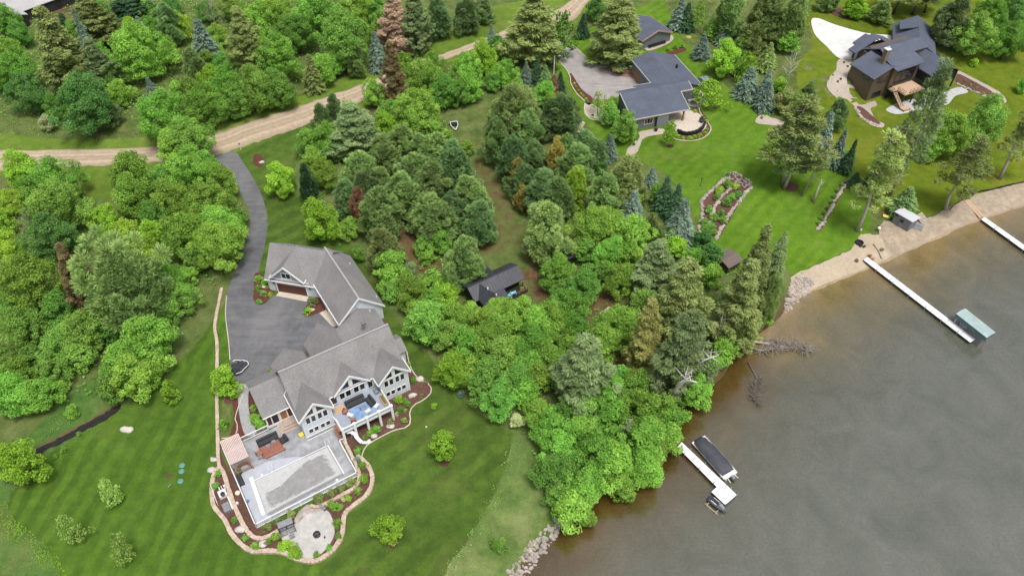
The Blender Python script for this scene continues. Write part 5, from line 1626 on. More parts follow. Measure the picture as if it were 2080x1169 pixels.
roof_o = H.roof.build('roof', MAT['shingle'], hs)
H.trim.build('roof_trim', MAT['trim'], hs)
# ridge cap and roof vents
mb = MB()
mb.bar((-0.4, 6.35, 9.83), (17.3, 6.35, 9.83), 0.34, 0.08)
mb.build('ridge_cap', M('ridge_cap_shingle', (0.27, 0.265, 0.26), (0.36, 0.35, 0.345), 5, 0.9), roof_o)
mb = MB()
mb.bar((16.35, 16.1, 7.46), (16.35, 30.4, 7.46), 0.3, 0.08)
mb.build('ridge_cap', bpy.data.materials['ridge_cap_shingle'], roof_o)
for (x, y, z) in ((19.2, 27.0, 4.6), (20.0, 18.0, 3.9), (17.6, 15.4, 4.1)):
    mb = MB()
    mb.tube([(x, y, z - 0.5), (x, y, z + 0.35)], 0.09, 8)
    mb.build('vent_pipe', MAT['white_plastic'], roof_o)
mb = MB()
mb.box(14.6, 15.3, 11.2, 11.8, 6.0, 6.7)
mb.tube([(14.8, 11.5, 6.2), (14.8, 11.5, 7.1)], 0.14, 8)
mb.tube([(15.15, 11.5, 6.2), (15.15, 11.5, 6.95)], 0.10, 8)
mb.build('vent_cluster', MAT['grey_metal'], roof_o)
# lake gables: windows
for c, y, rows in ((2.03, 0.3, True), (14.72, 0.3, True)):
    for k in (-1.35, -0.5, 0.5, 1.35):
        window(hs, (c + k, y, 4.15), (1, 0, 0), (0, -1, 0), 0.58, 1.35)
        window(hs, (c + k, y, 1.55), (1, 0, 0), (0, -1, 0), 0.58, 0.95)
    for sg in (-1, 1):
        tri_window(hs, [(c + sg * 0.16, y - 0.01, 5.2), (c + sg * 1.75, y - 0.01, 5.2), (c + sg * 0.16, y - 0.01, 6.95)], (0, -1, 0))
    mb = MB()
    mb.box(c - 1.95, c + 1.95, y - 0.07, y - 0.005, 4.98, 5.12)
    mb.box(c - 0.09, c + 0.09, y - 0.07, y - 0.005, 5.14, 7.2)
    mb.build('window_trim', MAT['trim'], hs)
for k in (-1.65, -0.65, 0.65, 1.65):
    window(hs, (8.45 + k, 2.0, 4.0), (1, 0, 0), (0, -1, 0), 0.72, 1.5)
for sg in (-1, 1):
    tri_window(hs, [(8.45 + sg * 0.18, 1.99, 5.15), (8.45 + sg * 2.1, 1.99, 5.15), (8.45 + sg * 0.18, 1.99, 7.05)], (0, -1, 0))
mb = MB()
mb.box(8.45 - 2.3, 8.45 + 2.3, 1.93, 1.995, 4.93, 5.07)
mb.box(8.45 - 0.1, 8.45 + 0.1, 1.93, 1.995, 5.09, 7.3)
mb.build('window_trim', MAT['trim'], hs)
for (x0, y0) in ((-0.27, 0.22), (4.22, 0.22), (12.42, 0.22), (16.92, 0.22)):
    mb = MB()
    mb.box(x0, x0 + 0.14, y0, y0 + 0.075, 0, 5.0)
    mb.build('corner_board', MAT['trim'], hs)
for k in (5.4, 11.3):
    window(hs, (k, 2.13, 3.7), (1, 0, 0), (0, -1, 0), 0.9, 2.0, 'patio_door')
window(hs, (16.95, 4.0, 3.6), (0, 1, 0), (1, 0, 0), 0.9, 1.3)
# screened porch front: rust panels in white posts
mb = MB()
y = 5.22
for x in (-4.5, -3.72, -2.62, -2.4, -1.3, -0.35):
    mb.box(x, x + 0.16, y - 0.1, y - 0.005, 0.0, 3.15)
mb.box(-4.5, -0.2, y - 0.12, y - 0.006, 2.75, 3.0)
mb.box(-4.5, -0.2, y - 0.12, y - 0.006, 0.0, 0.62)
mb.build('porch_frame', MAT['trim'], hs)
for i, (x0, x1) in enumerate(((-4.3, -3.74), (-3.54, -2.64), (-2.22, -1.32), (-1.12, -0.37))):
    mb = MB()
    mb.box(x0, x1, y - 0.06, y - 0.004, 0.64, 2.74)
    mb.build('porch_panel', MAT['cedar'] if i == 2 else (MAT['rust'] if i != 1 else MAT['dark_screen']), hs)
mb = MB()
for i, s in enumerate((0.6, 0.4, 0.2)):
    e = 0.42 * (i + 1)
    mb.box(-2.0 - e, -0.1, 5.1 - 0.9 - e * 1.0, 5.11 - 0.0, 0.0 if i else 0.0, s)
mb.build('porch_steps', M('tan_steps', (0.34, 0.26, 0.22), (0.44, 0.35, 0.30), 2, 0.9), hs)
# garage door wall
def gx(p):
    return X1 @ Vector(p)
mb = MB(X1)
mb.box(1.35, 6.75, -0.06, -0.005, 0.0, 2.25)
mb.build('garage_door', MAT['rust'], hs)
mb = MB(X1)
mb.box(1.15, 1.33, -0.09, -0.004, 0.0, 2.27)
mb.box(6.77, 6.95, -0.09, -0.004, 0.0, 2.27)
mb.box(1.15, 6.95, -0.09, -0.004, 2.27, 2.5)
mb.box(0.2, 7.6, -0.05, -0.003, 3.28, 3.46)
mb.box(0.0, 0.14, -0.04, -0.002, 0.0, 3.2)
mb.box(9.0, 9.14, -0.04, -0.002, 0.0, 2.9)
mb.build('garage_trim', MAT['trim'], hs)
mb = MB(X1)
mb.hexa([(0.2, 0.02, -0.1), (9.1, 0.02, -0.1), (9.1, 0.3, -0.1), (0.2, 0.3, -0.1), (0.2, 0.02, 2.9), (9.1, 0.02, 2.9), (9.1, 0.3, 2.9), (0.2, 0.3, 2.9)])
mb.build('garage_wall', MAT['siding'], hs)
axv = (X1.to_3x3() @ Vector((1, 0, 0)))
outv = (X1.to_3x3() @ Vector((0, -1, 0)))
window(hs, gx((3.55, 0.0, 4.35)), axv, outv, 1.6, 1.15, mull=1, fw=0.14)
for x in (0.65, 7.5):
    mb = MB(X1)
    mb.box(x, x + 0.16, -0.16, -0.002, 1.9, 2.25)
    mb.build('wall_lamp', MAT['dark_metal'], hs)
mb = MB()
mb.box(12.49, 12.58, 20.2, 23.0, 0.0, 2.2)
mb.build('side_garage_door', MAT['trim'], hs)
# entry door between the two front gables
window(hs, (8.75, 15.26, 1.6), (1, 0, 0), (0, 1, 0), 1.6, 1.5, mull=1)
window(hs, (2.4, 13.86, 1.6), (1, 0, 0), (0, 1, 0), 1.2, 1.4, mull=1)

# lake deck
deck = MB()
deck.box(4.42, 12.3, -3.15, 1.99, 2.34, 2.5)
dk = deck.build('deck', MAT['deck_grey'], hs)
mb = MB()
mb.box(4.40, 12.35, -3.24, -3.155, 2.22, 2.52)
mb.box(4.33, 4.415, -3.24, 0.2, 2.22, 2.52)
mb.box(12.305, 12.39, -3.24, 0.2, 2.22, 2.52)
mb.build('deck_fascia', MAT['trim'], dk)
for x in (4.42, 6.3, 8.3, 10.3, 12.33):
    mb = MB()
    mb.box(x - 0.17, x + 0.17, -3.56, -3.25, -0.1, 3.66)
    mb.box(x - 0.22, x + 0.22, -3.60, -3.20, 3.66, 3.78)
    mb.build('deck_post', MAT['trim'], dk)
mb = MB()
mb.box(4.42, 12.33, -3.40, -3.22, 3.42, 3.54)
mb.box(4.42, 12.33, -3.33, -3.245, 2.60, 2.72)
for i in range(70):
    x = 4.55 + i * 0.112
    mb.box(x, x + 0.03, -3.30, -3.27, 2.7, 3.42)
mb.box(4.34, 4.44, -3.24, -1.1, 3.42, 3.52)
mb.box(4.36, 4.42, -3.24, -1.1, 2.62, 2.70)
mb.build('deck_railing', MAT['trim'], dk)
mb = MB()
mb.box(12.31, 12.41, -3.24, 0.2, 3.42, 3.54)
mb.box(12.33, 12.39, -3.24, 0.2, 2.6, 2.7)
for i in range(30):
    mb.box(12.345, 12.375, -3.2 + 0.112 * i, -3.17 + 0.112 * i, 2.7, 3.42)
mb.build('deck_railing', MAT['trim'], dk)
mb = MB()
mb.box(4.0, 4.33, -2.6, -1.1, 2.2, 2.36)
for i in range(9):
    mb.box(3.62 + 0.0, 4.32, -1.1 - 0.28 * (i + 1), -1.1 - 0.28 * i, 2.2 - 0.24 * (i + 1) - 0.05, 2.2 - 0.24 * (i + 1) + 0.01)
mb.build('deck_stairs', MAT['redwood'], dk)
# well rail in front of the left lake gable
mb = MB()
for (a, b_) in (((-0.3, -0.02), (4.6, -0.02)), ((4.6, -0.02), (5.3, 0.8))):
    for z in (0.15, 0.95):
        mb.bar((a[0], a[1], z), (b_[0], b_[1], z), 0.08, 0.07)
for i in range(36):
    x = -0.25 + i * 0.135
    mb.box(x, x + 0.03, -0.035, -0.005, 0.18, 0.95)
mb.build('window_well_railing', MAT['trim'], hs)

# ---------------------------------------------------------------- slate grey house
GO_, GYAW = (27.64, 144.86), math.radians(17.8)
gh = frame_empty('grey_house', 'slate grey house with blue grey shingle roof and curved tan patio', 'house', GO_, GYAW)
def mono(mb, pts, t=0.16):
    """roof slab from 4 top corners"""
    p = [Vector(q) for q in pts]
    mb.hexa([q - Vector((0, 0, t)) for q in p] + p)
H = House(gh)
# local frame here: x = u, y = -v
def slab_rect(H, u0, u1, v0, v1, z00, z10, z11, z01, t=0.16):
    mono(H.roof, [(u0, v0, z00), (u1, v0, z10), (u1, v1, z11), (u0, v1, z01)], t)
slab_rect(H, -1.4, 12.5, 0.0, 7.4, 3.2, 3.2, 5.5, 5.5)                     # lake slope
slab_rect(H, 12.5, 15.5, 5.0, 7.4, 4.75, 4.75, 5.5, 5.5)
mono(H.roof, [(-1.4, 7.4, 5.5), (15.5, 7.4, 5.5), (15.5, 9.6, 4.75), (-1.4, 9.6, 4.75)])
mono(H.roof, [(3.6, 9.6, 4.75), (9.0, 9.6, 4.75), (9.0, 11.2, 4.2), (3.6, 11.2, 4.2)])
H.wing('y', 12.7, 7.6, 22.1, 4.65, 4.1, 0.30, right_half=6.8, trim=False)
for a, b_ in (((-1.4, 0, 3.2), (12.5, 0, 3.2)), ((12.5, 0, 3.2), (12.5, 5.0, 4.75)), ((12.5, 5.0, 4.75), (15.5, 5.0, 4.75)), ((-1.4, 0, 3.2), (-1.4, 7.4, 5.5)), ((-1.4, 7.4, 5.5), (-1.4, 9.6, 4.75)),
              ((-1.4, 9.6, 4.75), (3.6, 9.6, 4.75)), ((3.6, 11.2, 4.2), (8.05, 11.2, 4.2)), ((8.05, 11.2, 4.12), (8.05, 22.1, 4.12)), ((19.5, 7.6, 3.48), (19.5, 22.1, 3.48)), ((15.5, 5.0, 4.75), (15.5, 7.4, 5.5))):
    H.trim.bar(Vector(a) + Vector((0, 0, -0.09)), Vector(b_) + Vector((0, 0, -0.09)), 0.12, 0.26)
H.wall.box(0.3, 12.0, 6.0, 9.3, -0.1, 4.6)
H.wall.box(-0.6, 7.8, 0.5, 9.3, -0.1, 3.1)
H.wall.add([(-0.6, 0.5, 3.1), (-0.6, 9.3, 3.1), (-0.6, 9.3, 4.65), (-0.6, 7.4, 5.3), (7.8, 0.5, 3.1), (7.8, 9.3, 3.1), (7.8, 9.3, 4.65), (7.8, 7.4, 5.3)],
           [(0, 1, 2, 3), (7, 6, 5, 4), (0, 3, 7, 4), (2, 6, 7, 3), (1, 5, 6, 2)])
H.wall.box(3.9, 12.0, 9.0, 11.0, -0.1, 4.0)
H.wall.build('wall', MAT['grey_siding'], gh)
ro = H.roof.build('roof', MAT['slate'], gh)
H.trim.build('roof_trim', M('tan_fascia', (0.45, 0.43, 0.40), (0.52, 0.5, 0.47), 3, 0.6), gh)
mb = MB()
mb.tube([(16.4, 15.0, 4.3), (16.4, 15.0, 5.2)], 0.28, 10)
mb.build('roof_vent', MAT['dark_metal'], ro)
tanframe = M('tan_window_frame', (0.55, 0.47, 0.36), (0.62, 0.54, 0.43), 3, 0.6)
window(gh, (2.9, 0.5, 1.75), (1, 0, 0), (0, -1, 0), 1.9, 1.3, mull=2, frame=tanframe, fw=0.12)
mb = MB()
mb.box(4.85, 7.6, 0.1, 0.495, -0.05, 3.0)
mb.build('wall_panel', MAT['grey_plastic'], gh)
mb = MB()
mb.box(4.55, 4.8, 0.2, 0.49, -0.05, 3.0)
mb.build('dark_pilaster', MAT['dark_metal'], gh)
mb = MB()
mb.box(8.34, 8.395, 18.3, 20.4, 0.0, 2.3)
mb.build('garage_door', MAT['cedar'], gh)
mb = MB()
mb.box(11.3, 11.62, 0.35, 0.67, 0.0, 3.15)
mb.build('cedar_post', MAT['cedar'], gh)
mb = MB()
mb.box(12.02, 13.4, 5.2, 5.6, 0.0, 4.2)
mb.build('cedar_wall', MAT['cedar'], gh)
window(gh, (12.9, 5.2, 2.2), (1, 0, 0), (0, -1, 0), 0.5, 1.2, frame=tanframe)
window(gh, (9.8, 5.99, 1.6), (1, 0, 0), (0, -1, 0), 2.6, 2.2, mull=2, frame=MAT['dark_metal'])

# detached garage behind the huge spruce
pg = [G(1312, 98), G(1358, 84)]
yaw = math.atan2(pg[1].y - pg[0].y, pg[1].x - pg[0].x)
dg = frame_empty('detached_garage', 'small grey garage with slate roof beside the huge olive spruce', 'garage', (pg[0].x, pg[0].y), yaw)
H = House(dg)
L = (pg[1] - pg[0]).length
H.wing('y', L / 2 - 0.6, -0.4, 9.0, L / 2 + 1.2, 2.6, 0.36)
H.wall.build('wall', MAT['grey_siding'], dg)
H.roof.build('roof', MAT['slate'], dg)
H.trim.build('roof_trim', M('rose_fascia', (0.36, 0.22, 0.19), (0.42, 0.27, 0.23), 3, 0.6), dg)
mb = MB()
mb.box(0.4, L - 1.4, -0.75, -0.35, 0.32, 0.42)
for x in (0.6, L - 1.7):
    mb.box(x, x + 0.1, -0.7, -0.4, 0.0, 0.32)
mb.box(0.4, L - 1.4, -0.38, -0.33, 0.42, 0.85)
t = thing('bench', 'dark bench against the grey garage wall', 'bench', (pg[0].x, pg[0].y, 0), yaw)
mb.build('seat', MAT['dark_metal'], t)

# ---------------------------------------------------------------- brown modern house on the rise
bh = frame_empty('brown_house', 'brown modern house with stepped slate roofs, chimney and raised tan deck', 'house', BH_O, BH_YAW)
roof, wall, dark = MB(), MB(), MB()
def R4(pts, t=0.22):
    mono(roof, [(u, -v, z) for (u, v, z) in pts], t)
R4([(-0.7, 0.4, 6.0), (4.9, 0.4, 8.0), (4.9, -7.3, 8.0), (-0.7, -7.3, 6.0)])
R4([(4.3, 1.7, 7.5), (13.2, 1.5, 7.5), (13.2, -2.3, 8.35), (4.3, -2.3, 8.35)])
R4([(4.9, -2.3, 8.36), (17.6, -2.3, 8.36), (17.6, -5.1, 9.5), (4.9, -5.1, 9.5)])
R4([(4.9, -5.1, 9.5), (17.6, -5.1, 9.5), (17.6, -9.8, 7.2), (4.9, -9.8, 7.2)])
R4([(13.0, 5.4, 5.5), (17.1, 5.4, 7.9), (17.1, -5.2, 7.9), (13.0, -5.2, 5.5)])
R4([(17.1, 5.4, 7.9), (21.2, 5.4, 5.5), (21.2, -8.0, 5.5), (17.1, -8.0, 7.9)])
# porch gables to the drive
R4([(4.7, -11.0, 5.4), (11.0, -11.0, 8.0), (11.0, -13.4, 8.0), (4.7, -13.4, 5.4)])
R4([(11.0, -9.0, 8.0), (15.5, -9.0, 6.2), (15.5, -13.4, 6.2), (11.0, -13.4, 8.0)])
R4([(7.6, -13.2, 5.5), (11.0, -13.2, 7.1), (11.0, -15.2, 7.1), (7.6, -15.2, 5.5)])
R4([(11.0, -13.2, 7.1), (14.2, -13.2, 5.6), (14.2, -15.2, 5.6), (11.0, -15.2, 7.1)])
# garage wing turned 46 degrees
d1, d2 = Vector((0.69, -0.724)), Vector((-0.724, -0.69))
def gq(s, a, z):
    p = Vector((21.1, -7.8)) + d1 * s + d2 * a
    return (p.x, p.y, z)
R4([gq(-2.5, 5.1, 4.5), gq(-2.5, 0, 7.5), gq(11.2, 0, 7.5), gq(11.2, 5.1, 4.5)])
R4([gq(-2.5, 0, 7.5), gq(-2.5, -4.7, 4.5), gq(11.2, -4.7, 4.5), gq(11.2, 0, 7.5)])
R4([gq(4.6, 0.1, 7.62), gq(4.6, 4.1, 6.5), gq(9.2, 4.1, 6.5), gq(9.2, 0.1, 7.62)], 0.2)
def W4(mb, pts, z0, z1):
    mb.prism([(u, -v) for u, v in pts], z0, z1)
W4(wall, [(-0.3, 0.0), (4.6, 0.0), (4.6, -7.0), (-0.3, -7.0)], -0.2, 5.85)
wall.add([(-0.3, 0, 5.85), (4.6, 0, 5.85), (4.6, 0, 7.6), (-0.3, 7.0, 5.85), (4.6, 7.0, 5.85), (4.6, 7.0, 7.6)], [(0, 1, 2), (5, 4, 3), (0, 2, 5, 3), (1, 4, 5, 2)])
W4(wall, [(4.62, 0.6), (12.9, 0.6), (12.9, -9.0), (4.62, -9.0)], -0.2, 7.15)
W4(wall, [(5.6, -2.6), (17.2, -2.6), (17.2, -8.8), (5.6, -8.8)], 4.0, 8.1)
W4(dark, [(13.3, 4.9), (20.8, 4.9), (20.8, 0.0), (13.3, 0.0)], 3.05, 5.4)
W4(wall, [(12.95, 0.0), (20.8, 0.0), (20.8, -7.6), (12.95, -7.6)], -0.2, 5.45)
W4(wall, [(p[0], p[1]) for p in (gq(-1, 4.7, 0), gq(-1, -4.3, 0), gq(10.8, -4.3, 0), gq(10.8, 4.7, 0))], 1.9, 4.5)
wall.add([gq(10.8, 4.7, 4.5)[:1] + (-gq(10.8, 4.7, 4.5)[1], 4.5), (gq(10.8, -4.3, 0)[0], -gq(10.8, -4.3, 0)[1], 4.5), (gq(10.8, 0, 0)[0], -gq(10.8, 0, 0)[1], 7.2)], [(0, 1, 2)])
W4(wall, [(7.5, -8.8), (14.0, -8.8), (14.0, -12.6), (7.5, -12.6)], 1.9, 6.0)
W4(dark, [(4.62, 1.15), (12.9, 1.15), (12.9, 0.62), (4.62, 0.62)], -0.2, 2.7)
wall.build('wall', MAT['brown_siding'], bh)
dark.build('screened_porch', MAT['dark_screen'], bh)
rf = roof.build('roof', MAT['slate'], bh)
mb = MB()
mb.box(3.5, 4.5, 2.0, 3.0, 5.0, 10.9)
ch = mb.build('chimney', M('tan_chimney', (0.17, 0.125, 0.075), (0.25, 0.19, 0.125), 3, 0.8), rf)
mb = MB()
mb.box(3.38, 4.62, 1.88, 3.12, 10.9, 11.1)
mb.tube([(3.8, 2.5, 11.1), (3.8, 2.5, 11.5)], 0.16, 8)
mb.tube([(4.25, 2.5, 11.1), (4.25, 2.5, 11.6)], 0.12, 8)
mb.build('chimney_cap', MAT['white_plastic'], ch)
mb = MB()
mb.tube([(24.5 + 2.2, 7.0 + 1.2, 5.9), (24.5 + 2.2, 7.0 + 1.2, 6.7)], 0.16, 8)
mb.build('roof_vent', MAT['dark_metal'], rf)
dkf = MAT['dark_metal']
window(bh, (2.6, 0.0, 4.9), (1, 0, 0), (0, -1, 0), 2.6, 1.2, frame=dkf, mull=1)
window(bh, (2.4, 0.0, 1.2), (1, 0, 0), (0, -1, 0), 2.4, 1.1, frame=dkf, mull=1)
window(bh, (-0.3, 2.2, 5.1), (0, 1, 0), (-1, 0, 0), 1.8, 0.6, frame=dkf)
for (x, z, w, h) in ((6.9, 4.3, 1.6, 1.9), (8.9, 4.3, 1.6, 1.9), (10.9, 4.5, 1.8, 2.2), (10.9, 6.3, 1.8, 0.7), (8.9, 6.3, 1.6, 0.7), (6.9, 6.3, 1.6, 0.7)):
    window(bh, (x, -0.6, z), (1, 0, 0), (0, -1, 0), w, h, frame=dkf)
# raised deck with stairs
mb = MB()
mb.box(5.2, 11.5, -5.2, -1.2, 2.85, 3.02)
mb.box(3.9, 5.19, -2.9, -1.4, 2.85, 3.02)
dk2 = mb.build('deck', MAT['timber'], bh)
for (x, y) in ((5.4, -5.0), (8.4, -5.0), (11.3, -5.0), (5.4, -2.0), (11.3, -2.0)):
    mb = MB()
    mb.box(x - 0.12, x + 0.12, y - 0.12, y + 0.12, -0.1, 2.84)
    mb.build('deck_post', dkf, dk2)
mb = MB()
for (a, b_) in (((6.6, -5.15), (11.45, -5.15)), ((11.45, -5.15), (11.45, -1.3)), ((5.25, -5.15), (5.25, -3.1)), ((3.95, -2.85), (3.95, -1.4))):
    if a[0] < 6:
        mb.build('deck_railing', dkf, dk2)
        mb = MB()
    for z in (3.15, 3.55, 3.98):
        mb.bar((a[0], a[1], z), (b_[0], b_[1], z), 0.05, 0.05)
    n = 4
    for i in range(n + 1):
        x, y_ = a[0] + (b_[0] - a[0]) * i / n, a[1] + (b_[1] - a[1]) * i / n
        mb.bar((x, y_, 3.02), (x, y_, 4.0), 0.05, 0.05, (1, 0, 0))
mb.build('deck_railing', dkf, dk2)
st = MB()
for i in range(11):
    z = 2.85 - 0.2 * (i + 1)
    y_ = -2.9 - 0.27 * (i + 1)
    st.box(4.0, 5.1, y_ - 0.16, y_ + 0.16, z - 0.05, z + 0.02)
st.box(4.0, 6.2, -7.3, -6.05, 0.45, 0.6)
so = st.build('stairs', MAT['timber'], dk2)
mb = MB()
for x in (3.97, 5.13):
    mb.bar((x, -2.9, 3.8), (x, -6.0, 1.4), 0.05, 0.05)
    mb.bar((x, -2.9, 2.75), (x, -6.0, 0.5), 0.06, 0.22)
    for i in range(5):
        f = i / 4
        mb.bar((x, -2.9 - 3.1 * f, 2.8 - 2.25 * f), (x, -2.9 - 3.1 * f, 3.8 - 2.4 * f), 0.04, 0.04, (1, 0, 0))
for (x, y) in ((4.1, -7.2), (6.1, -7.2)):
    mb.box(x - 0.08, x + 0.08, y - 0.08, y + 0.08, -0.1, 0.44)
mb.build('stair_railing', dkf, so)
for (x, y, z0, z1) in ((20.7, -5.0, -0.1, 5.4), (13.4, -5.0, -0.1, 5.4)):
    mb = MB()
    mb.box(x - 0.14, x + 0.14, y - 0.14, y + 0.14, z0, z1)
    mb.build('porch_post', dkf, bh)
mb = MB()
mb.box(7.0 - .18, 7.0 + .18, 13.1, 13.5, 2.0, 5.6)
mb.build('entry_post', M('red_brown_post', (0.12, 0.04, 0.03), (0.18, 0.07, 0.05), 3, 0.6), bh)

# ---------------------------------------------------------------- black cabin in the clearing
CO, CYAW = (-3.57, 92.18), math.radians(33)
cb = frame_empty('black_cabin', 'small black cabin with dark metal cross roof and deck in the clearing', 'cabin', CO, CYAW)
H = House(cb)
H.wing('x', 2.6, -3.2, 7.1, 2.4, 2.75, 0.6, oh=1.4, og=0.3, trim=False)
H.wing('y', -0.9, -3.2, 2.6, 1.5, 2.8, 0.85, oh=0.3, trim=False)
H.wing('y', 1.95, 2.6, 6.1, 1.05, 3.2, 0.9, oh=0.2, trim=False)
mono(H.roof, [(0.6, -1.5, 2.45), (2.6, -1.5, 2.45), (2.6, 0.3, 2.95), (0.6, 0.3, 2.95)])
H.wall.build('wall', M('black_siding', (0.012, 0.012, 0.014), (0.028, 0.028, 0.03), 2, 0.7), cb)
cr = H.roof.build('roof', MAT['metal_roof'], cb)
mb = MB()
for i in range(18):
    x = -3.0 + 0.58 * i
    mb.bar((x, 2.55, 4.2), (x, 0.25, 2.82), 0.04, 0.05)
mb.bar((-3.2, 2.6, 4.22), (7.1, 2.6, 4.22), 0.22, 0.06)
mb.build('roof_seam', MAT['metal_roof'], cr)
for (x, y, z) in ((-0.3, 0.6, 4.25), (0.3, -1.2, 3.9)):
    mb = MB()
    mb.tube([(x, y, z - 0.5), (x, y, z)], 0.12, 8)
    mb.build('vent_pipe', MAT['white_plastic'], cr)
mb = MB()
mb.box(0.8, 7.2, -0.7, 1.0, 0.2, 0.4)
cd = mb.build('deck', MAT['dark_screen'], cb)
mb = MB()
for (a, b_) in (((7.15, -0.65), (7.15, 1.0)), ((4.6, -0.65), (7.15, -0.65))):
    for z in (0.9, 1.25):
        mb.bar((a[0], a[1], z), (b_[0], b_[1], z), 0.06, 0.05)
for (x, y) in ((7.15, -0.65), (7.15, 1.0), (5.4, -0.65)):
    mb.box(x - 0.05, x + 0.05, y - 0.05, y + 0.05, 0.4, 1.3)
mb.build('deck_railing', MAT['redwood'], cd)
window(cb, (2.8, 1.2, 1.5), (1, 0, 0), (0, -1, 0), 1.6, 1.2, frame=MAT['redwood'])

# ---------------------------------------------------------------- grey roofed house at the upper left edge
p0, p1 = P(102, 26, 0), P(150, 8, 0)
yaw = math.atan2(p1.y - p0.y, p1.x - p0.x)
uh = frame_empty('house', 'light grey roofed dark house cut off by the upper left corner', 'house', (p0.x, p0.y), yaw)
H = House(uh)
H.wing('x', 5.0, -10.0, 9.5, 5.4, 3.0, 0.22, trim=False)
H.wing('y', -9.5, -3.5, 5, 3.0, 3.2, 0.3, trim=False)
H.wall.build('wall', M('black_siding', (0.012, 0.012, 0.016), (0.03, 0.03, 0.034), 2, 0.7), uh)
H.roof.build('roof', M('light_grey_roof', (0.36, 0.355, 0.36), (0.46, 0.45, 0.45), 2.5, 0.85, big=0.1), uh)
window(uh, (3.0, 0.0 - 0.05, 1.5), (1, 0, 0), (0, -1, 0), 1.6, 1.2, frame=dkf)

# ---------------------------------------------------------------- sheds
sp = [G(1810, 452), G(1842, 471)]
yaw = math.atan2(sp[1].y - sp[0].y, sp[1].x - sp[0].x)
sh = frame_empty('beach_shed', 'grey wooden beach shed with pale sloping roof above the sand', 'shed', (sp[0].x, sp[0].y), yaw)
L = (sp[1] - sp[0]).length
mb = MB()
mb.hexa([(0, 0, -0.1), (L, 0, -0.1), (L, 2.6, -0.1), (0, 2.6, -0.1), (0, 0, 2.6), (L, 0, 2.6), (L, 2.6, 2.2), (0, 2.6, 2.2)])
mb.build('wall', MAT['grey_siding'], sh)
mb = MB()
mono(mb, [(-0.25, -0.15, 2.76), (L + 0.25, -0.15, 2.76), (L + 0.25, 2.9, 2.30), (-0.25, 2.9, 2.30)], 0.12)
mb.build('roof', M('pale_metal_roof', (0.50, 0.51, 0.54), (0.58, 0.59, 0.62), 1.5, 0.5, aniso=(6, 0.3, 1)), sh)
mb = MB()
mb.box(L * 0.40, L * 0.62, -0.06, -0.01, 0, 2.0)
d_ = mb.build('door', MAT['grey_plastic'], sh)
window(sh, (L * 0.51, -0.06, 1.65), (1, 0, 0), (0, -1, 0), L * 0.15, 0.5, frame=dkf)
window(sh, (L * 0.12, 0.0, 2.25), (1, 0, 0), (0, -1, 0), L * 0.08, 0.3, frame=dkf)

bp = G(1487, 548)
bs = frame_empty('shelter', 'small brown shingle roofed shelter at the lawn edge above the bank', 'shelter', (bp.x, bp.y), math.radians(35))
H = House(bs)
H.wing('x', 1.4, -1.9, 1.9, 1.9, 1.9, 0.25, trim=False)
H.wall.build('wall', M('dark_brown_boards', (0.035, 0.022, 0.016), (0.07, 0.045, 0.033), 3, 0.8), bs)
H.roof.build('roof', MAT['brownroof'], bs)

bp = G(1156, 538)
bk = frame_empty('black_shed', 'little black shed half hidden by bright trees beside the lane', 'shed', (bp.x, bp.y), math.radians(30))
H = House(bk)
H.wing('x', 1.2, -1.3, 1.3, 1.5, 2.0, 0.5, trim=False)
H.wall.build('wall', MAT['dark_screen'], bk)
H.roof.build('roof', MAT['metal_roof'], bk)
# ================================================================ stone walls, edging
def block_wall(name, label, px, w, h, mat, group=None, blk=0.5, z=0.0, cat='wall', hw=None):
    pts = catmull([P(x, y, h) for x, y in px], 6)
    rs = np.random.RandomState(len(px) * 7 + int(px[0][0]))
    seg = np.hypot(*(pts[1:] - pts[:-1]).T)
    cum = np.concatenate([[0], np.cumsum(seg)])
    n = max(2, int(cum[-1] / blk))
    o = pts[len(pts) // 2]
    hz = float(hill(o[0], o[1]))
    mb = MB()
    for i in range(n):
        a, b_ = cum[-1] * i / n + 0.012, cum[-1] * (i + 1) / n - 0.012
        pa = np.array([np.interp(a, cum, pts[:, k]) for k in (0, 1)])
        pb = np.array([np.interp(b_, cum, pts[:, k]) for k in (0, 1)])
        d = (pb - pa) / max(np.linalg.norm(pb - pa), 1e-6)
        nn = np.array([-d[1], d[0]])
        wi = w * rs.uniform(0.88, 1.1) / 2
        hh = h * rs.uniform(0.9, 1.08)
        q = [pa - nn * wi, pb - nn * wi, pb + nn * wi, pa + nn * wi]
        z0, z1 = -0.1, hh
        zt = hill(q[0][0], q[0][1]) - hz
        mb.hexa([(p[0] - o[0], p[1] - o[1], z0 + zt) for p in q] + [((p[0] - o[0]) * 1.0, (p[1] - o[1]), z1 + zt) for p in q])
    t = mb.build(name, mat)
    t.location = (o[0], o[1], hz + z)
    return tag(t, label, cat, group)

block_wall('stone_wall', 'long outer tan block wall curving round the pool terrace on the lawn side',
           [(446, 946), (436, 958), (430, 985), (432, 1020), (440, 1035), (456, 1054), (470, 1082), (492, 1106), (514, 1118), (545, 1117), (575, 1120), (600, 1132), (632, 1138), (656, 1130), (680, 1110), (694, 1086), (697, 1062), (700, 1042), (716, 1026), (742, 1006), (754, 985), (756, 965), (748, 945), (734, 930), (724, 924)],
           0.62, 0.45, MAT['stone'])
block_wall('stone_wall', 'inner tan block wall round the fenced pool terrace',
           [(445, 946), (454, 960), (462, 985), (470, 1010), (482, 1040), (496, 1068), (508, 1084), (524, 1092), (545, 1088), (565, 1076)], 0.6, 0.55, MAT['stone'])
block_wall('stone_wall', 'inner tan block wall between pool fence and fire pit',
           [(630, 1024), (640, 1028), (662, 1021), (690, 1006), (718, 990), (728, 976), (730, 962), (724, 945), (712, 920), (698, 892)], 0.5, 0.5, MAT['stone'])
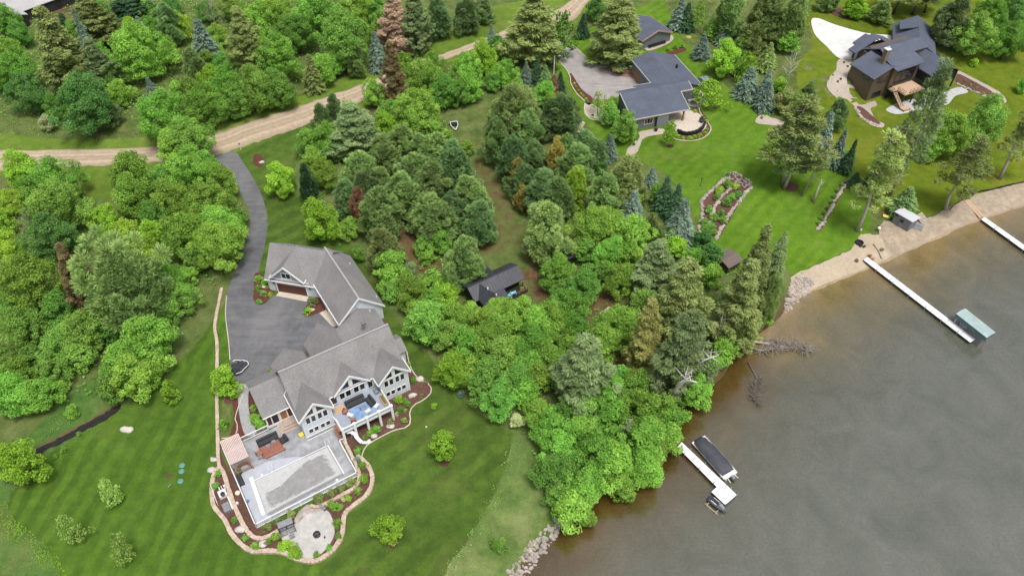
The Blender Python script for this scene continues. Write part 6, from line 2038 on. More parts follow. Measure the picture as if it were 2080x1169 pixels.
block_wall('stone_wall', 'long straight tan block wall on the lawn left of the driveway',
           [(450, 583), (446, 605), (439, 640), (436, 665), (440, 690), (441, 720), (440, 760), (440, 800), (441, 850), (442, 890), (443, 930), (446, 946)], 0.5, 0.4, MAT['stone'])
block_wall('garden_edging', 'thin pale edging curving through the lake side flower bed', [(826, 712), (834, 745), (850, 768), (872, 780), (876, 795), (862, 810), (840, 822), (832, 838), (834, 856), (825, 867), (800, 873), (770, 888), (745, 903), (738, 915), (735, 925)], 0.16, 0.14, MAT['concrete'], cat='edging', blk=1.0)
block_wall('garden_edging', 'curved pale edging beside the grey walkway', [(500, 782), (478, 845), (482, 862), (480, 880), (470, 888), (450, 889)], 0.14, 0.12, MAT['concrete'], cat='edging', blk=1.0)
block_wall('garden_edging', 'curved pale edging along the left side of the old grey drive', [(1132, 122), (1150, 140), (1158, 156), (1160, 170), (1172, 190), (1188, 206), (1187, 222), (1198, 240), (1216, 244), (1236, 256)], 0.22, 0.18, MAT['concrete'], cat='edging', blk=0.9)
block_wall('garden_edging', 'block edging along the right side of the old grey drive', [(1160, 92), (1180, 108), (1200, 124), (1222, 136), (1250, 131), (1280, 130)], 0.26, 0.22, MAT['stone'], cat='edging', blk=0.6)
block_wall('garden_edging', 'pale edging round the yellow shrubs of the tan patio', [(1420, 217), (1422, 228), (1434, 244), (1443, 256), (1443, 266), (1430, 279), (1406, 285), (1376, 283), (1364, 276)], 0.2, 0.15, MAT['concrete'], cat='edging', blk=0.9)
block_wall('patio_wall', 'dark curved low wall on the lake side of the tan patio', [(1376, 262), (1392, 268), (1410, 266), (1426, 258), (1433, 246)], 0.5, 0.9, MAT['dark_metal'], cat='wall', blk=0.5)
block_wall('garden_edging', 'grey edging along the lawn side of the driveway', [(460, 600), (458, 640), (464, 690), (467, 730)], 0.14, 0.1, MAT['concrete'], cat='edging', blk=1.2)
for lab, pts in (('upper left stone row of the rock garden', [(1421, 470), (1426, 430), (1424, 410), (1440, 392), (1456, 378), (1474, 362)]),
                 ('middle stone row of the rock garden', [(1436, 470), (1445, 440), (1452, 420), (1464, 402), (1478, 388), (1492, 380)]),
                 ('right stone row of the rock garden facing the lake', [(1454, 484), (1468, 460), (1484, 432), (1498, 414), (1512, 396), (1526, 380)]),
                 ('stone row along the narrow hosta bed on the lawn', [(1660, 466), (1672, 452), (1688, 424), (1702, 396), (1720, 374)]),
                 ('pale stone row left of the lower brown house bed', [(1738, 222), (1748, 238), (1764, 248), (1784, 256)]),
                 ('pale stone row in the right bed of the brown house', [(1942, 170), (1962, 180), (1990, 192), (2020, 204)])):
    pts2 = catmull([G(*p) for p in pts], 5)
    rs = np.random.RandomState(int(pts[0][0]))
    mb = MB()
    o = pts2[0]
    hz = float(hill(o[0], o[1]))
    cum = np.concatenate([[0], np.cumsum(np.hypot(*(pts2[1:] - pts2[:-1]).T))])
    d = 0
    while d < cum[-1]:
        x, y = np.interp(d, cum, pts2[:, 0]), np.interp(d, cum, pts2[:, 1])
        r = rs.uniform(0.2, 0.42)
        blob_rock((x - o[0] + rs.normal(0, .08), y - o[1] + rs.normal(0, .08), 0.15 + hill(x, y) - hz), r, rs.randint(1000), (1.1, 0.9, 0.7), mb)
        d += r * 1.5
    t = mb.build('stone_row', MAT['rock'], None)
    t.location = (o[0], o[1], hz)
    tag(t, lab, 'stone row', 'dry stone garden rows')
def curb(name, label, px, h, w, mat, cat):
    return block_wall(name, label, px, w, h, mat, cat=cat, blk=1.5)
curb('silt_fence', 'low dark silt fence along the top of the sand on the right', [(2085, 367), (2050, 374), (2010, 384), (1985, 388), (1958, 403), (1940, 414), (1930, 424)], 0.45, 0.08, MAT['dark_metal'], 'fence')
curb('ground_cover_strip', 'dark green edging strip between the huge spruce and the brick bed', [(1217, 130), (1240, 134), (1262, 131), (1284, 128)], 0.35, 0.5, MAT['greenlid'], 'edging')

# ================================================================ boulders
for lab, x, y, r in (('big pale boulder alone on the striped lawn', 260, 872, 0.72), ('pale boulder left of the terrace wall, upper one', 436, 933, 0.5), ('pale boulder left of the terrace wall, lower one', 431, 953, 0.5),
                     ('big pale boulder between the two terrace walls', 489, 1076, 0.66), ('small boulder in the bed below the pool corner', 533, 1104, 0.5), ('boulder in the lakeside bed below the right gable', 839, 804, 0.55),
                     ('boulder at the upper end of the curved lakeside bed', 853, 770, 0.5), ('boulder in the bed beside the last deck post', 794, 867, 0.5), ('boulder below the deck near the white slide', 759, 886, 0.45),
                     ('white boulder in the left garage bed', 535, 582, 0.35), ('white boulder in the right garage bed', 635, 629, 0.38), ('small white stone in the right garage bed', 638, 620, 0.24),
                     ('pale stone beside the mulch ring at the driveway mouth', 531, 331, 0.5), ('boulder on the lawn beside the beach pine', 1746, 468, 0.45), ('large white rock beside the grey house at upper left', 196, 40, 1.5)):
    p = G(x, y)
    mb = MB()
    blob_rock((0, 0, r * 0.3), r, int(x + y), (1.25, 0.9, 0.6), mb)
    o = mb.build('boulder', MAT['boulder'], None, True)
    o.location = p
    tag(o, lab, 'boulder')

# ================================================================ shrubs of the beds
def shrubs(label, group, rows, leaf):
    labs = numbered([(0,) + tuple(r) for r in rows], label)
    for r, l in zip(rows, labs):
        broadleaf('shrub', l, group, r[0], r[1], r[2], r[3] if len(r) > 3 else leaf, cat='shrub', squash=0.85)
shrubs('round shrub in the left garage bed', 'garage bed shrubs', [(524, 566, 16, 'bright'), (536, 572, 14, 'bright'), (525, 584, 15), (533, 595, 15, 'pine'), (549, 597, 12, 'yellow'), (526, 612, 12), (543, 582, 10, 'lime')], 'mid')
shrubs('round shrub in the right garage bed', 'garage bed shrubs', [(635, 610, 22, 'olive'), (624, 630, 17, 'lime')], 'mid')
shrubs('clipped green shrub beside the screened porch', 'porch shrubs', [(515, 827, 17), (518, 850, 26, 'bright'), (529, 861, 22, 'bright'), (552, 756, 13, 'bright')], 'mid')
shrubs('olive yellow barberry along the pool fence', 'shrubs along the pool fence', [(542, 1068, 20), (566, 1056, 18), (590, 1043, 20), (647, 1010, 24), (672, 1000, 18), (692, 990, 18), (713, 979, 24)], 'olive')
shrubs('green shrub between the terrace walls left of the pool', 'terrace bed shrubs', [(443, 960, 16, 'bright'), (437, 985, 16), (476, 1054, 15), (498, 1090, 15), (517, 1108, 19, 'bright'), (544, 1100, 13), (560, 1088, 20, 'bright')], 'mid')
broadleaf('shrub', 'large lime green spreading bush beside the fire pit, left half', 'fire pit bushes', 578, 1106, 30, 'lime', cat='shrub', squash=0.7)
broadleaf('shrub', 'large lime green spreading bush beside the fire pit, right half', 'fire pit bushes', 600, 1118, 32, 'lime', cat='shrub', squash=0.7)
shrubs('round green shrub along the right terrace wall', 'right terrace shrubs', [(726, 916, 15, 'mid'), (724, 915, 10), (727, 932, 14, 'blue'), (736, 944, 19), (740, 970, 22), (727, 995, 16), (708, 1010, 14, 'lime'), (697, 1013, 11, 'pale'), (677, 1026, 25), (692, 1028, 13, 'mid')], 'bright')
shrubs('round green shrub beside the fire pit patio', 'fire pit shrubs', [(685, 1059, 20), (688, 1088, 16, 'mid'), (668, 1112, 16, 'mid'), (642, 1126, 16, 'mid'), (684, 1070, 10, 'mid')], 'bright')
shrubs('shrub in the lakeside bed below the deck posts', 'deck bed shrubs', [(764, 869, 20), (752, 878, 14), (740, 888, 16, 'olive'), (793, 856, 16, 'olive')], 'bright')
shrubs('shrub in the lakeside bed below the right gable', 'deck bed shrubs', [(811, 811, 20, 'lime'), (827, 817, 17), (812, 832, 14, 'mid'), (823, 832, 8, 'yellow'), (805, 840, 11, 'pale'), (820, 853, 12)], 'bright')
shrubs('bright shrub at the upper curve of the lakeside bed', 'deck bed shrubs', [(840, 770, 15), (828, 739, 10), (864, 776, 9, 'mid'), (856, 802, 10, 'olive')], 'bright')
shrubs('round yellow spirea on the tan patio edge', 'yellow patio shrubs', [(1377, 277, 9), (1388, 279, 9), (1401, 280, 10), (1411, 277, 9), (1422, 275, 11), (1431, 270, 9), (1436, 263, 9), (1435, 246, 9), (1426, 237, 8), (1412, 225, 8)], 'yellow')
shrubs('small yellow shrub in the bed along the old grey drive', 'yellow drive shrubs', [(1166, 169, 6), (1170, 176, 6), (1174, 183, 6), (1180, 190, 6), (1185, 195, 6), (1190, 200, 6)], 'yellow')
shrubs('green perennial in the rock garden', 'rock garden plants', [(1450, 440, 20), (1440, 424, 18), (1462, 385, 20, 'lime'), (1478, 372, 20), (1493, 376, 17, 'yellow'), (1476, 410, 20), (1486, 400, 17), (1500, 393, 17)], 'mid')
shrubs('green perennial low in the rock garden', 'rock garden plants', [(1430, 450, 18), (1446, 456, 18), (1465, 432, 18), (1470, 446, 17), (1450, 470, 17), (1432, 462, 16, 'bright'), (1480, 352, 10, 'deep'), (1456, 398, 17)], 'mid')
shrubs('hosta in the narrow bed on the lawn', 'hostas of the narrow bed', [(1663, 452, 9, 'bright'), (1668, 442, 9, 'bright'), (1675, 432, 10), (1682, 421, 10), (1689, 409, 10), (1695, 398, 10), (1702, 386, 10), (1710, 374, 9)], 'mid')
shrubs('small dark shrub in the pale brown house gravel bed', 'gravel bed plants', [(1715, 126, 5), (1722, 134, 5), (1708, 160, 5), (1702, 165, 5), (1692, 152, 4), (1716, 182, 5), (1728, 190, 5), (1700, 186, 6, 'mid'), (1748, 176, 8, 'lime'), (1724, 168, 7, 'lime')], 'dark')
shrubs('small plant in the right bed of the brown house', 'right bed plants', [(1960, 164, 5), (1972, 172, 5), (1984, 178, 5), (1997, 190, 7), (2010, 194, 5), (2020, 199, 5)], 'lime')
shrubs('small shrub in the red bed behind the grey house', 'garage bed shrubs', [(1358, 99, 10), (1372, 95, 10), (1385, 92, 10)], 'bright')
shrubs('tiny bush at the edge of the gravel corner bed', 'gravel corner bushes', [(1556, 230, 8), (1570, 232, 7, 'mid'), (1548, 238, 7, 'olive')], 'bright')
shrubs('shrub in the gravel bed corner of the grey house', 'grey house shrubs', [(1192, 206, 9, 'deep'), (1204, 233, 6), (1288, 292, 7), (1294, 282, 6, 'deep')], 'mid')
shrubs('tuft of lighter green beside the ditch', 'ditch tufts', [(160, 880, 12), (128, 912, 14, 'mid'), (112, 925, 12)], 'bright')

# ================================================================ pool terrace
def HL(u, y, z=0.0):
    a = HYAW
    return Vector((HO[0] + u * math.cos(a) - y * math.sin(a), HO[1] + u * math.sin(a) + y * math.cos(a), z))
def house_thing(name, label, cat, u, y, z=0.0, rz=0.0, group=None):
    return thing(name, label, cat, HL(u, y, z), HYAW + rz, group)
def W2(pts):
    return np.array([(HL(u, y).x, HL(u, y).y) for u, y in pts])
sheet_world('pool_terrace', W2([(-11.4, 4.9), (-4.6, 4.8), (-0.3, 5.1), (-0.3, 0.0), (4.4, 0.0), (4.3, -1.2), (3.6, -3.0), (3.5, -9.4), (-11.4, -9.5)]), 0.13, MAT['stamped'])
sheet_world('pool_deck', W2([(-11.3, -0.2), (-6.5, -0.3), (-3.0, -1.6), (-1.6, -2.6), (-1.5, -3.2), (-8.9, -3.3), (-9.3, -9.2), (3.2, -9.2), (3.2, -9.4), (-11.3, -9.4)]), 0.145, M('blue_grey_concrete', (0.36, 0.38, 0.43), (0.43, 0.45, 0.50), 1.2, 0.75, big=0.06))
q = [P(514, 977, 0.15), P(666, 904.5, 0.15), P(699, 962, 0.15), P(541, 1046, 0.15)]
pc = sum(q, Vector()) / 4
pool = thing('swimming_pool', 'rectangular pool under a sagging grey winter cover', 'pool', pc, 0)
ql = [p - pc for p in q]
def lerp2(s, t_):
    return ql[0].lerp(ql[1], s).lerp(ql[3].lerp(ql[2], s), t_)
me = bpy.data.meshes.new('pool_cover')
n, k_ = 40, 24
vs, fs, wet = [], [], []
for j in range(k_ + 1):
    for i in range(n + 1):
        s, t_ = i / n, j / k_
        p = lerp2(0.02 + s * 0.96, 0.04 + 0.92 * t_)
        e = min(s, 1 - s) * 5
        e2 = min(t_, 1 - t_) * 4
        sag = min(1, e) * min(1, e2)
        vs.append((p.x, p.y, 0.06 - 0.07 * sag + 0.008 * math.sin(9 * s + 4 * t_)))
        c_ = min(s / 0.10, (1 - s) / 0.13, (t_ - (0.40 - 0.34 * s + 0.08 * math.sin(7 * s))) / 0.08, (1 - t_) / 0.14)
        wet.append(max(0.0, min(1.0, c_ * 0.9 - 0.05)))
for j in range(k_):
    for i in range(n):
        a = j * (n + 1) + i
        fs.append((a, a + 1, a + n + 2, a + n + 1))
me.from_pydata(vs, [], fs)
me.update()
for p in me.polygons:
    p.use_smooth = True
if me.polygons[0].normal.z < 0:
    me.flip_normals()
pt_attr(me, 'wet', np.array(wet))
m, nt, b = new_mat('winter_cover')
vec = coords(nt, 'Object')
at = _n(nt, 'ShaderNodeAttribute', attribute_name='wet')
nz = noise(nt, 0.8, 6, 0.7, coords(nt, 'Object', math.radians(30), (0.55, 1.6, 1)), 1.0)
fac = math_(nt, 'MULTIPLY', at.outputs['Fac'], math_(nt, 'ADD', math_(nt, 'MULTIPLY', math_(nt, 'SUBTRACT', nz, 0.5), 2.6), 0.72))
col = mixc(nt, ramp(nt, [(0.25, (0, 0, 0)), (0.45, (1, 1, 1))], fac), ramp(nt, [(0.3, (0.40, 0.40, 0.40)), (0.7, (0.48, 0.48, 0.475))], noise(nt, 1.2, 4, 0.6, vec)),
           ramp(nt, [(0.3, (0.20, 0.195, 0.19)), (0.7, (0.30, 0.30, 0.305))], noise(nt, 0.9, 5, 0.7, vec)))
nt.links.new(col, b.inputs['Base Color'])
b.inputs['Roughness'].default_value = 0.55
addmesh('pool_cover', me, m, pool)
for lab, a, c_, w in (('coping', (0, 0), (1, 0), 0.10), ('coping', (1, 0), (1, 1), 0.16)):
    mb = MB()
    mb.bar(lerp2(*a) + Vector((0, 0, 0.07)), lerp2(*c_) + Vector((0, 0, 0.07)), w, 0.08)
    mb.build('coping', MAT['white_plastic'], pool)
mb = MB()
A_, B_ = P(510, 969, .3) - pc, P(536, 1046, .3) - pc
mb.bar(A_, B_, 0.52, 0.28)
mb.build('cover_housing', MAT['white_plastic'], pool)
mb = MB()
mb.bar(lerp2(0.015, 1) + Vector((0, 0, 0.05)), lerp2(1, 1) + Vector((0, 0, 0.05)), 0.25, 0.05)
mb.build('coping', MAT['grey_metal'], pool)
# ladder rails at the pool corner, returns at the edge
for lab, x, y in (('pair of white hand rails at the far corner of the pool', 664, 900), ('white hooked rails at the near edge of the pool', 550, 952)):
    t = thing('hand_rail', lab, 'hand rail', P(x, y, 0.15), HYAW)
    for dx in (-0.3, 0.3):
        mb = MB()
        mb.tube([(dx, -0.45, 0), (dx, -0.4, 0.55), (dx, -0.1, 0.8), (dx, 0.3, 0.7), (dx, 0.5, 0.0)], 0.035, 8)
        mb.build('rail', MAT['white_plastic'], t, True)
t = thing('skimmer_lid', 'round white lid in the deck at the far pool edge', 'lid', P(532, 964, 0.15), 0)
mb = MB(); mb.lathe((0, 0, 0), [(0.17, 0), (0.17, 0.05), (0.12, 0.07)], 14); mb.build('lid', MAT['white_plastic'], t)
t = thing('skimmer_lid', 'round white ring in the deck at the right pool corner', 'lid', P(684.5, 974, 0.15), 0)
mb = MB(); mb.lathe((0, 0, 0), [(0.2, 0), (0.2, 0.05), (0.13, 0.06)], 14); mb.build('lid', MAT['white_plastic'], t)
t = thing('ball', 'dark blue ball beside the terrace fence', 'ball', P(504, 1018, 0.15), 0)
mb = MB(); mb.lathe((0, 0, 0.22), [(0.02, -0.22), (0.14, -0.17), (0.21, -0.06), (0.21, 0.06), (0.14, 0.17), (0.02, 0.22)], 14); mb.build('shell', MAT['blue'], t, True)

# white fence round the pool terrace
fe = house_thing('pool_fence', 'white rail fence enclosing the pool terrace', 'fence', 0, 0)
runs = [((-4.6, 4.95), (-8.9, 4.95)), ((-11.5, 4.6), (-11.5, -9.6)), ((-11.5, -9.6), (3.6, -9.55)), ((3.6, -9.55), (3.6, -3.2)), ((3.6, -3.2), (4.35, -3.3))]
for a, c_ in runs:
    a, c_ = Vector((a[0], a[1], 0)), Vector((c_[0], c_[1], 0))
    L = (c_ - a).length
    n = max(1, round(L / 2.3))
    for i in range(n + 1):
        p = a.lerp(c_, i / n)
        mb = MB()
        mb.box(p.x - 0.07, p.x + 0.07, p.y - 0.07, p.y + 0.07, 0, 1.3)
        mb.build('post', MAT['trim'], fe)
    mb = MB()
    d = (c_ - a).normalized() * 0.07
    mb.bar(a + d + Vector((0, 0, 1.2)), c_ - d + Vector((0, 0, 1.2)), 0.12, 0.09)
    mb.bar(a + d + Vector((0, 0, 0.22)), c_ - d + Vector((0, 0, 0.22)), 0.09, 0.09)
    mb.build('rail', MAT['trim'], fe)
    mb = MB()
    k2 = int(L / 0.14)
    for i in range(1, k2):
        p = a.lerp(c_, i / k2)
        mb.box(p.x - 0.014, p.x + 0.014, p.y - 0.014, p.y + 0.014, 0.27, 1.15)
    mb.build('baluster_row', MAT['trim'], fe)

# pergola
pg = house_thing('pergola', 'small pergola with pale pink slatted top at the terrace corner', 'pergola', -10.1, 2.5)
for (x, y) in ((-1.1, 2.1), (1.1, 2.1), (-1.1, -2.6), (1.1, -2.6)):
    mb = MB(); mb.box(x - 0.09, x + 0.09, y - 0.09, y + 0.09, 0, 2.45); mb.build('post', MAT['redwood'], pg)
mb = MB()
for x in (-1.1, 1.1):
    mb.box(x - 0.07, x + 0.07, -3.0, 2.6, 2.36, 2.56)
mb.build('beam', MAT['redwood'], pg)
mb = MB()
for i in range(13):
    x = -1.3 + 2.6 * i / 12
    mb.box(x - 0.075, x + 0.075, -2.25, 2.35, 2.58, 2.66)
for y in (-2.2, 0, 2.3):
    mb.box(-1.35, 1.35, y - 0.05, y + 0.05, 2.5, 2.575)
mb.build('slat_top', MAT['pink_slat'], pg)
t = house_thing('bench', 'curved timber bench under the pergola front', 'bench', -9.9, 0.6)
mb = MB()
for i in range(7):
    a = -0.9 + 0.3 * i
    mb.obox((math.sin(a) * 1.0, -0.3 + math.cos(a) * 0.7, 0.45), (0.36, 0.45, 0.08), -a)
mb.build('seat', MAT['redwood'], t)
mb = MB()
mb.box(-1.05, -0.95, -0.1, 0.2, 0, 0.41); mb.box(0.95, 1.05, -0.1, 0.2, 0, 0.41)
mb.build('leg', MAT['redwood'], t)
t = house_thing('railing', 'wooden rail in front of the pergola bench', 'railing', -9.9, -0.35)
mb = MB(); mb.box(-1.2, 1.2, -0.06, 0.06, 0.85, 0.98); mb.box(-1.2, -1.08, -0.06, 0.06, 0, 0.84); mb.box(1.08, 1.2, -0.06, 0.06, 0, 0.84)
mb.build('rail', MAT['redwood'], t)

def soft_box(mb, x0, x1, y0, y1, z0, z1, s=0.12):
    """cover-draped block: wider at the foot, rounded at the top"""
    return mb.add([(x0, y0, z0), (x1, y0, z0), (x1, y1, z0), (x0, y1, z0), (x0 + s * .4, y0 + s * .4, z1 - s), (x1 - s * .4, y0 + s * .4, z1 - s), (x1 - s * .4, y1 - s * .4, z1 - s), (x0 + s * .4, y1 - s * .4, z1 - s),
                   (x0 + s * 1.4, y0 + s * 1.4, z1), (x1 - s * 1.4, y0 + s * 1.4, z1), (x1 - s * 1.4, y1 - s * 1.4, z1), (x0 + s * 1.4, y1 - s * 1.4, z1)],
                  [(3, 2, 1, 0), (8, 9, 10, 11)] + [(i, (i + 1) % 4, 4 + (i + 1) % 4, 4 + i) for i in range(4)] + [(4 + i, 4 + (i + 1) % 4, 8 + (i + 1) % 4, 8 + i) for i in range(4)])
def covered(name, label, u, y, w, d, h, z=0.13, rz=0.0, back=True, group=None, mat='black_fabric', cat='sofa'):
    t = house_thing(name, label, cat, u, y, z, rz, group)
    mb = MB()
    soft_box(mb, -w / 2, w / 2, -d / 2, d / 2, 0, h * 0.62)
    mb.build('seat', MAT[mat], t, bevel=0.03)
    if back:
        mb = MB()
        soft_box(mb, -w / 2, w / 2, d * 0.1, d / 2 + 0.02, h * 0.5, h, 0.08)
        mb.build('backrest', MAT[mat], t, bevel=0.03)
    return t
t = house_thing('rug', 'red brown rug under the covered terrace sofa', 'rug', -5.3, 1.5, 0.15)
mb = MB(); mb.box(-1.75, 1.55, -1.15, 1.1, 0, 0.02); mb.build('pile', M('brick_red_rug', (0.22, 0.085, 0.06), (0.29, 0.125, 0.09), 2.5, 0.95, big=0.12, bigscale=0.8), t)
covered('sofa', 'long sofa under a charcoal cover on the pool terrace', -5.35, 3.1, 3.2, 1.05, 0.9)
covered('armchair', 'armchair under a charcoal cover right of the terrace sofa', -3.3, 1.9, 1.15, 1.2, 0.85, rz=-1.45, cat='armchair')
covered('ottoman', 'grey ottoman before the terrace sofa, left one', -5.7, 2.25, 0.75, 0.55, 0.5, back=False, mat='grey_plastic', cat='ottoman')
covered('ottoman', 'grey ottoman before the terrace sofa, right one', -4.7, 2.5, 0.75, 0.55, 0.5, back=False, mat='grey_plastic', cat='ottoman')
t = house_thing('low_wall_bench', 'rose brown bench along the near edge of the red rug', 'bench', -5.2, 0.25, 0.13)
mb = MB(); mb.box(-1.5, 1.6, -0.16, 0.16, 0.3, 0.42); mb.build('seat', MAT['redwood'], t)
for x in (-1.35, 1.45):
    mb = MB(); mb.box(x - 0.06, x + 0.06, -0.14, 0.14, 0, 0.3); mb.build('leg', MAT['redwood'], t)
t = house_thing('adirondack_chair', 'red brown wooden chair at the left end of the rug', 'chair', -7.2, 1.4, 0.13, 1.6)
mb = MB(); mb.box(-0.35, 0.35, -0.35, 0.3, 0.3, 0.38); mb.build('seat', MAT['redwood'], t)
mb = MB(); mb.hexa([(-0.33, 0.28, 0.3), (0.33, 0.28, 0.3), (0.33, 0.36, 0.3), (-0.33, 0.36, 0.3), (-0.28, 0.5, 1.0), (0.28, 0.5, 1.0), (0.28, 0.57, 1.0), (-0.28, 0.57, 1.0)]); mb.build('backrest', MAT['redwood'], t)
for x in (-0.38, 0.38):
    mb = MB(); mb.box(x - 0.05, x + 0.05, -0.4, 0.3, 0.5, 0.55); mb.box(x - 0.04, x + 0.04, -0.36, -0.28, 0, 0.5); mb.build('arm', MAT['redwood'], t)
t = house_thing('cooler', 'faded blue box beside the wooden chair on the terrace', 'box', -7.35, 0.75, 0.13)
mb = MB(); mb.box(-0.3, 0.3, -0.22, 0.22, 0, 0.4); mb.build('body', MAT['bluerug'], t, bevel=0.03)
mb = MB(); mb.box(-0.32, 0.32, -0.24, 0.24, 0.405, 0.47); mb.build('lid', MAT['grey_plastic'], t)
t = house_thing('side_table', 'small yellow cube table at the corner of the left lake gable', 'table', -0.75, 1.25, 0.13, 0.1)
mb = MB(); mb.box(-0.34, 0.34, -0.34, 0.34, 0.38, 0.46); mb.build('tabletop', MAT['yellow'], t, bevel=0.02)
mb = MB(); mb.box(-0.3, 0.3, -0.3, 0.3, 0, 0.375); mb.build('base', MAT['yellow'], t)
covered('storage_box', 'dark storage box against the left terrace fence', -11.0, -1.3, 0.75, 1.9, 0.85, back=False, mat='black_fabric', cat='storage box')
t = house_thing('planter', 'dark pot with a green bush beside the pergola', 'planter', -10.6, -0.1, 0.13)
mb = MB(); mb.lathe((0, 0, 0), [(0.2, 0), (0.28, 0.4), (0.25, 0.4)], 12); mb.build('pot', MAT['dark_metal'], t)
o = addmesh('plant', PROTO['bl', 0, 0], None, t); setmat(o, MAT['leaf_deep']); o.scale = (0.3, 0.3, 0.25); o.location = (0, 0, 0.3)

# ---- furniture on the lake deck
DZ = 2.5
t = house_thing('rug', 'blue patterned rug on the lake deck', 'rug', 8.4, -0.9, DZ + 0.004)
mb = MB(); mb.box(-1.9, 1.9, -1.35, 0.9, 0, 0.015); mb.build('pile', MAT['bluerug'], t)
covered('sofa', 'sofa under a black cover on the lake deck', 8.2, 0.75, 3.1, 1.1, 0.95, DZ)
covered('sofa', 'short covered sofa at right angles on the lake deck', 10.2, -0.35, 1.9, 1.05, 0.9, DZ, rz=-1.45)
covered('ottoman', 'grey ottoman in front of the deck sofa', 8.75, -0.75, 0.9, 0.8, 0.42, DZ, rz=-0.1, back=False, mat='grey_plastic', cat='ottoman')
covered('cabinet', 'dark grill cabinet against the house wall on the deck', 11.75, 0.95, 0.7, 1.0, 0.95, DZ, back=False, mat='grey_plastic', cat='cabinet')
t = house_thing('door_mat', 'pale tan mat before the patio door on the deck', 'mat', 5.6, 0.95, DZ + 0.004)
mb = MB(); mb.box(-0.85, 0.95, -0.7, 0.75, 0, 0.02); mb.build('pile', MAT['timber'], t)
t = house_thing('planter_box', 'long tan planter box beside the right lake gable', 'planter', 11.98, -1.25, DZ, 0)
mb = MB(); mb.box(-0.32, 0.32, -1.0, 1.0, 0, 0.5); mb.build('box', MAT['timber'], t)
mb = MB(); mb.box(-0.24, 0.24, -0.9, 0.9, 0.49, 0.52); mb.build('soil', MAT['leaf_olive'] if False else M('mossy_soil', (0.09, 0.075, 0.02), (0.18, 0.15, 0.05), 5, 0.95), t)
labs = ['brown wicker chair left of the deck sofa', 'brown wicker chair at the deck rail, left', 'white wicker chair at the deck rail, middle', 'white wicker chair at the deck rail, right', 'white wicker chair next to the brown one on the deck']
for lab, (u, y, rz, mt) in zip(labs, ((6.2, -0.1, 0.9, 'redwood'), (6.6, -2.2, 2.9, 'redwood'), (9.1, -1.95, 3.3, 'white_plastic'), (10.6, -1.75, 3.6, 'white_plastic'), (6.55, -1.2, 2.2, 'white_plastic'))):
    t = house_thing('wicker_chair', lab, 'chair', u, y, DZ, rz)
    mb = MB(); mb.box(-0.32, 0.32, -0.32, 0.3, 0.32, 0.46); mb.build('seat', MAT[mt], t, bevel=0.02)
    mb = MB(); mb.box(-0.32, 0.32, 0.25, 0.36, 0.46, 0.88); mb.build('backrest', MAT[mt], t, bevel=0.02)
    for x in (-0.36, 0.36):
        mb = MB(); mb.box(x - 0.05, x + 0.05, -0.3, 0.3, 0, 0.62); mb.build('arm', MAT[mt], t)
t = house_thing('slide', 'white curved slide coming down from the deck corner', 'slide', 5.2, -3.0)
mb = MB()
pts = [(-0.2, 0.1, 1.75), (0.4, 0.0, 1.65), (0.8, -0.5, 1.25), (0.9, -1.2, 0.85), (1.2, -1.8, 0.45), (1.9, -2.05, 0.2), (2.5, -2.0, 0.15)]
for i in range(len(pts) - 1):
    mb.bar(pts[i], pts[i + 1], 0.55, 0.12)
mb.build('chute', MAT['white_plastic'], t)
mb = MB()
for i in range(1, len(pts) - 2, 2):
    mb.box(pts[i][0] - 0.04, pts[i][0] + 0.04, pts[i][1] - 0.04, pts[i][1] + 0.04, 0, pts[i][2] - 0.06)
mb.build('leg', MAT['white_plastic'], t)

# ---- fire pit terrace
t = thing('fire_pit', 'round black fire pit on the paved lower patio', 'fire pit', P(644, 1086, 0.11), 0)
mb = MB(); mb.lathe((0, 0, 0), [(0.38, 0), (0.5, 0.1), (0.5, 0.34), (0.43, 0.36), (0.40, 0.22), (0.05, 0.2)], 20); mb.build('bowl', MAT['dark_metal'], t)
mb = MB(); mb.bar((-0.3, -0.2, 0.33), (0.3, 0.2, 0.33), 0.03, 0.03); mb.bar((-0.3, 0.2, 0.37), (0.3, -0.2, 0.37), 0.03, 0.03); mb.build('grate', MAT['grey_metal'], t)
t = thing('poker_stand', 'small dark stand right of the fire pit', 'stand', P(660, 1091, 0.11), 0)
mb = MB(); mb.lathe((0, 0, 0), [(0.12, 0), (0.10, 0.25), (0.03, 0.28), (0.03, 0.45)], 10); mb.build('body', MAT['dark_metal'], t)
p = P(586, 1080, 0.11)
t = thing('cabin_swing', 'grey roofed double swing seat beside the fire pit patio', 'swing', p, HYAW - 0.1)
mb = MB(); mb.hexa([(-1.0, 0.1, 1.6), (1.0, 0.1, 1.6), (1.0, 0.95, 1.75), (-1.0, 0.95, 1.75), (-1.0, 0.1, 1.66), (1.0, 0.1, 1.66), (1.0, 0.95, 1.81), (-1.0, 0.95, 1.81)]); mb.build('canopy', MAT['grey_plastic'], t)
for x in (-0.5, 0.5):
    mb = MB(); soft_box(mb, x - 0.42, x + 0.42, -0.45, 0.15, 0.4, 0.6, 0.06); mb.build('seat', MAT['grey_metal'], t)
    mb = MB(); mb.box(x - 0.42, x + 0.42, 0.15, 0.28, 0.6, 1.1); mb.build('backrest', MAT['grey_plastic'], t)
for x in (-0.98, 0.98):
    mb = MB(); mb.bar((x, -0.4, 0), (x, 0.5, 1.62), 0.07, 0.07); mb.bar((x, 0.9, 0), (x, 0.6, 1.62), 0.07, 0.07); mb.build('leg', MAT['dark_metal'], t)
t = thing('table', 'low dark side table in front of the swing seat', 'table', P(594, 1090, 0.11), HYAW)
mb = MB(); mb.box(-0.35, 0.35, -0.3, 0.3, 0.36, 0.42); mb.build('tabletop', MAT['grey_plastic'], t)
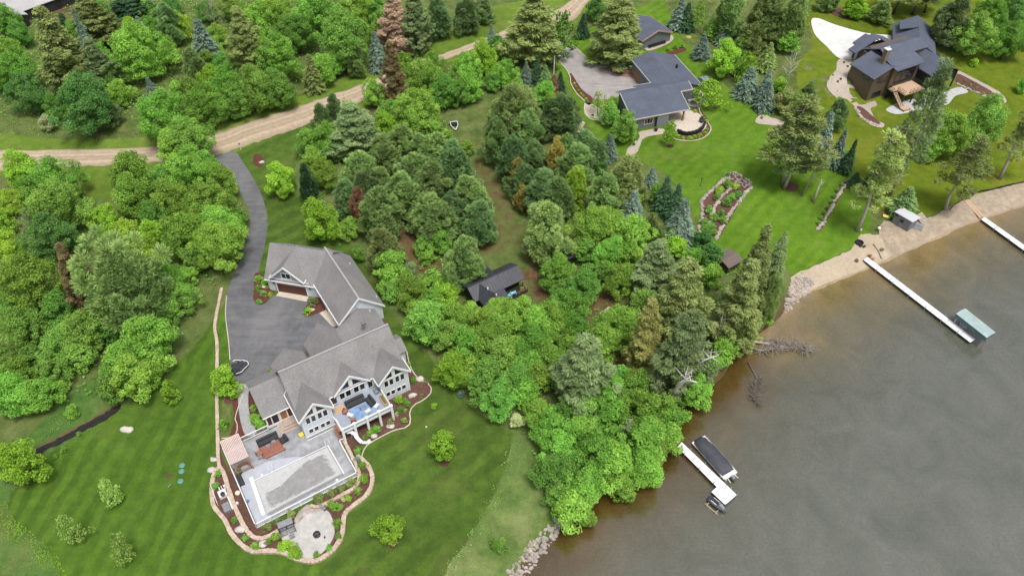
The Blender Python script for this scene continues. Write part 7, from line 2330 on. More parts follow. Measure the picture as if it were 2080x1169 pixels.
for x in (-0.28, 0.28):
    mb = MB(); mb.box(x - 0.04, x + 0.04, -0.22, 0.22, 0, 0.36); mb.build('leg', MAT['grey_plastic'], t)
t = thing('bench', 'grey bench at the upper end of the fire pit patio', 'bench', P(656, 1032, 0.11), HYAW - 1.2)
mb = MB(); mb.box(-0.55, 0.55, -0.2, 0.2, 0.4, 0.47); mb.build('seat', MAT['grey_plastic'], t)
for x in (-0.45, 0.45):
    mb = MB(); mb.box(x - 0.05, x + 0.05, -0.18, 0.18, 0, 0.4); mb.build('leg', MAT['dark_metal'], t)

# ---- pool plant beside the terrace
t = thing('pool_heater', 'white pool heater unit with dark fan between the terrace walls', 'machine', P(456, 1010, 0.05), HYAW)
mb = MB(); mb.box(-0.55, 0.55, -0.1, 1.0, 0, 0.7); mb.build('body', MAT['white_plastic'], t, bevel=0.03)
mb = MB(); mb.lathe((0.0, 0.1, 0.71), [(0.32, 0), (0.32, 0.3), (0.2, 0.36)], 14); mb.build('fan', MAT['dark_metal'], t)
t = thing('pump_box', 'flat grey pump box below the white heater unit', 'machine', P(462, 1032, 0.05), HYAW)
mb = MB(); mb.box(-0.5, 0.5, -0.75, 0.75, 0, 0.55); mb.build('body', MAT['grey_plastic'], t, bevel=0.03)
mb = MB(); mb.box(0.55, 0.8, -0.7, 1.6, 0.1, 0.4); mb.build('housing', MAT['white_plastic'], t)
t = thing('filter_pipes', 'white filter pipes above the heater unit', 'pipes', P(455, 994, 0.05), HYAW)
mb = MB()
mb.tube([(-0.5, -0.5, 0.3), (-0.5, 0.6, 0.35)], 0.07, 8); mb.tube([(-0.15, -0.3, 0.4), (-0.15, 0.6, 0.35)], 0.06, 8); mb.tube([(0.25, 0.2, 0.0), (0.25, 0.3, 0.6)], 0.16, 10)
mb.build('pipe', MAT['white_plastic'], t)
t = thing('screen', 'low white screen between wall and heater', 'fence', P(437, 1009, 0.1), 0)
a, c_ = P(432, 993, .1) - P(437, 1009, .1), P(443.5, 1026, .1) - P(437, 1009, .1)
mb = MB(); mb.bar(a + Vector((0, 0, .35)), c_ + Vector((0, 0, .35)), 0.06, 0.7); mb.build('panel', MAT['trim'], t)
t = thing('tarp_roll', 'pale round cushion lid on the dirt beside the terrace fence', 'lid', P(483, 1001, 0.1), 0)
mb = MB(); mb.lathe((0, 0, 0), [(0.36, 0), (0.36, 0.2), (0.25, 0.3)], 16); mb.build('lid', M('cream_plastic', (0.66, 0.58, 0.42), (0.72, 0.64, 0.48), 4, 0.6), t)
t = thing('valve', 'small white valve cover on the inner terrace wall', 'lid', P(482, 1022, 0.1), 0.4)
mb = MB(); mb.lathe((0, 0, 0), [(0.22, 0), (0.22, 0.25), (0.1, 0.4)], 10); mb.build('cover', MAT['white_plastic'], t)

# ---- lawn fixtures
for lab, x, y in zip(numbered([(0, 945), (0, 957), (0, 977)], 'round teal green septic lid on the striped lawn'), (370, 369, 367), (945, 957, 977)):
    pass
for lab, x, y in (('round teal green septic lid on the striped lawn, uppermost of three', 370, 945), ('round teal green septic lid on the striped lawn, middle of three', 369, 957), ('round teal green septic lid on the striped lawn, lowest of three', 367, 977)):
    t = thing('septic_lid', lab, 'lid', P(x, y, 0.03), 0, 'green septic lids on the lawn')
    mb = MB(); mb.lathe((0, 0, 0), [(0.42, 0), (0.42, 0.12), (0.34, 0.18), (0.1, 0.2)], 20); mb.build('cover', MAT['greenlid'], t)
t = thing('vent_pipe', 'grey vent pipe lying beside the green septic lids', 'pipe', P(346, 987, 0.03), 0.5)
mb = MB(); mb.tube([(-0.2, 0, 0.1), (0.25, 0.05, 0.35)], 0.12, 10); mb.build('pipe', MAT['grey_metal'], t)
t = thing('well_cap', 'small reddish bare patch lid left of the septic lids', 'lid', P(344, 966, 0.03), 0)
mb = MB(); mb.lathe((0, 0, 0), [(0.4, 0), (0.38, 0.05), (0.1, 0.07)], 16); mb.build('cover', MAT['mulch'], t)
t = thing('ball', 'white ball on the lawn above the lakeside maple', 'ball', P(866, 867, 0.15), 0)
mb = MB(); mb.lathe((0, 0, 0.1), [(0.02, -0.14), (0.12, -0.09), (0.16, 0), (0.12, 0.09), (0.02, 0.14)], 10); mb.build('shell', MAT['white_plastic'], t, True)
# black tarp heap on the drive
p = P(486, 746, 0.09)
t = thing('tarp', 'crumpled black trampoline tarp with white edge lying on the driveway', 'tarp', p, 0.3)
rs = np.random.RandomState(5)
vs, fs = [(0, 0, 0.18)], []
n = 20
for r_, zz in ((0.6, 0.2), (1.05, 0.26), (1.35, 0.34), (1.5, 0.04)):
    for k in range(n):
        a = 2 * math.pi * k / n
        rr = r_ * (1 + 0.13 * math.sin(3 * a + 1) + rs.uniform(-0.05, 0.05))
        vs.append((rr * math.cos(a) * 0.95, rr * math.sin(a), max(0.02, zz + rs.uniform(-0.1, 0.12) * (zz > 0.1))))
for k in range(n):
    fs.append((0, 1 + k, 1 + (k + 1) % n))
    for j in range(3):
        b0 = 1 + j * n
        fs.append((b0 + k, b0 + n + k, b0 + n + (k + 1) % n, b0 + (k + 1) % n))
mb = MB(); mb.add(vs, fs); mb.build('sheet', M('black_tarp', (0.015, 0.016, 0.02), (0.06, 0.062, 0.075), 2.5, 0.35), t)
mb = MB()
rim = [vs[1 + 2 * n + k] for k in range(n)]
mb.tube([(v[0] * 1.05, v[1] * 1.05, v[2] + 0.05) for v in rim[-6:] + rim[:8]], 0.06, 6)
mb.build('white_edge', MAT['white_plastic'], t)

# posts
def post_thing(name, label, cat, tx, ty, by, r, mat, extra=None):
    g, h = upright(tx, ty, by)
    t = thing(name, label, cat, g, 0)
    mb = MB(); mb.tube([(0, 0, -0.1), (0, 0, h)], r, 10); mb.build('pole', MAT[mat], t)
    if extra:
        extra(t, h)
    return t
def lamp_arm(t, h):
    mb = MB(); mb.bar((0, 0, h - 0.1), (1.1, 0, h - 0.02), 0.10, 0.08); o = mb.build('arm', MAT['grey_metal'], t)
    mb = MB(); mb.box(0.95, 1.5, -0.14, 0.14, h - 0.12, h + 0.03); mb.build('lamp_head', MAT['white_plastic'], o)
post_thing('lamp_post', 'tall white lamp post beside the mouth of the grey drive', 'lamp post', 1126.5, 113, 150, 0.12, 'white_plastic', lamp_arm)
def cap(t, h):
    mb = MB(); mb.box(-0.16, 0.16, -0.1, 0.1, h, h + 0.14); mb.build('cap', MAT['dark_metal'], t)
post_thing('marker_post', 'white marker post at the corner of road and driveway', 'post', 486, 293, 304, 0.11, 'white_plastic', cap)
post_thing('post', 'grey post at the head of the sand ramp, left of two', 'post', 1954, 398, 407, 0.09, 'palebark')
post_thing('post', 'grey post at the head of the sand ramp, right of two', 'post', 1981, 391, 398, 0.09, 'palebark')
post_thing('lantern_post', 'thin dark garden light at the stone path above the rock garden', 'garden light', 1426, 363, 378, 0.05, 'dark_metal', cap)

# small trailer and car by the lane
def wheel(parent, c, r, w, axis_x=True):
    mb = MB()
    prof = [(r * 0.5, -w / 2), (r * 0.92, -w / 2), (r, -w * 0.3), (r, w * 0.3), (r * 0.92, w / 2), (r * 0.5, w / 2)]
    mb.lathe((0, 0, 0), prof, 16)
    o = mb.build('wheel', MAT['black_fabric'], parent)
    o.rotation_euler = (0, math.pi / 2, 0) if axis_x else (math.pi / 2, 0, 0)
    o.location = c
    mb = MB(); mb.lathe((0, 0, 0), [(r * 0.1, -w * 0.52), (r * 0.48, -w * 0.4), (r * 0.48, w * 0.4), (r * 0.1, w * 0.52)], 12); mb.build('rim', MAT['grey_metal'], o)
    return o
p = G(923, 256)
t = thing('boat_trailer', 'small white framed trailer on the grass lane', 'trailer', p, 0.2)
mb = MB()
mb.bar((-0.8, 1.0, 0.5), (-0.8, -0.4, 0.5), 0.14, 0.12); mb.bar((0.8, 1.0, 0.5), (0.8, -0.4, 0.5), 0.14, 0.12)
mb.bar((-0.8, -0.4, 0.5), (0, -2.2, 0.45), 0.14, 0.12); mb.bar((0.8, -0.4, 0.5), (0, -2.2, 0.45), 0.14, 0.12); mb.bar((-0.8, 1.0, 0.5), (0.8, 1.0, 0.5), 0.12, 0.12)
mb.build('frame', MAT['white_plastic'], t)
mb = MB(); mb.box(-0.7, 0.7, -0.3, 0.93, 0.4, 0.46); mb.build('bed', MAT['dark_metal'], t)
for x in (-0.95, 0.95):
    wheel(t, (x, 0.3, 0.32), 0.32, 0.2)

def car(label, p, rz, body):
    t = thing('parked_car', label, 'car', p, rz)
    mb = MB()
    sec = [(-2.2, 0.35, 0.72), (-2.1, 0.3, 0.92), (-1.0, 0.28, 0.98), (1.2, 0.28, 0.98), (2.0, 0.3, 0.88), (2.2, 0.35, 0.62)]
    W = 0.9
    vs = []
    for y, z0, z1 in sec:
        k = 0.86 if abs(y) > 2 else 1
        vs += [(-W * k, y, z0), (W * k, y, z0), (W * k, y, z1 - 0.12), (W * k * 0.93, y, z1), (-W * k * 0.93, y, z1), (-W * k, y, z1 - 0.12)]
    fs = [(0, 1, 2, 3, 4, 5)[::-1], tuple(range(30, 36))]
    for i in range(5):
        for k in range(6):
            a = i * 6
            fs.append((a + k, a + (k + 1) % 6, a + 6 + (k + 1) % 6, a + 6 + k))
    mb.add(vs, fs); mb.build('body', body, t, True)
    mb = MB()
    mb.add([(-0.8, -1.5, 0.97), (0.8, -1.5, 0.97), (0.8, 1.1, 0.97), (-0.8, 1.1, 0.97), (-0.62, -1.0, 1.45), (0.62, -1.0, 1.45), (0.62, 0.5, 1.45), (-0.62, 0.5, 1.45)],
           [(3, 2, 1, 0), (4, 5, 6, 7), (0, 1, 5, 4), (1, 2, 6, 5), (2, 3, 7, 6), (3, 0, 4, 7)]); g = mb.build('windows', MAT['glass'], t)
    mb = MB(); mb.box(-0.63, 0.63, -1.0, 0.5, 1.455, 1.49); mb.build('roof', body, t)
    for x in (-0.86, 0.86):
        for y in (-1.35, 1.35):
            wheel(t, (x, y, 0.33), 0.33, 0.2)
    for x in (-0.6, 0.6):
        mb = MB(); mb.box(x - 0.14, x + 0.14, 2.14, 2.21, 0.56, 0.68); mb.build('headlight', MAT['white_plastic'], t)
    return t
car('silver grey car half hidden under trees beside the road bend', G(749, 246), 0.6, M('silver_paint', (0.30, 0.33, 0.36), (0.36, 0.39, 0.42), 2, 0.25, metal=0.5))

# grey house patio furniture
pt = P(1409, 190, 0.1)
t = thing('patio_table', 'pale square table on the round paver patio', 'table', pt, GYAW)
mb = MB(); mb.box(-0.85, 0.85, -0.7, 0.7, 0.7, 0.78); mb.build('tabletop', MAT['white_concrete'], t, bevel=0.02)
for x in (-0.7, 0.7):
    for y in (-0.55, 0.55):
        mb = MB(); mb.box(x - 0.05, x + 0.05, y - 0.05, y + 0.05, 0, 0.7); mb.build('leg', MAT['dark_metal'], t)
for lab, x, y, rz in (('black and white patio chair below the pale table, left one', 1406, 210, 2.9), ('black and white patio chair below the pale table, right one', 1416, 208, 3.4), ('black patio chair left of the pale table', 1400, 196, 1.6),
                      ('black patio chair above the pale table', 1412, 178, 0.2), ('black patio chair at the right of the pale table', 1421, 196, -1.4)):
    t = thing('patio_chair', lab, 'chair', P(x, y, 0.1), GYAW + rz)
    mb = MB(); mb.box(-0.33, 0.33, -0.33, 0.3, 0.34, 0.46); mb.build('seat', MAT['white_plastic'] if y > 200 else MAT['black_fabric'], t)
    mb = MB(); mb.box(-0.33, 0.33, 0.27, 0.36, 0.46, 0.92); mb.build('backrest', MAT['black_fabric'], t)
    for s in (-0.36, 0.36):
        mb = MB(); mb.box(s - 0.03, s + 0.03, -0.32, 0.34, 0, 0.6); mb.build('arm', MAT['black_fabric'], t)
t = thing('hot_tub', 'black covered grill beside the blue grey tub behind the grey house', 'grill', P(1420, 172, 0), GYAW)
mb = MB(); soft_box(mb, -0.9, 0.9, -0.9, 0.9, 0, 1.25, 0.15); mb.build('cover', MAT['black_fabric'], t, bevel=0.04)
t = thing('hot_tub', 'blue grey hot tub right of the black covered grill', 'hot tub', P(1431, 167, 0), GYAW)
mb = MB(); mb.box(-1.0, 1.0, -1.0, 1.0, 0, 0.85); mb.build('shell', MAT['dark_metal'], t, bevel=0.05)
mb = MB(); soft_box(mb, -1.05, -0.02, -1.05, 1.05, 0.86, 1.0, 0.05); soft_box(mb, 0.02, 1.05, -1.05, 1.05, 0.86, 1.0, 0.05); mb.build('lid', M('blue_grey_vinyl', (0.16, 0.21, 0.27), (0.22, 0.27, 0.34), 2, 0.5), t)
t = thing('lounge_chair', 'dark chair on the right edge of the tan patio', 'chair', P(1427, 247, 0.11), 0.8)
mb = MB(); mb.box(-0.8, 0.8, -0.45, 0.45, 0.3, 0.5); mb.build('seat', MAT['black_fabric'], t, bevel=0.03)
mb = MB(); mb.box(-0.8, 0.8, 0.36, 0.5, 0.5, 0.95); mb.build('backrest', MAT['black_fabric'], t)
t = thing('planter', 'dark pot against the wall of the grey house', 'planter', P(1332, 266, 0.1), 0)
mb = MB(); mb.lathe((0, 0, 0), [(0.3, 0), (0.42, 0.6), (0.34, 0.6)], 12); mb.build('pot', MAT['dark_metal'], t)
t = thing('hose', 'yellow hose heap on the lawn behind the grey house', 'hose', G(1399, 77), 0)
mb = MB()
for k in range(3):
    mb.tube([(0.5 * math.cos(a) * (1 + 0.2 * k), 0.35 * math.sin(a) + 0.15 * k, 0.06 + 0.05 * k) for a in np.linspace(0, 6.28, 16)], 0.04, 6)
mb.build('coil', MAT['yellow'], t)

# cabin deck chairs
def CL(u, v, z):
    a = CYAW
    return Vector((CO[0] + u * math.cos(a) - v * math.sin(a), CO[1] + u * math.sin(a) + v * math.cos(a), z))
for lab, u, v in (('light blue plastic armchair on the cabin deck, left one', 3.35, -0.1), ('light blue plastic armchair on the cabin deck, right one', 4.5, -0.05)):
    t = thing('deck_chair', lab, 'chair', CL(u, v, 0.4), CYAW + 2.9, 'blue chairs on the cabin deck')
    mb = MB(); mb.hexa([(-0.34, -0.35, 0.32), (0.34, -0.35, 0.32), (0.34, 0.3, 0.2), (-0.34, 0.3, 0.2), (-0.34, -0.35, 0.4), (0.34, -0.35, 0.4), (0.34, 0.3, 0.28), (-0.34, 0.3, 0.28)]); mb.build('seat', MAT['cyan'], t)
    mb = MB(); mb.hexa([(-0.32, 0.26, 0.25), (0.32, 0.26, 0.25), (0.32, 0.33, 0.25), (-0.32, 0.33, 0.25), (-0.26, 0.62, 1.0), (0.26, 0.62, 1.0), (0.26, 0.69, 1.0), (-0.26, 0.69, 1.0)]); mb.build('backrest', MAT['cyan'], t)
    for s in (-0.42, 0.42):
        mb = MB(); mb.box(s - 0.07, s + 0.07, -0.4, 0.4, 0.5, 0.55); mb.box(s - 0.04, s + 0.04, -0.36, -0.28, 0, 0.5); mb.box(s - 0.04, s + 0.04, 0.3, 0.38, 0, 0.5); mb.build('arm', MAT['cyan'], t)
t = thing('planter', 'plant pot in the right corner of the cabin deck', 'planter', CL(6.2, -0.1, 0.4), 0)
mb = MB(); mb.lathe((0, 0, 0), [(0.22, 0), (0.3, 0.35), (0.24, 0.35)], 12); mb.build('pot', MAT['redwood'], t)
o = addmesh('plant', PROTO['bl', 0, 1], None, t); setmat(o, MAT['leaf_bright']); o.scale = (0.32, 0.32, 0.25); o.location = (0, 0, 0.25)
t = thing('picnic_table', 'dark weathered table beside the lone round pine on the lane', 'table', G(1074, 505), 0.5)
mb = MB(); mb.box(-0.9, 0.9, -0.4, 0.4, 0.7, 0.76); mb.build('tabletop', MAT['grey_plastic'], t)
for y in (-0.75, 0.75):
    mb = MB(); mb.box(-0.9, 0.9, y - 0.14, y + 0.14, 0.42, 0.47); mb.build('seat', MAT['grey_plastic'], t)
for x in (-0.65, 0.65):
    mb = MB(); mb.bar((x, -0.75, 0), (x, -0.2, 0.7), 0.08, 0.06, (1, 0, 0)); mb.bar((x, 0.75, 0), (x, 0.2, 0.7), 0.08, 0.06, (1, 0, 0)); mb.build('leg', MAT['grey_plastic'], t)
t = thing('log_pile', 'short heap of logs in the brown hollow', 'logs', G(1236, 632), 0.8)
rs = np.random.RandomState(9)
for k in range(5):
    mb = MB()
    y0 = -0.5 + 0.25 * k
    mb.tube([(-0.9 + rs.uniform(-.2, .2), y0, 0.14), (0.9 + rs.uniform(-.2, .2), y0 + rs.uniform(-.1, .1), 0.16)], 0.13, 8); mb.build('log', MAT['palebark'], t)

# beach
t = thing('fire_ring', 'dark metal fire ring on the sand beach', 'fire pit', P(1745, 494, 0.06), 0)
mb = MB(); mb.lathe((0, 0, 0), [(0.75, 0), (0.78, 0.32), (0.66, 0.33), (0.62, 0.08), (0.1, 0.06)], 18); mb.build('ring', MAT['dark_metal'], t)
for lab, x, y in (('black stump seat below the beach fire ring', 1748, 501), ('small dark log right of the beach fire ring', 1755, 502)):
    t = thing('beach_stump', lab, 'stump', P(x, y, 0.06), 0.4)
    mb = MB(); mb.tube([(-0.25, 0, 0.2), (0.25, 0.05, 0.22)], 0.2, 10); mb.build('log', MAT['dark_metal'], t)
t = thing('log', 'long thin log lying across the beach to the waterline', 'log', P(1774, 500, 0.1), 0)
a, c_ = P(1774, 496, 0.1) - P(1774, 500, 0.1), P(1791, 525, -0.2) - P(1774, 500, 0.1)
mb = MB(); mb.tube([a, a.lerp(c_, 0.5) + Vector((0.1, 0, 0.05)), c_], [0.14, 0.12, 0.07], 8); mb.build('stem', MAT['bark'], t)
for lab, x, y in zip(('dry weed clump on the sand left of the dock head', 'dry weed clump on the sand right of the dock head', 'dry weed clump on the sand beside the long log'), (1741, 1767, 1792), (528, 518, 506)):
    broadleaf('weed_clump', lab, 'dry weed clumps on the beach', x, y, 9, 'rust', cat='weeds', squash=0.6)
t = thing('kayak_paddle', 'faded red float by the head of the white dock', 'float', P(1773, 526, 0.0), 0.4)
mb = MB(); mb.lathe((0, 0, 0), [(0.1, 0), (0.3, 0.06), (0.3, 0.14), (0.1, 0.2)], 12); mb.build('float', MAT['palered'], t)
t = thing('grill', 'white and dark kettle grill on the lawn edge above the beach', 'grill', G(1783, 469), 0.4)
mb = MB(); mb.lathe((0, 0, 0.75), [(0.05, -0.2), (0.3, -0.05), (0.32, 0.05), (0.25, 0.2), (0.05, 0.28)], 14); mb.build('kettle', MAT['white_plastic'], t, True)
for k in range(3):
    mb = MB(); mb.bar((0.12 * math.cos(k * 2.1), 0.12 * math.sin(k * 2.1), 0.6), (0.36 * math.cos(k * 2.1), 0.36 * math.sin(k * 2.1), 0), 0.04, 0.04); mb.build('leg', MAT['dark_metal'], t)
t = thing('tote', 'yellow plastic sled lying left of the beach shed', 'sled', G(1800, 441), -0.5)
mb = MB(); mb.hexa([(-0.55, -0.3, 0.02), (0.55, -0.3, 0.02), (0.55, 0.3, 0.02), (-0.55, 0.3, 0.02), (-0.65, -0.38, 0.25), (0.65, -0.38, 0.25), (0.65, 0.38, 0.25), (-0.65, 0.38, 0.25)]); mb.build('shell', MAT['yellow'], t)
t = thing('pallet', 'wooden crate frame leaning right of the beach shed', 'pallet', G(1870, 447), 0.6)
mb = MB()
for k in range(6):
    mb.obox((-0.85 + 0.34 * k, 0, 0.62), (0.22, 1.9, 0.05), 0, Matrix.Rotation(0.4, 3, 'X'))
mb.build('slat', MAT['palebark'], t)
for y in (-0.75, 0.0, 0.75):
    mb = MB(); mb.obox((0, y * 0.92, 0.57 + y * 0.39), (1.95, 0.1, 0.08), 0, Matrix.Rotation(0.4, 3, 'X')); mb.build('runner', MAT['palebark'], t)
t = thing('lumber', 'dark grey dock sections stacked right of the beach shed', 'lumber', G(1858, 460), -0.6)
for k in range(3):
    mb = MB(); mb.box(-1.4, 1.4, -0.75 + 0.52 * k, -0.28 + 0.52 * k, 0.05, 0.2 + 0.04 * k); mb.build('board', MAT['grey_plastic'], t)
t = thing('lumber', 'loose grey boards lying on the sand right of the pallet', 'lumber', G(1880, 456), -0.9)
for k in range(4):
    mb = MB(); mb.obox((0.1 * k, -0.3 + 0.22 * k, 0.06 + 0.01 * k), (2.2 - 0.2 * k, 0.14, 0.05), 0.1 * k); mb.build('board', MAT['palebark'], t)

# sand ramp boards
a = [G(1957, 407), G(1966, 404), G(1999, 438), G(1990, 443)]
c0 = sum(a, Vector()) / 4
t = thing('boardwalk', 'tan plank ramp from the lawn down to the right dock', 'boardwalk', (c0.x, c0.y, 0))
for s in (0, 1):
    q0, q1 = (a[0].lerp(a[1], 0.25 + 0.5 * s) - c0), (a[3].lerp(a[2], 0.25 + 0.5 * s) - c0)
    mb = MB(); mb.bar(Vector((q0.x, q0.y, 0.12)), Vector((q1.x, q1.y, -0.05)), 0.55, 0.06); mb.build('plank', MAT['timber'], t)
for f in (0.02, 0.5, 0.97):
    q0, q1 = a[0].lerp(a[3], f) - c0, a[1].lerp(a[2], f) - c0
    mb = MB(); mb.bar(Vector((q0.x, q0.y, 0.02 - 0.17 * f)), Vector((q1.x, q1.y, 0.02 - 0.17 * f)), 0.14, 0.1); mb.build('sleeper', MAT['timber'], t)

# ================================================================ docks and boats
def dock(name, label, px, z, legs, seams=1.5):
    q = [P(x, y, z) for x, y in px]
    c0 = sum(q, Vector()) / len(q)
    t = thing(name, label, 'dock', (c0.x, c0.y, WATER_Z))
    dz = z - WATER_Z
    poly = [(p.x - c0.x, p.y - c0.y) for p in q]
    mb = MB(); mb.prism(poly, dz - 0.05, dz); mb.build('decking', MAT['dock'], t)
    mb = MB()
    n = len(poly)
    for i in range(n):
        mb.bar(Vector((*poly[i], dz - 0.13)), Vector((*poly[(i + 1) % n], dz - 0.13)), 0.07, 0.15)
    mb.build('frame', MAT['dark_metal'], t)
    # dark joints between the dock sections
    a, b_ = Vector((*poly[0], dz)), Vector((*poly[1], dz))
    far = Vector((*poly[2], dz))
    ax_ = (far - b_)
    Ln = ax_.length
    ax_.normalize()
    mb = MB()
    d_ = 3.0
    while d_ < Ln - 0.4:
        mb.bar(a + ax_ * d_ + Vector((0, 0, 0.004)), b_ + ax_ * d_ + Vector((0, 0, 0.004)), 0.07, 0.02)
        d_ += 3.0
    mb.build('joint', MAT['grey_plastic'], t)
    for (x, y) in legs:
        p = P(x, y, z) - c0
        mb = MB(); mb.tube([(p.x, p.y, -1.2), (p.x, p.y, dz + 0.45)], 0.05, 8); mb.build('leg', MAT['grey_metal'], t)
    return t
DZ_ = WATER_Z + 0.65
dock('boat_dock', 'white L shaped dock beside the covered pontoon boat', [(1376, 907), (1384.6, 896.6), (1496.6, 1004), (1473, 1024.5), (1445, 997.6), (1456, 988)], DZ_, [(1390, 922), (1420, 951), (1450, 981), (1403, 913), (1432, 942), (1462, 970), (1485, 992), (1474, 1025), (1497, 1005)])
dock('boat_dock', 'long straight white dock running out to the canopy lift', [(1754, 527.5), (1762, 521.5), (1981.5, 688.5), (1971, 695)], DZ_, [(1780, 549), (1813, 574), (1846, 599), (1879, 625), (1912, 650), (1945, 675), (1790, 543), (1822, 567), (1888, 618), (1920, 642), (1953, 667)])
dock('boat_dock', 'white dock cut off by the right edge below the ramp', [(1993.5, 445.5), (2000, 440.5), (2150, 546), (2142, 553)], DZ_, [(2020, 465), (2050, 486), (2078, 507), (2026, 460), (2058, 482)])

# boat lift with teal canopy
q = [P(1942, 636.5, 2.4), P(1961.3, 626, 2.4), P(2022.5, 674.5, 2.4), P(2004.5, 685.8, 2.4)]
c0 = sum(q, Vector()) / 4
t = thing('boat_lift', 'boat lift with a pale teal canopy at the end of the long dock', 'boat lift', (c0.x, c0.y, WATER_Z))
ql2 = [p - Vector((c0.x, c0.y, WATER_Z)) for p in q]
mid0, mid1 = ql2[0].lerp(ql2[1], 0.5) + Vector((0, 0, 0.22)), ql2[3].lerp(ql2[2], 0.5) + Vector((0, 0, 0.22))
mb = MB()
mb.add([ql2[0], ql2[1], ql2[2], ql2[3], mid0, mid1], [(0, 4, 5, 3), (4, 1, 2, 5), (0, 1, 4), (3, 5, 2)])
can = mb.build('canopy', MAT['teal'], t)
mb = MB()
for i, j in ((0, 3), (1, 2), (0, 1), (3, 2)):
    a, b_ = ql2[i], ql2[j]
    mb.add([a, b_, b_ - Vector((0, 0, 0.75)), a - Vector((0, 0, 0.75))], [(0, 1, 2, 3)])
mb.build('skirt', MAT['tealdark'], can)
for p in ql2:
    mb = MB(); mb.tube([(p.x * 0.86, p.y * 0.86, -1.3), (p.x * 0.86, p.y * 0.86, p.z - 0.1)], 0.07, 8); mb.build('leg', MAT['grey_metal'], t)
wc = P(1957, 658, 1.3) - Vector((c0.x, c0.y, WATER_Z))
mb = MB()
dx = (ql2[3] - ql2[0]).normalized()
upv = Vector((0, 0, 1))
ring = [wc + dx * 0.55 * math.cos(a) + upv * 0.55 * math.sin(a) for a in np.linspace(0, 2 * math.pi, 20)]
mb.tube(ring, 0.05, 6)
for a in np.linspace(0, math.pi, 4)[:-1]:
    d = dx * math.cos(a) + upv * math.sin(a)
    mb.tube([wc - d * 0.53, wc + d * 0.53], 0.025, 6)
mb.build('lift_wheel', MAT['grey_metal'], t)
mb = MB()
a, b_ = P(1962, 664, 0.5) - Vector((c0.x, c0.y, WATER_Z)), P(1990, 687, 0.5) - Vector((c0.x, c0.y, WATER_Z))
mb.bar(a, b_, 0.22, 0.16)
a2, b2 = a + (ql2[1] - ql2[0]) * 0.85, b_ + (ql2[1] - ql2[0]) * 0.85
mb.bar(a2, b2, 0.18, 0.14); mb.bar(a, a2, 0.14, 0.14); mb.bar(b_, b2, 0.14, 0.14)
mb.build('lift_frame', MAT['grey_metal'], t)

# pontoon boat under cover
a0, a1 = P(1414, 889, 0.3), P(1484, 968, 0.3)
d = (a1 - a0)
L = d.length
yaw = math.atan2(d.y, d.x)
ctr = (a0 + a1) / 2
off = Vector((-math.sin(yaw), math.cos(yaw), 0)) * 0.28
t = thing('pontoon_boat', 'covered pontoon boat moored along the white L shaped dock', 'boat', (ctr.x + off.x, ctr.y + off.y, WATER_Z), yaw)
hl = L / 2
for y in (-0.85, 0.85):
    mb = MB(); mb.tube([(-hl - 0.1, y, 0.25), (-hl + 0.5, y, 0.12), (hl - 0.6, y, 0.12), (hl, y, 0.12)], [0.05, 0.30, 0.30, 0.26], 12); mb.build('pontoon', MAT['grey_metal'], t, True)
mb = MB(); mb.box(-hl + 0.2, hl - 0.25, -1.25, 1.25, 0.42, 0.52); mb.build('boat_deck', MAT['white_plastic'], t, bevel=0.02)
# cover: loft of cross sections
secs = [(-hl + 0.15, 0.75, 0.62), (-hl + 0.55, 1.15, 1.02), (-hl * 0.4, 1.28, 1.28), (0, 1.28, 1.22), (hl * 0.35, 1.27, 1.30), (hl - 1.4, 1.24, 1.05), (hl - 0.75, 1.12, 0.75)]
vs, fs = [], []
K = 9
for x, w, h in secs:
    for k in range(K):
        f = -1 + 2 * k / (K - 1)
        zz = 0.55 + (h - 0.55) * (1 - abs(f) ** 3.2)
        vs.append((x, f * w, zz if abs(f) < 0.999 else 0.5))
for i in range(len(secs) - 1):
    for k in range(K - 1):
        a = i * K + k
        fs.append((a, a + 1, a + K + 1, a + K))
fs.append(tuple(range(K)))
fs.append(tuple(range((len(secs) - 1) * K, len(secs) * K))[::-1])
mb = MB(); mb.add(vs, fs); mb.build('cover', M('slate_boat_cover', (0.040, 0.043, 0.055), (0.065, 0.07, 0.085), 1.2, 0.7, big=0.15, bigscale=0.8), t, True)
mb = MB()
for y in (-1.3, 1.3):
    mb.bar((-hl + 0.6, y, 0.58), (hl - 0.8, y, 0.58), 0.05, 0.10)
mb.build('side_rail', MAT['grey_metal'], t)
mb = MB(); mb.box(hl - 0.72, hl - 0.1, -1.15, 1.15, 0.53, 0.62); mb.build('stern_deck', MAT['white_plastic'], t)
mb = MB(); mb.box(hl - 0.05, hl + 0.5, -0.24, 0.24, 0.35, 0.95); mo = mb.build('outboard_motor', MAT['grey_plastic'], t, bevel=0.08)
mb = MB(); mb.box(hl + 0.05, hl + 0.3, -0.1, 0.1, -0.4, 0.34); mb.lathe((hl + 0.55, 0, 0.2), [(0.06, 0), (0.2, 0.03), (0.06, 0.06)], 10); mb.build('drive_leg', MAT['dark_metal'], mo)
mb = MB(); mb.tube([(hl - 0.1, 0.55, 0.6), (hl + 0.35, 0.6, 0.55), (hl + 0.5, 0.8, 0.3)], 0.05, 8); mb.tube([(hl - 0.1, -0.7, 0.62), (hl + 0.6, -0.75, 0.4)], 0.05, 8); mb.build('ladder', MAT['white_plastic'], t)

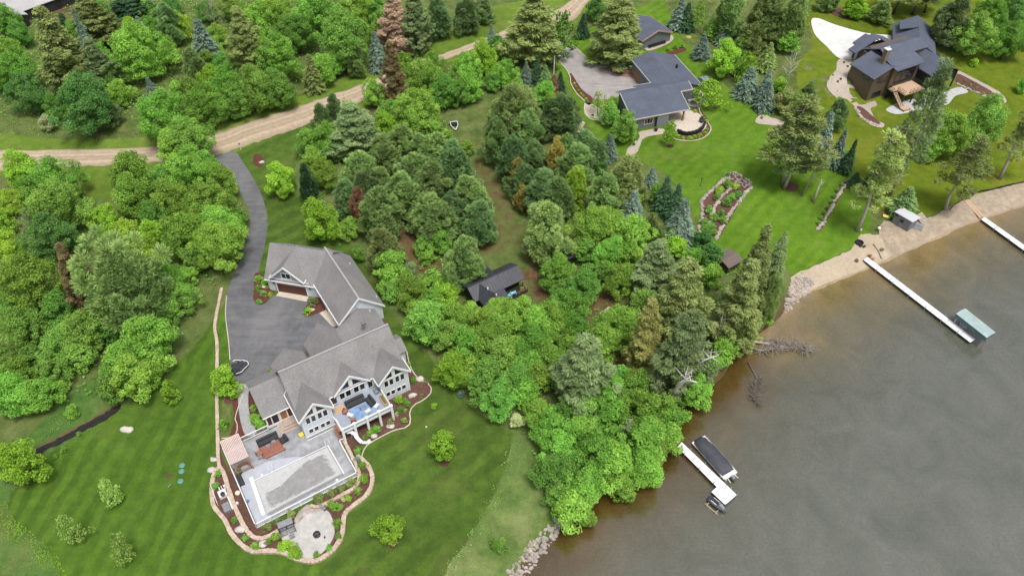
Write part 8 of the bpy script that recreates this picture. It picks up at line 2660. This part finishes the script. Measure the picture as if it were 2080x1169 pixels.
# personal watercraft
p = P(1457, 1022, 0.2)
t = thing('jet_ski', 'grey and black jet ski on a small lift at the dock end', 'jet ski', (p.x, p.y, WATER_Z + 0.25), math.radians(-48))
secs = [(-1.5, 0.40, 0.30), (-1.2, 0.55, 0.42), (-0.2, 0.60, 0.50), (0.6, 0.56, 0.58), (1.2, 0.36, 0.55), (1.6, 0.05, 0.48)]
vs, fs = [], []
for x, w, h in secs:
    vs += [(x, -w * 0.5, -0.05), (x, w * 0.5, -0.05), (x, w, 0.2), (x, w * 0.75, h), (x, -w * 0.75, h), (x, -w, 0.2)]
for i in range(len(secs) - 1):
    for k in range(6):
        a = i * 6
        fs.append((a + k, a + (k + 1) % 6, a + 6 + (k + 1) % 6, a + 6 + k))
fs += [(5, 4, 3, 2, 1, 0), tuple(range(30, 36))]
mb = MB(); mb.add(vs, fs); mb.build('hull', M('slate_hull', (0.06, 0.065, 0.08), (0.11, 0.12, 0.14), 3, 0.3), t, True)
mb = MB(); soft_box(mb, -1.1, 0.25, -0.24, 0.24, 0.45, 0.78, 0.08); mb.build('seat', MAT['black_fabric'], t, bevel=0.02)
mb = MB(); mb.add([(0.25, -0.3, 0.55), (0.25, 0.3, 0.55), (0.25, 0.22, 0.92), (0.25, -0.22, 0.92), (1.15, -0.18, 0.56), (1.15, 0.18, 0.56)], [(0, 1, 2, 3), (3, 2, 5, 4), (0, 3, 4), (1, 5, 2), (0, 4, 5, 1)]); mb.build('cowl', MAT['grey_plastic'], t)
mb = MB(); mb.tube([(0.3, -0.4, 0.98), (0.42, 0, 0.94), (0.3, 0.4, 0.98)], 0.035, 8); mb.build('handlebar', MAT['dark_metal'], t)
for y in (-0.33, 0.33):
    mb = MB(); mb.box(-0.9, 0.5, y - 0.045, y + 0.045, 0.505, 0.53); mb.build('deck_stripe', MAT['white_plastic'], t)
p = P(1448, 1028, 0.0)
t = thing('jet_ski_lift', 'tan lift frame under the grey jet ski', 'boat lift', (p.x, p.y, WATER_Z), math.radians(-48))
mb = MB()
mb.bar((-1.1, -0.3, 0.1), (1.1, -0.3, 0.1), 0.14, 0.12); mb.bar((-1.1, 0.8, 0.1), (1.1, 0.8, 0.1), 0.14, 0.12)
mb.bar((-0.8, -0.5, 0.12), (-0.8, 1.0, 0.12), 0.12, 0.1); mb.bar((0.8, -0.5, 0.12), (0.8, 1.0, 0.12), 0.12, 0.1)
mb.build('frame', M('tan_metal', (0.33, 0.26, 0.15), (0.42, 0.34, 0.22), 3, 0.6), t)
for x in (-0.8, 0.8):
    mb = MB(); mb.tube([(x, -0.5, -1.0), (x, -0.5, 0.75)], 0.06, 8); mb.build('leg', MAT['grey_metal'], t)
# ================================================================ light, sky, camera
SUN_EL, SUN_AZ = math.radians(70), math.radians(152)   # azimuth measured from +Y towards +X
sd = Vector((math.sin(SUN_AZ) * math.cos(SUN_EL), math.cos(SUN_AZ) * math.cos(SUN_EL), math.sin(SUN_EL)))
sl = bpy.data.lights.new('sun', 'SUN')
sl.energy = 2.5
sl.angle = math.radians(16)
sl.color = (1.0, 0.965, 0.91)
so = bpy.data.objects.new('sun', sl)
so.rotation_euler = (-sd).to_track_quat('-Z', 'Y').to_euler()
so.location = (0, 60, 150)
COL.objects.link(so)

w = bpy.data.worlds.new('World')
scene.world = w
w.use_nodes = True
nt = w.node_tree
bg = nt.nodes['Background']
sky = nt.nodes.new('ShaderNodeTexSky')
sky.sky_type = 'NISHITA'
sky.sun_disc = False
sky.sun_elevation = SUN_EL
sky.sun_rotation = SUN_AZ
sky.air_density = 1.0
sky.dust_density = 5.0
sky.ozone_density = 1.0
hs_ = nt.nodes.new('ShaderNodeHueSaturation')
hs_.inputs['Saturation'].default_value = 0.40
hs_.inputs['Value'].default_value = 1.02
nt.links.new(sky.outputs[0], hs_.inputs['Color'])
nt.links.new(hs_.outputs[0], bg.inputs['Color'])
bg.inputs['Strength'].default_value = 0.15

cd_ = bpy.data.cameras.new('camera')
cd_.sensor_width = 36
cd_.lens = 36 * FPX / 2080
cd_.clip_start = 1.0
cd_.clip_end = 6000
co = bpy.data.objects.new('camera', cd_)
co.location = (0, 0, CAMH)
co.rotation_euler = (math.pi / 2 - PITCH, 0, 0)
COL.objects.link(co)
scene.camera = co
scene.render.engine = 'CYCLES'
scene.cycles.max_bounces = 5
scene.cycles.diffuse_bounces = 3
scene.cycles.glossy_bounces = 2
scene.cycles.transmission_bounces = 3
scene.cycles.transparent_max_bounces = 4
scene.cycles.use_denoising = True
scene.view_settings.view_transform = 'Standard'
scene.view_settings.look = 'None'
scene.view_settings.exposure = 0
scene.view_settings.gamma = 1
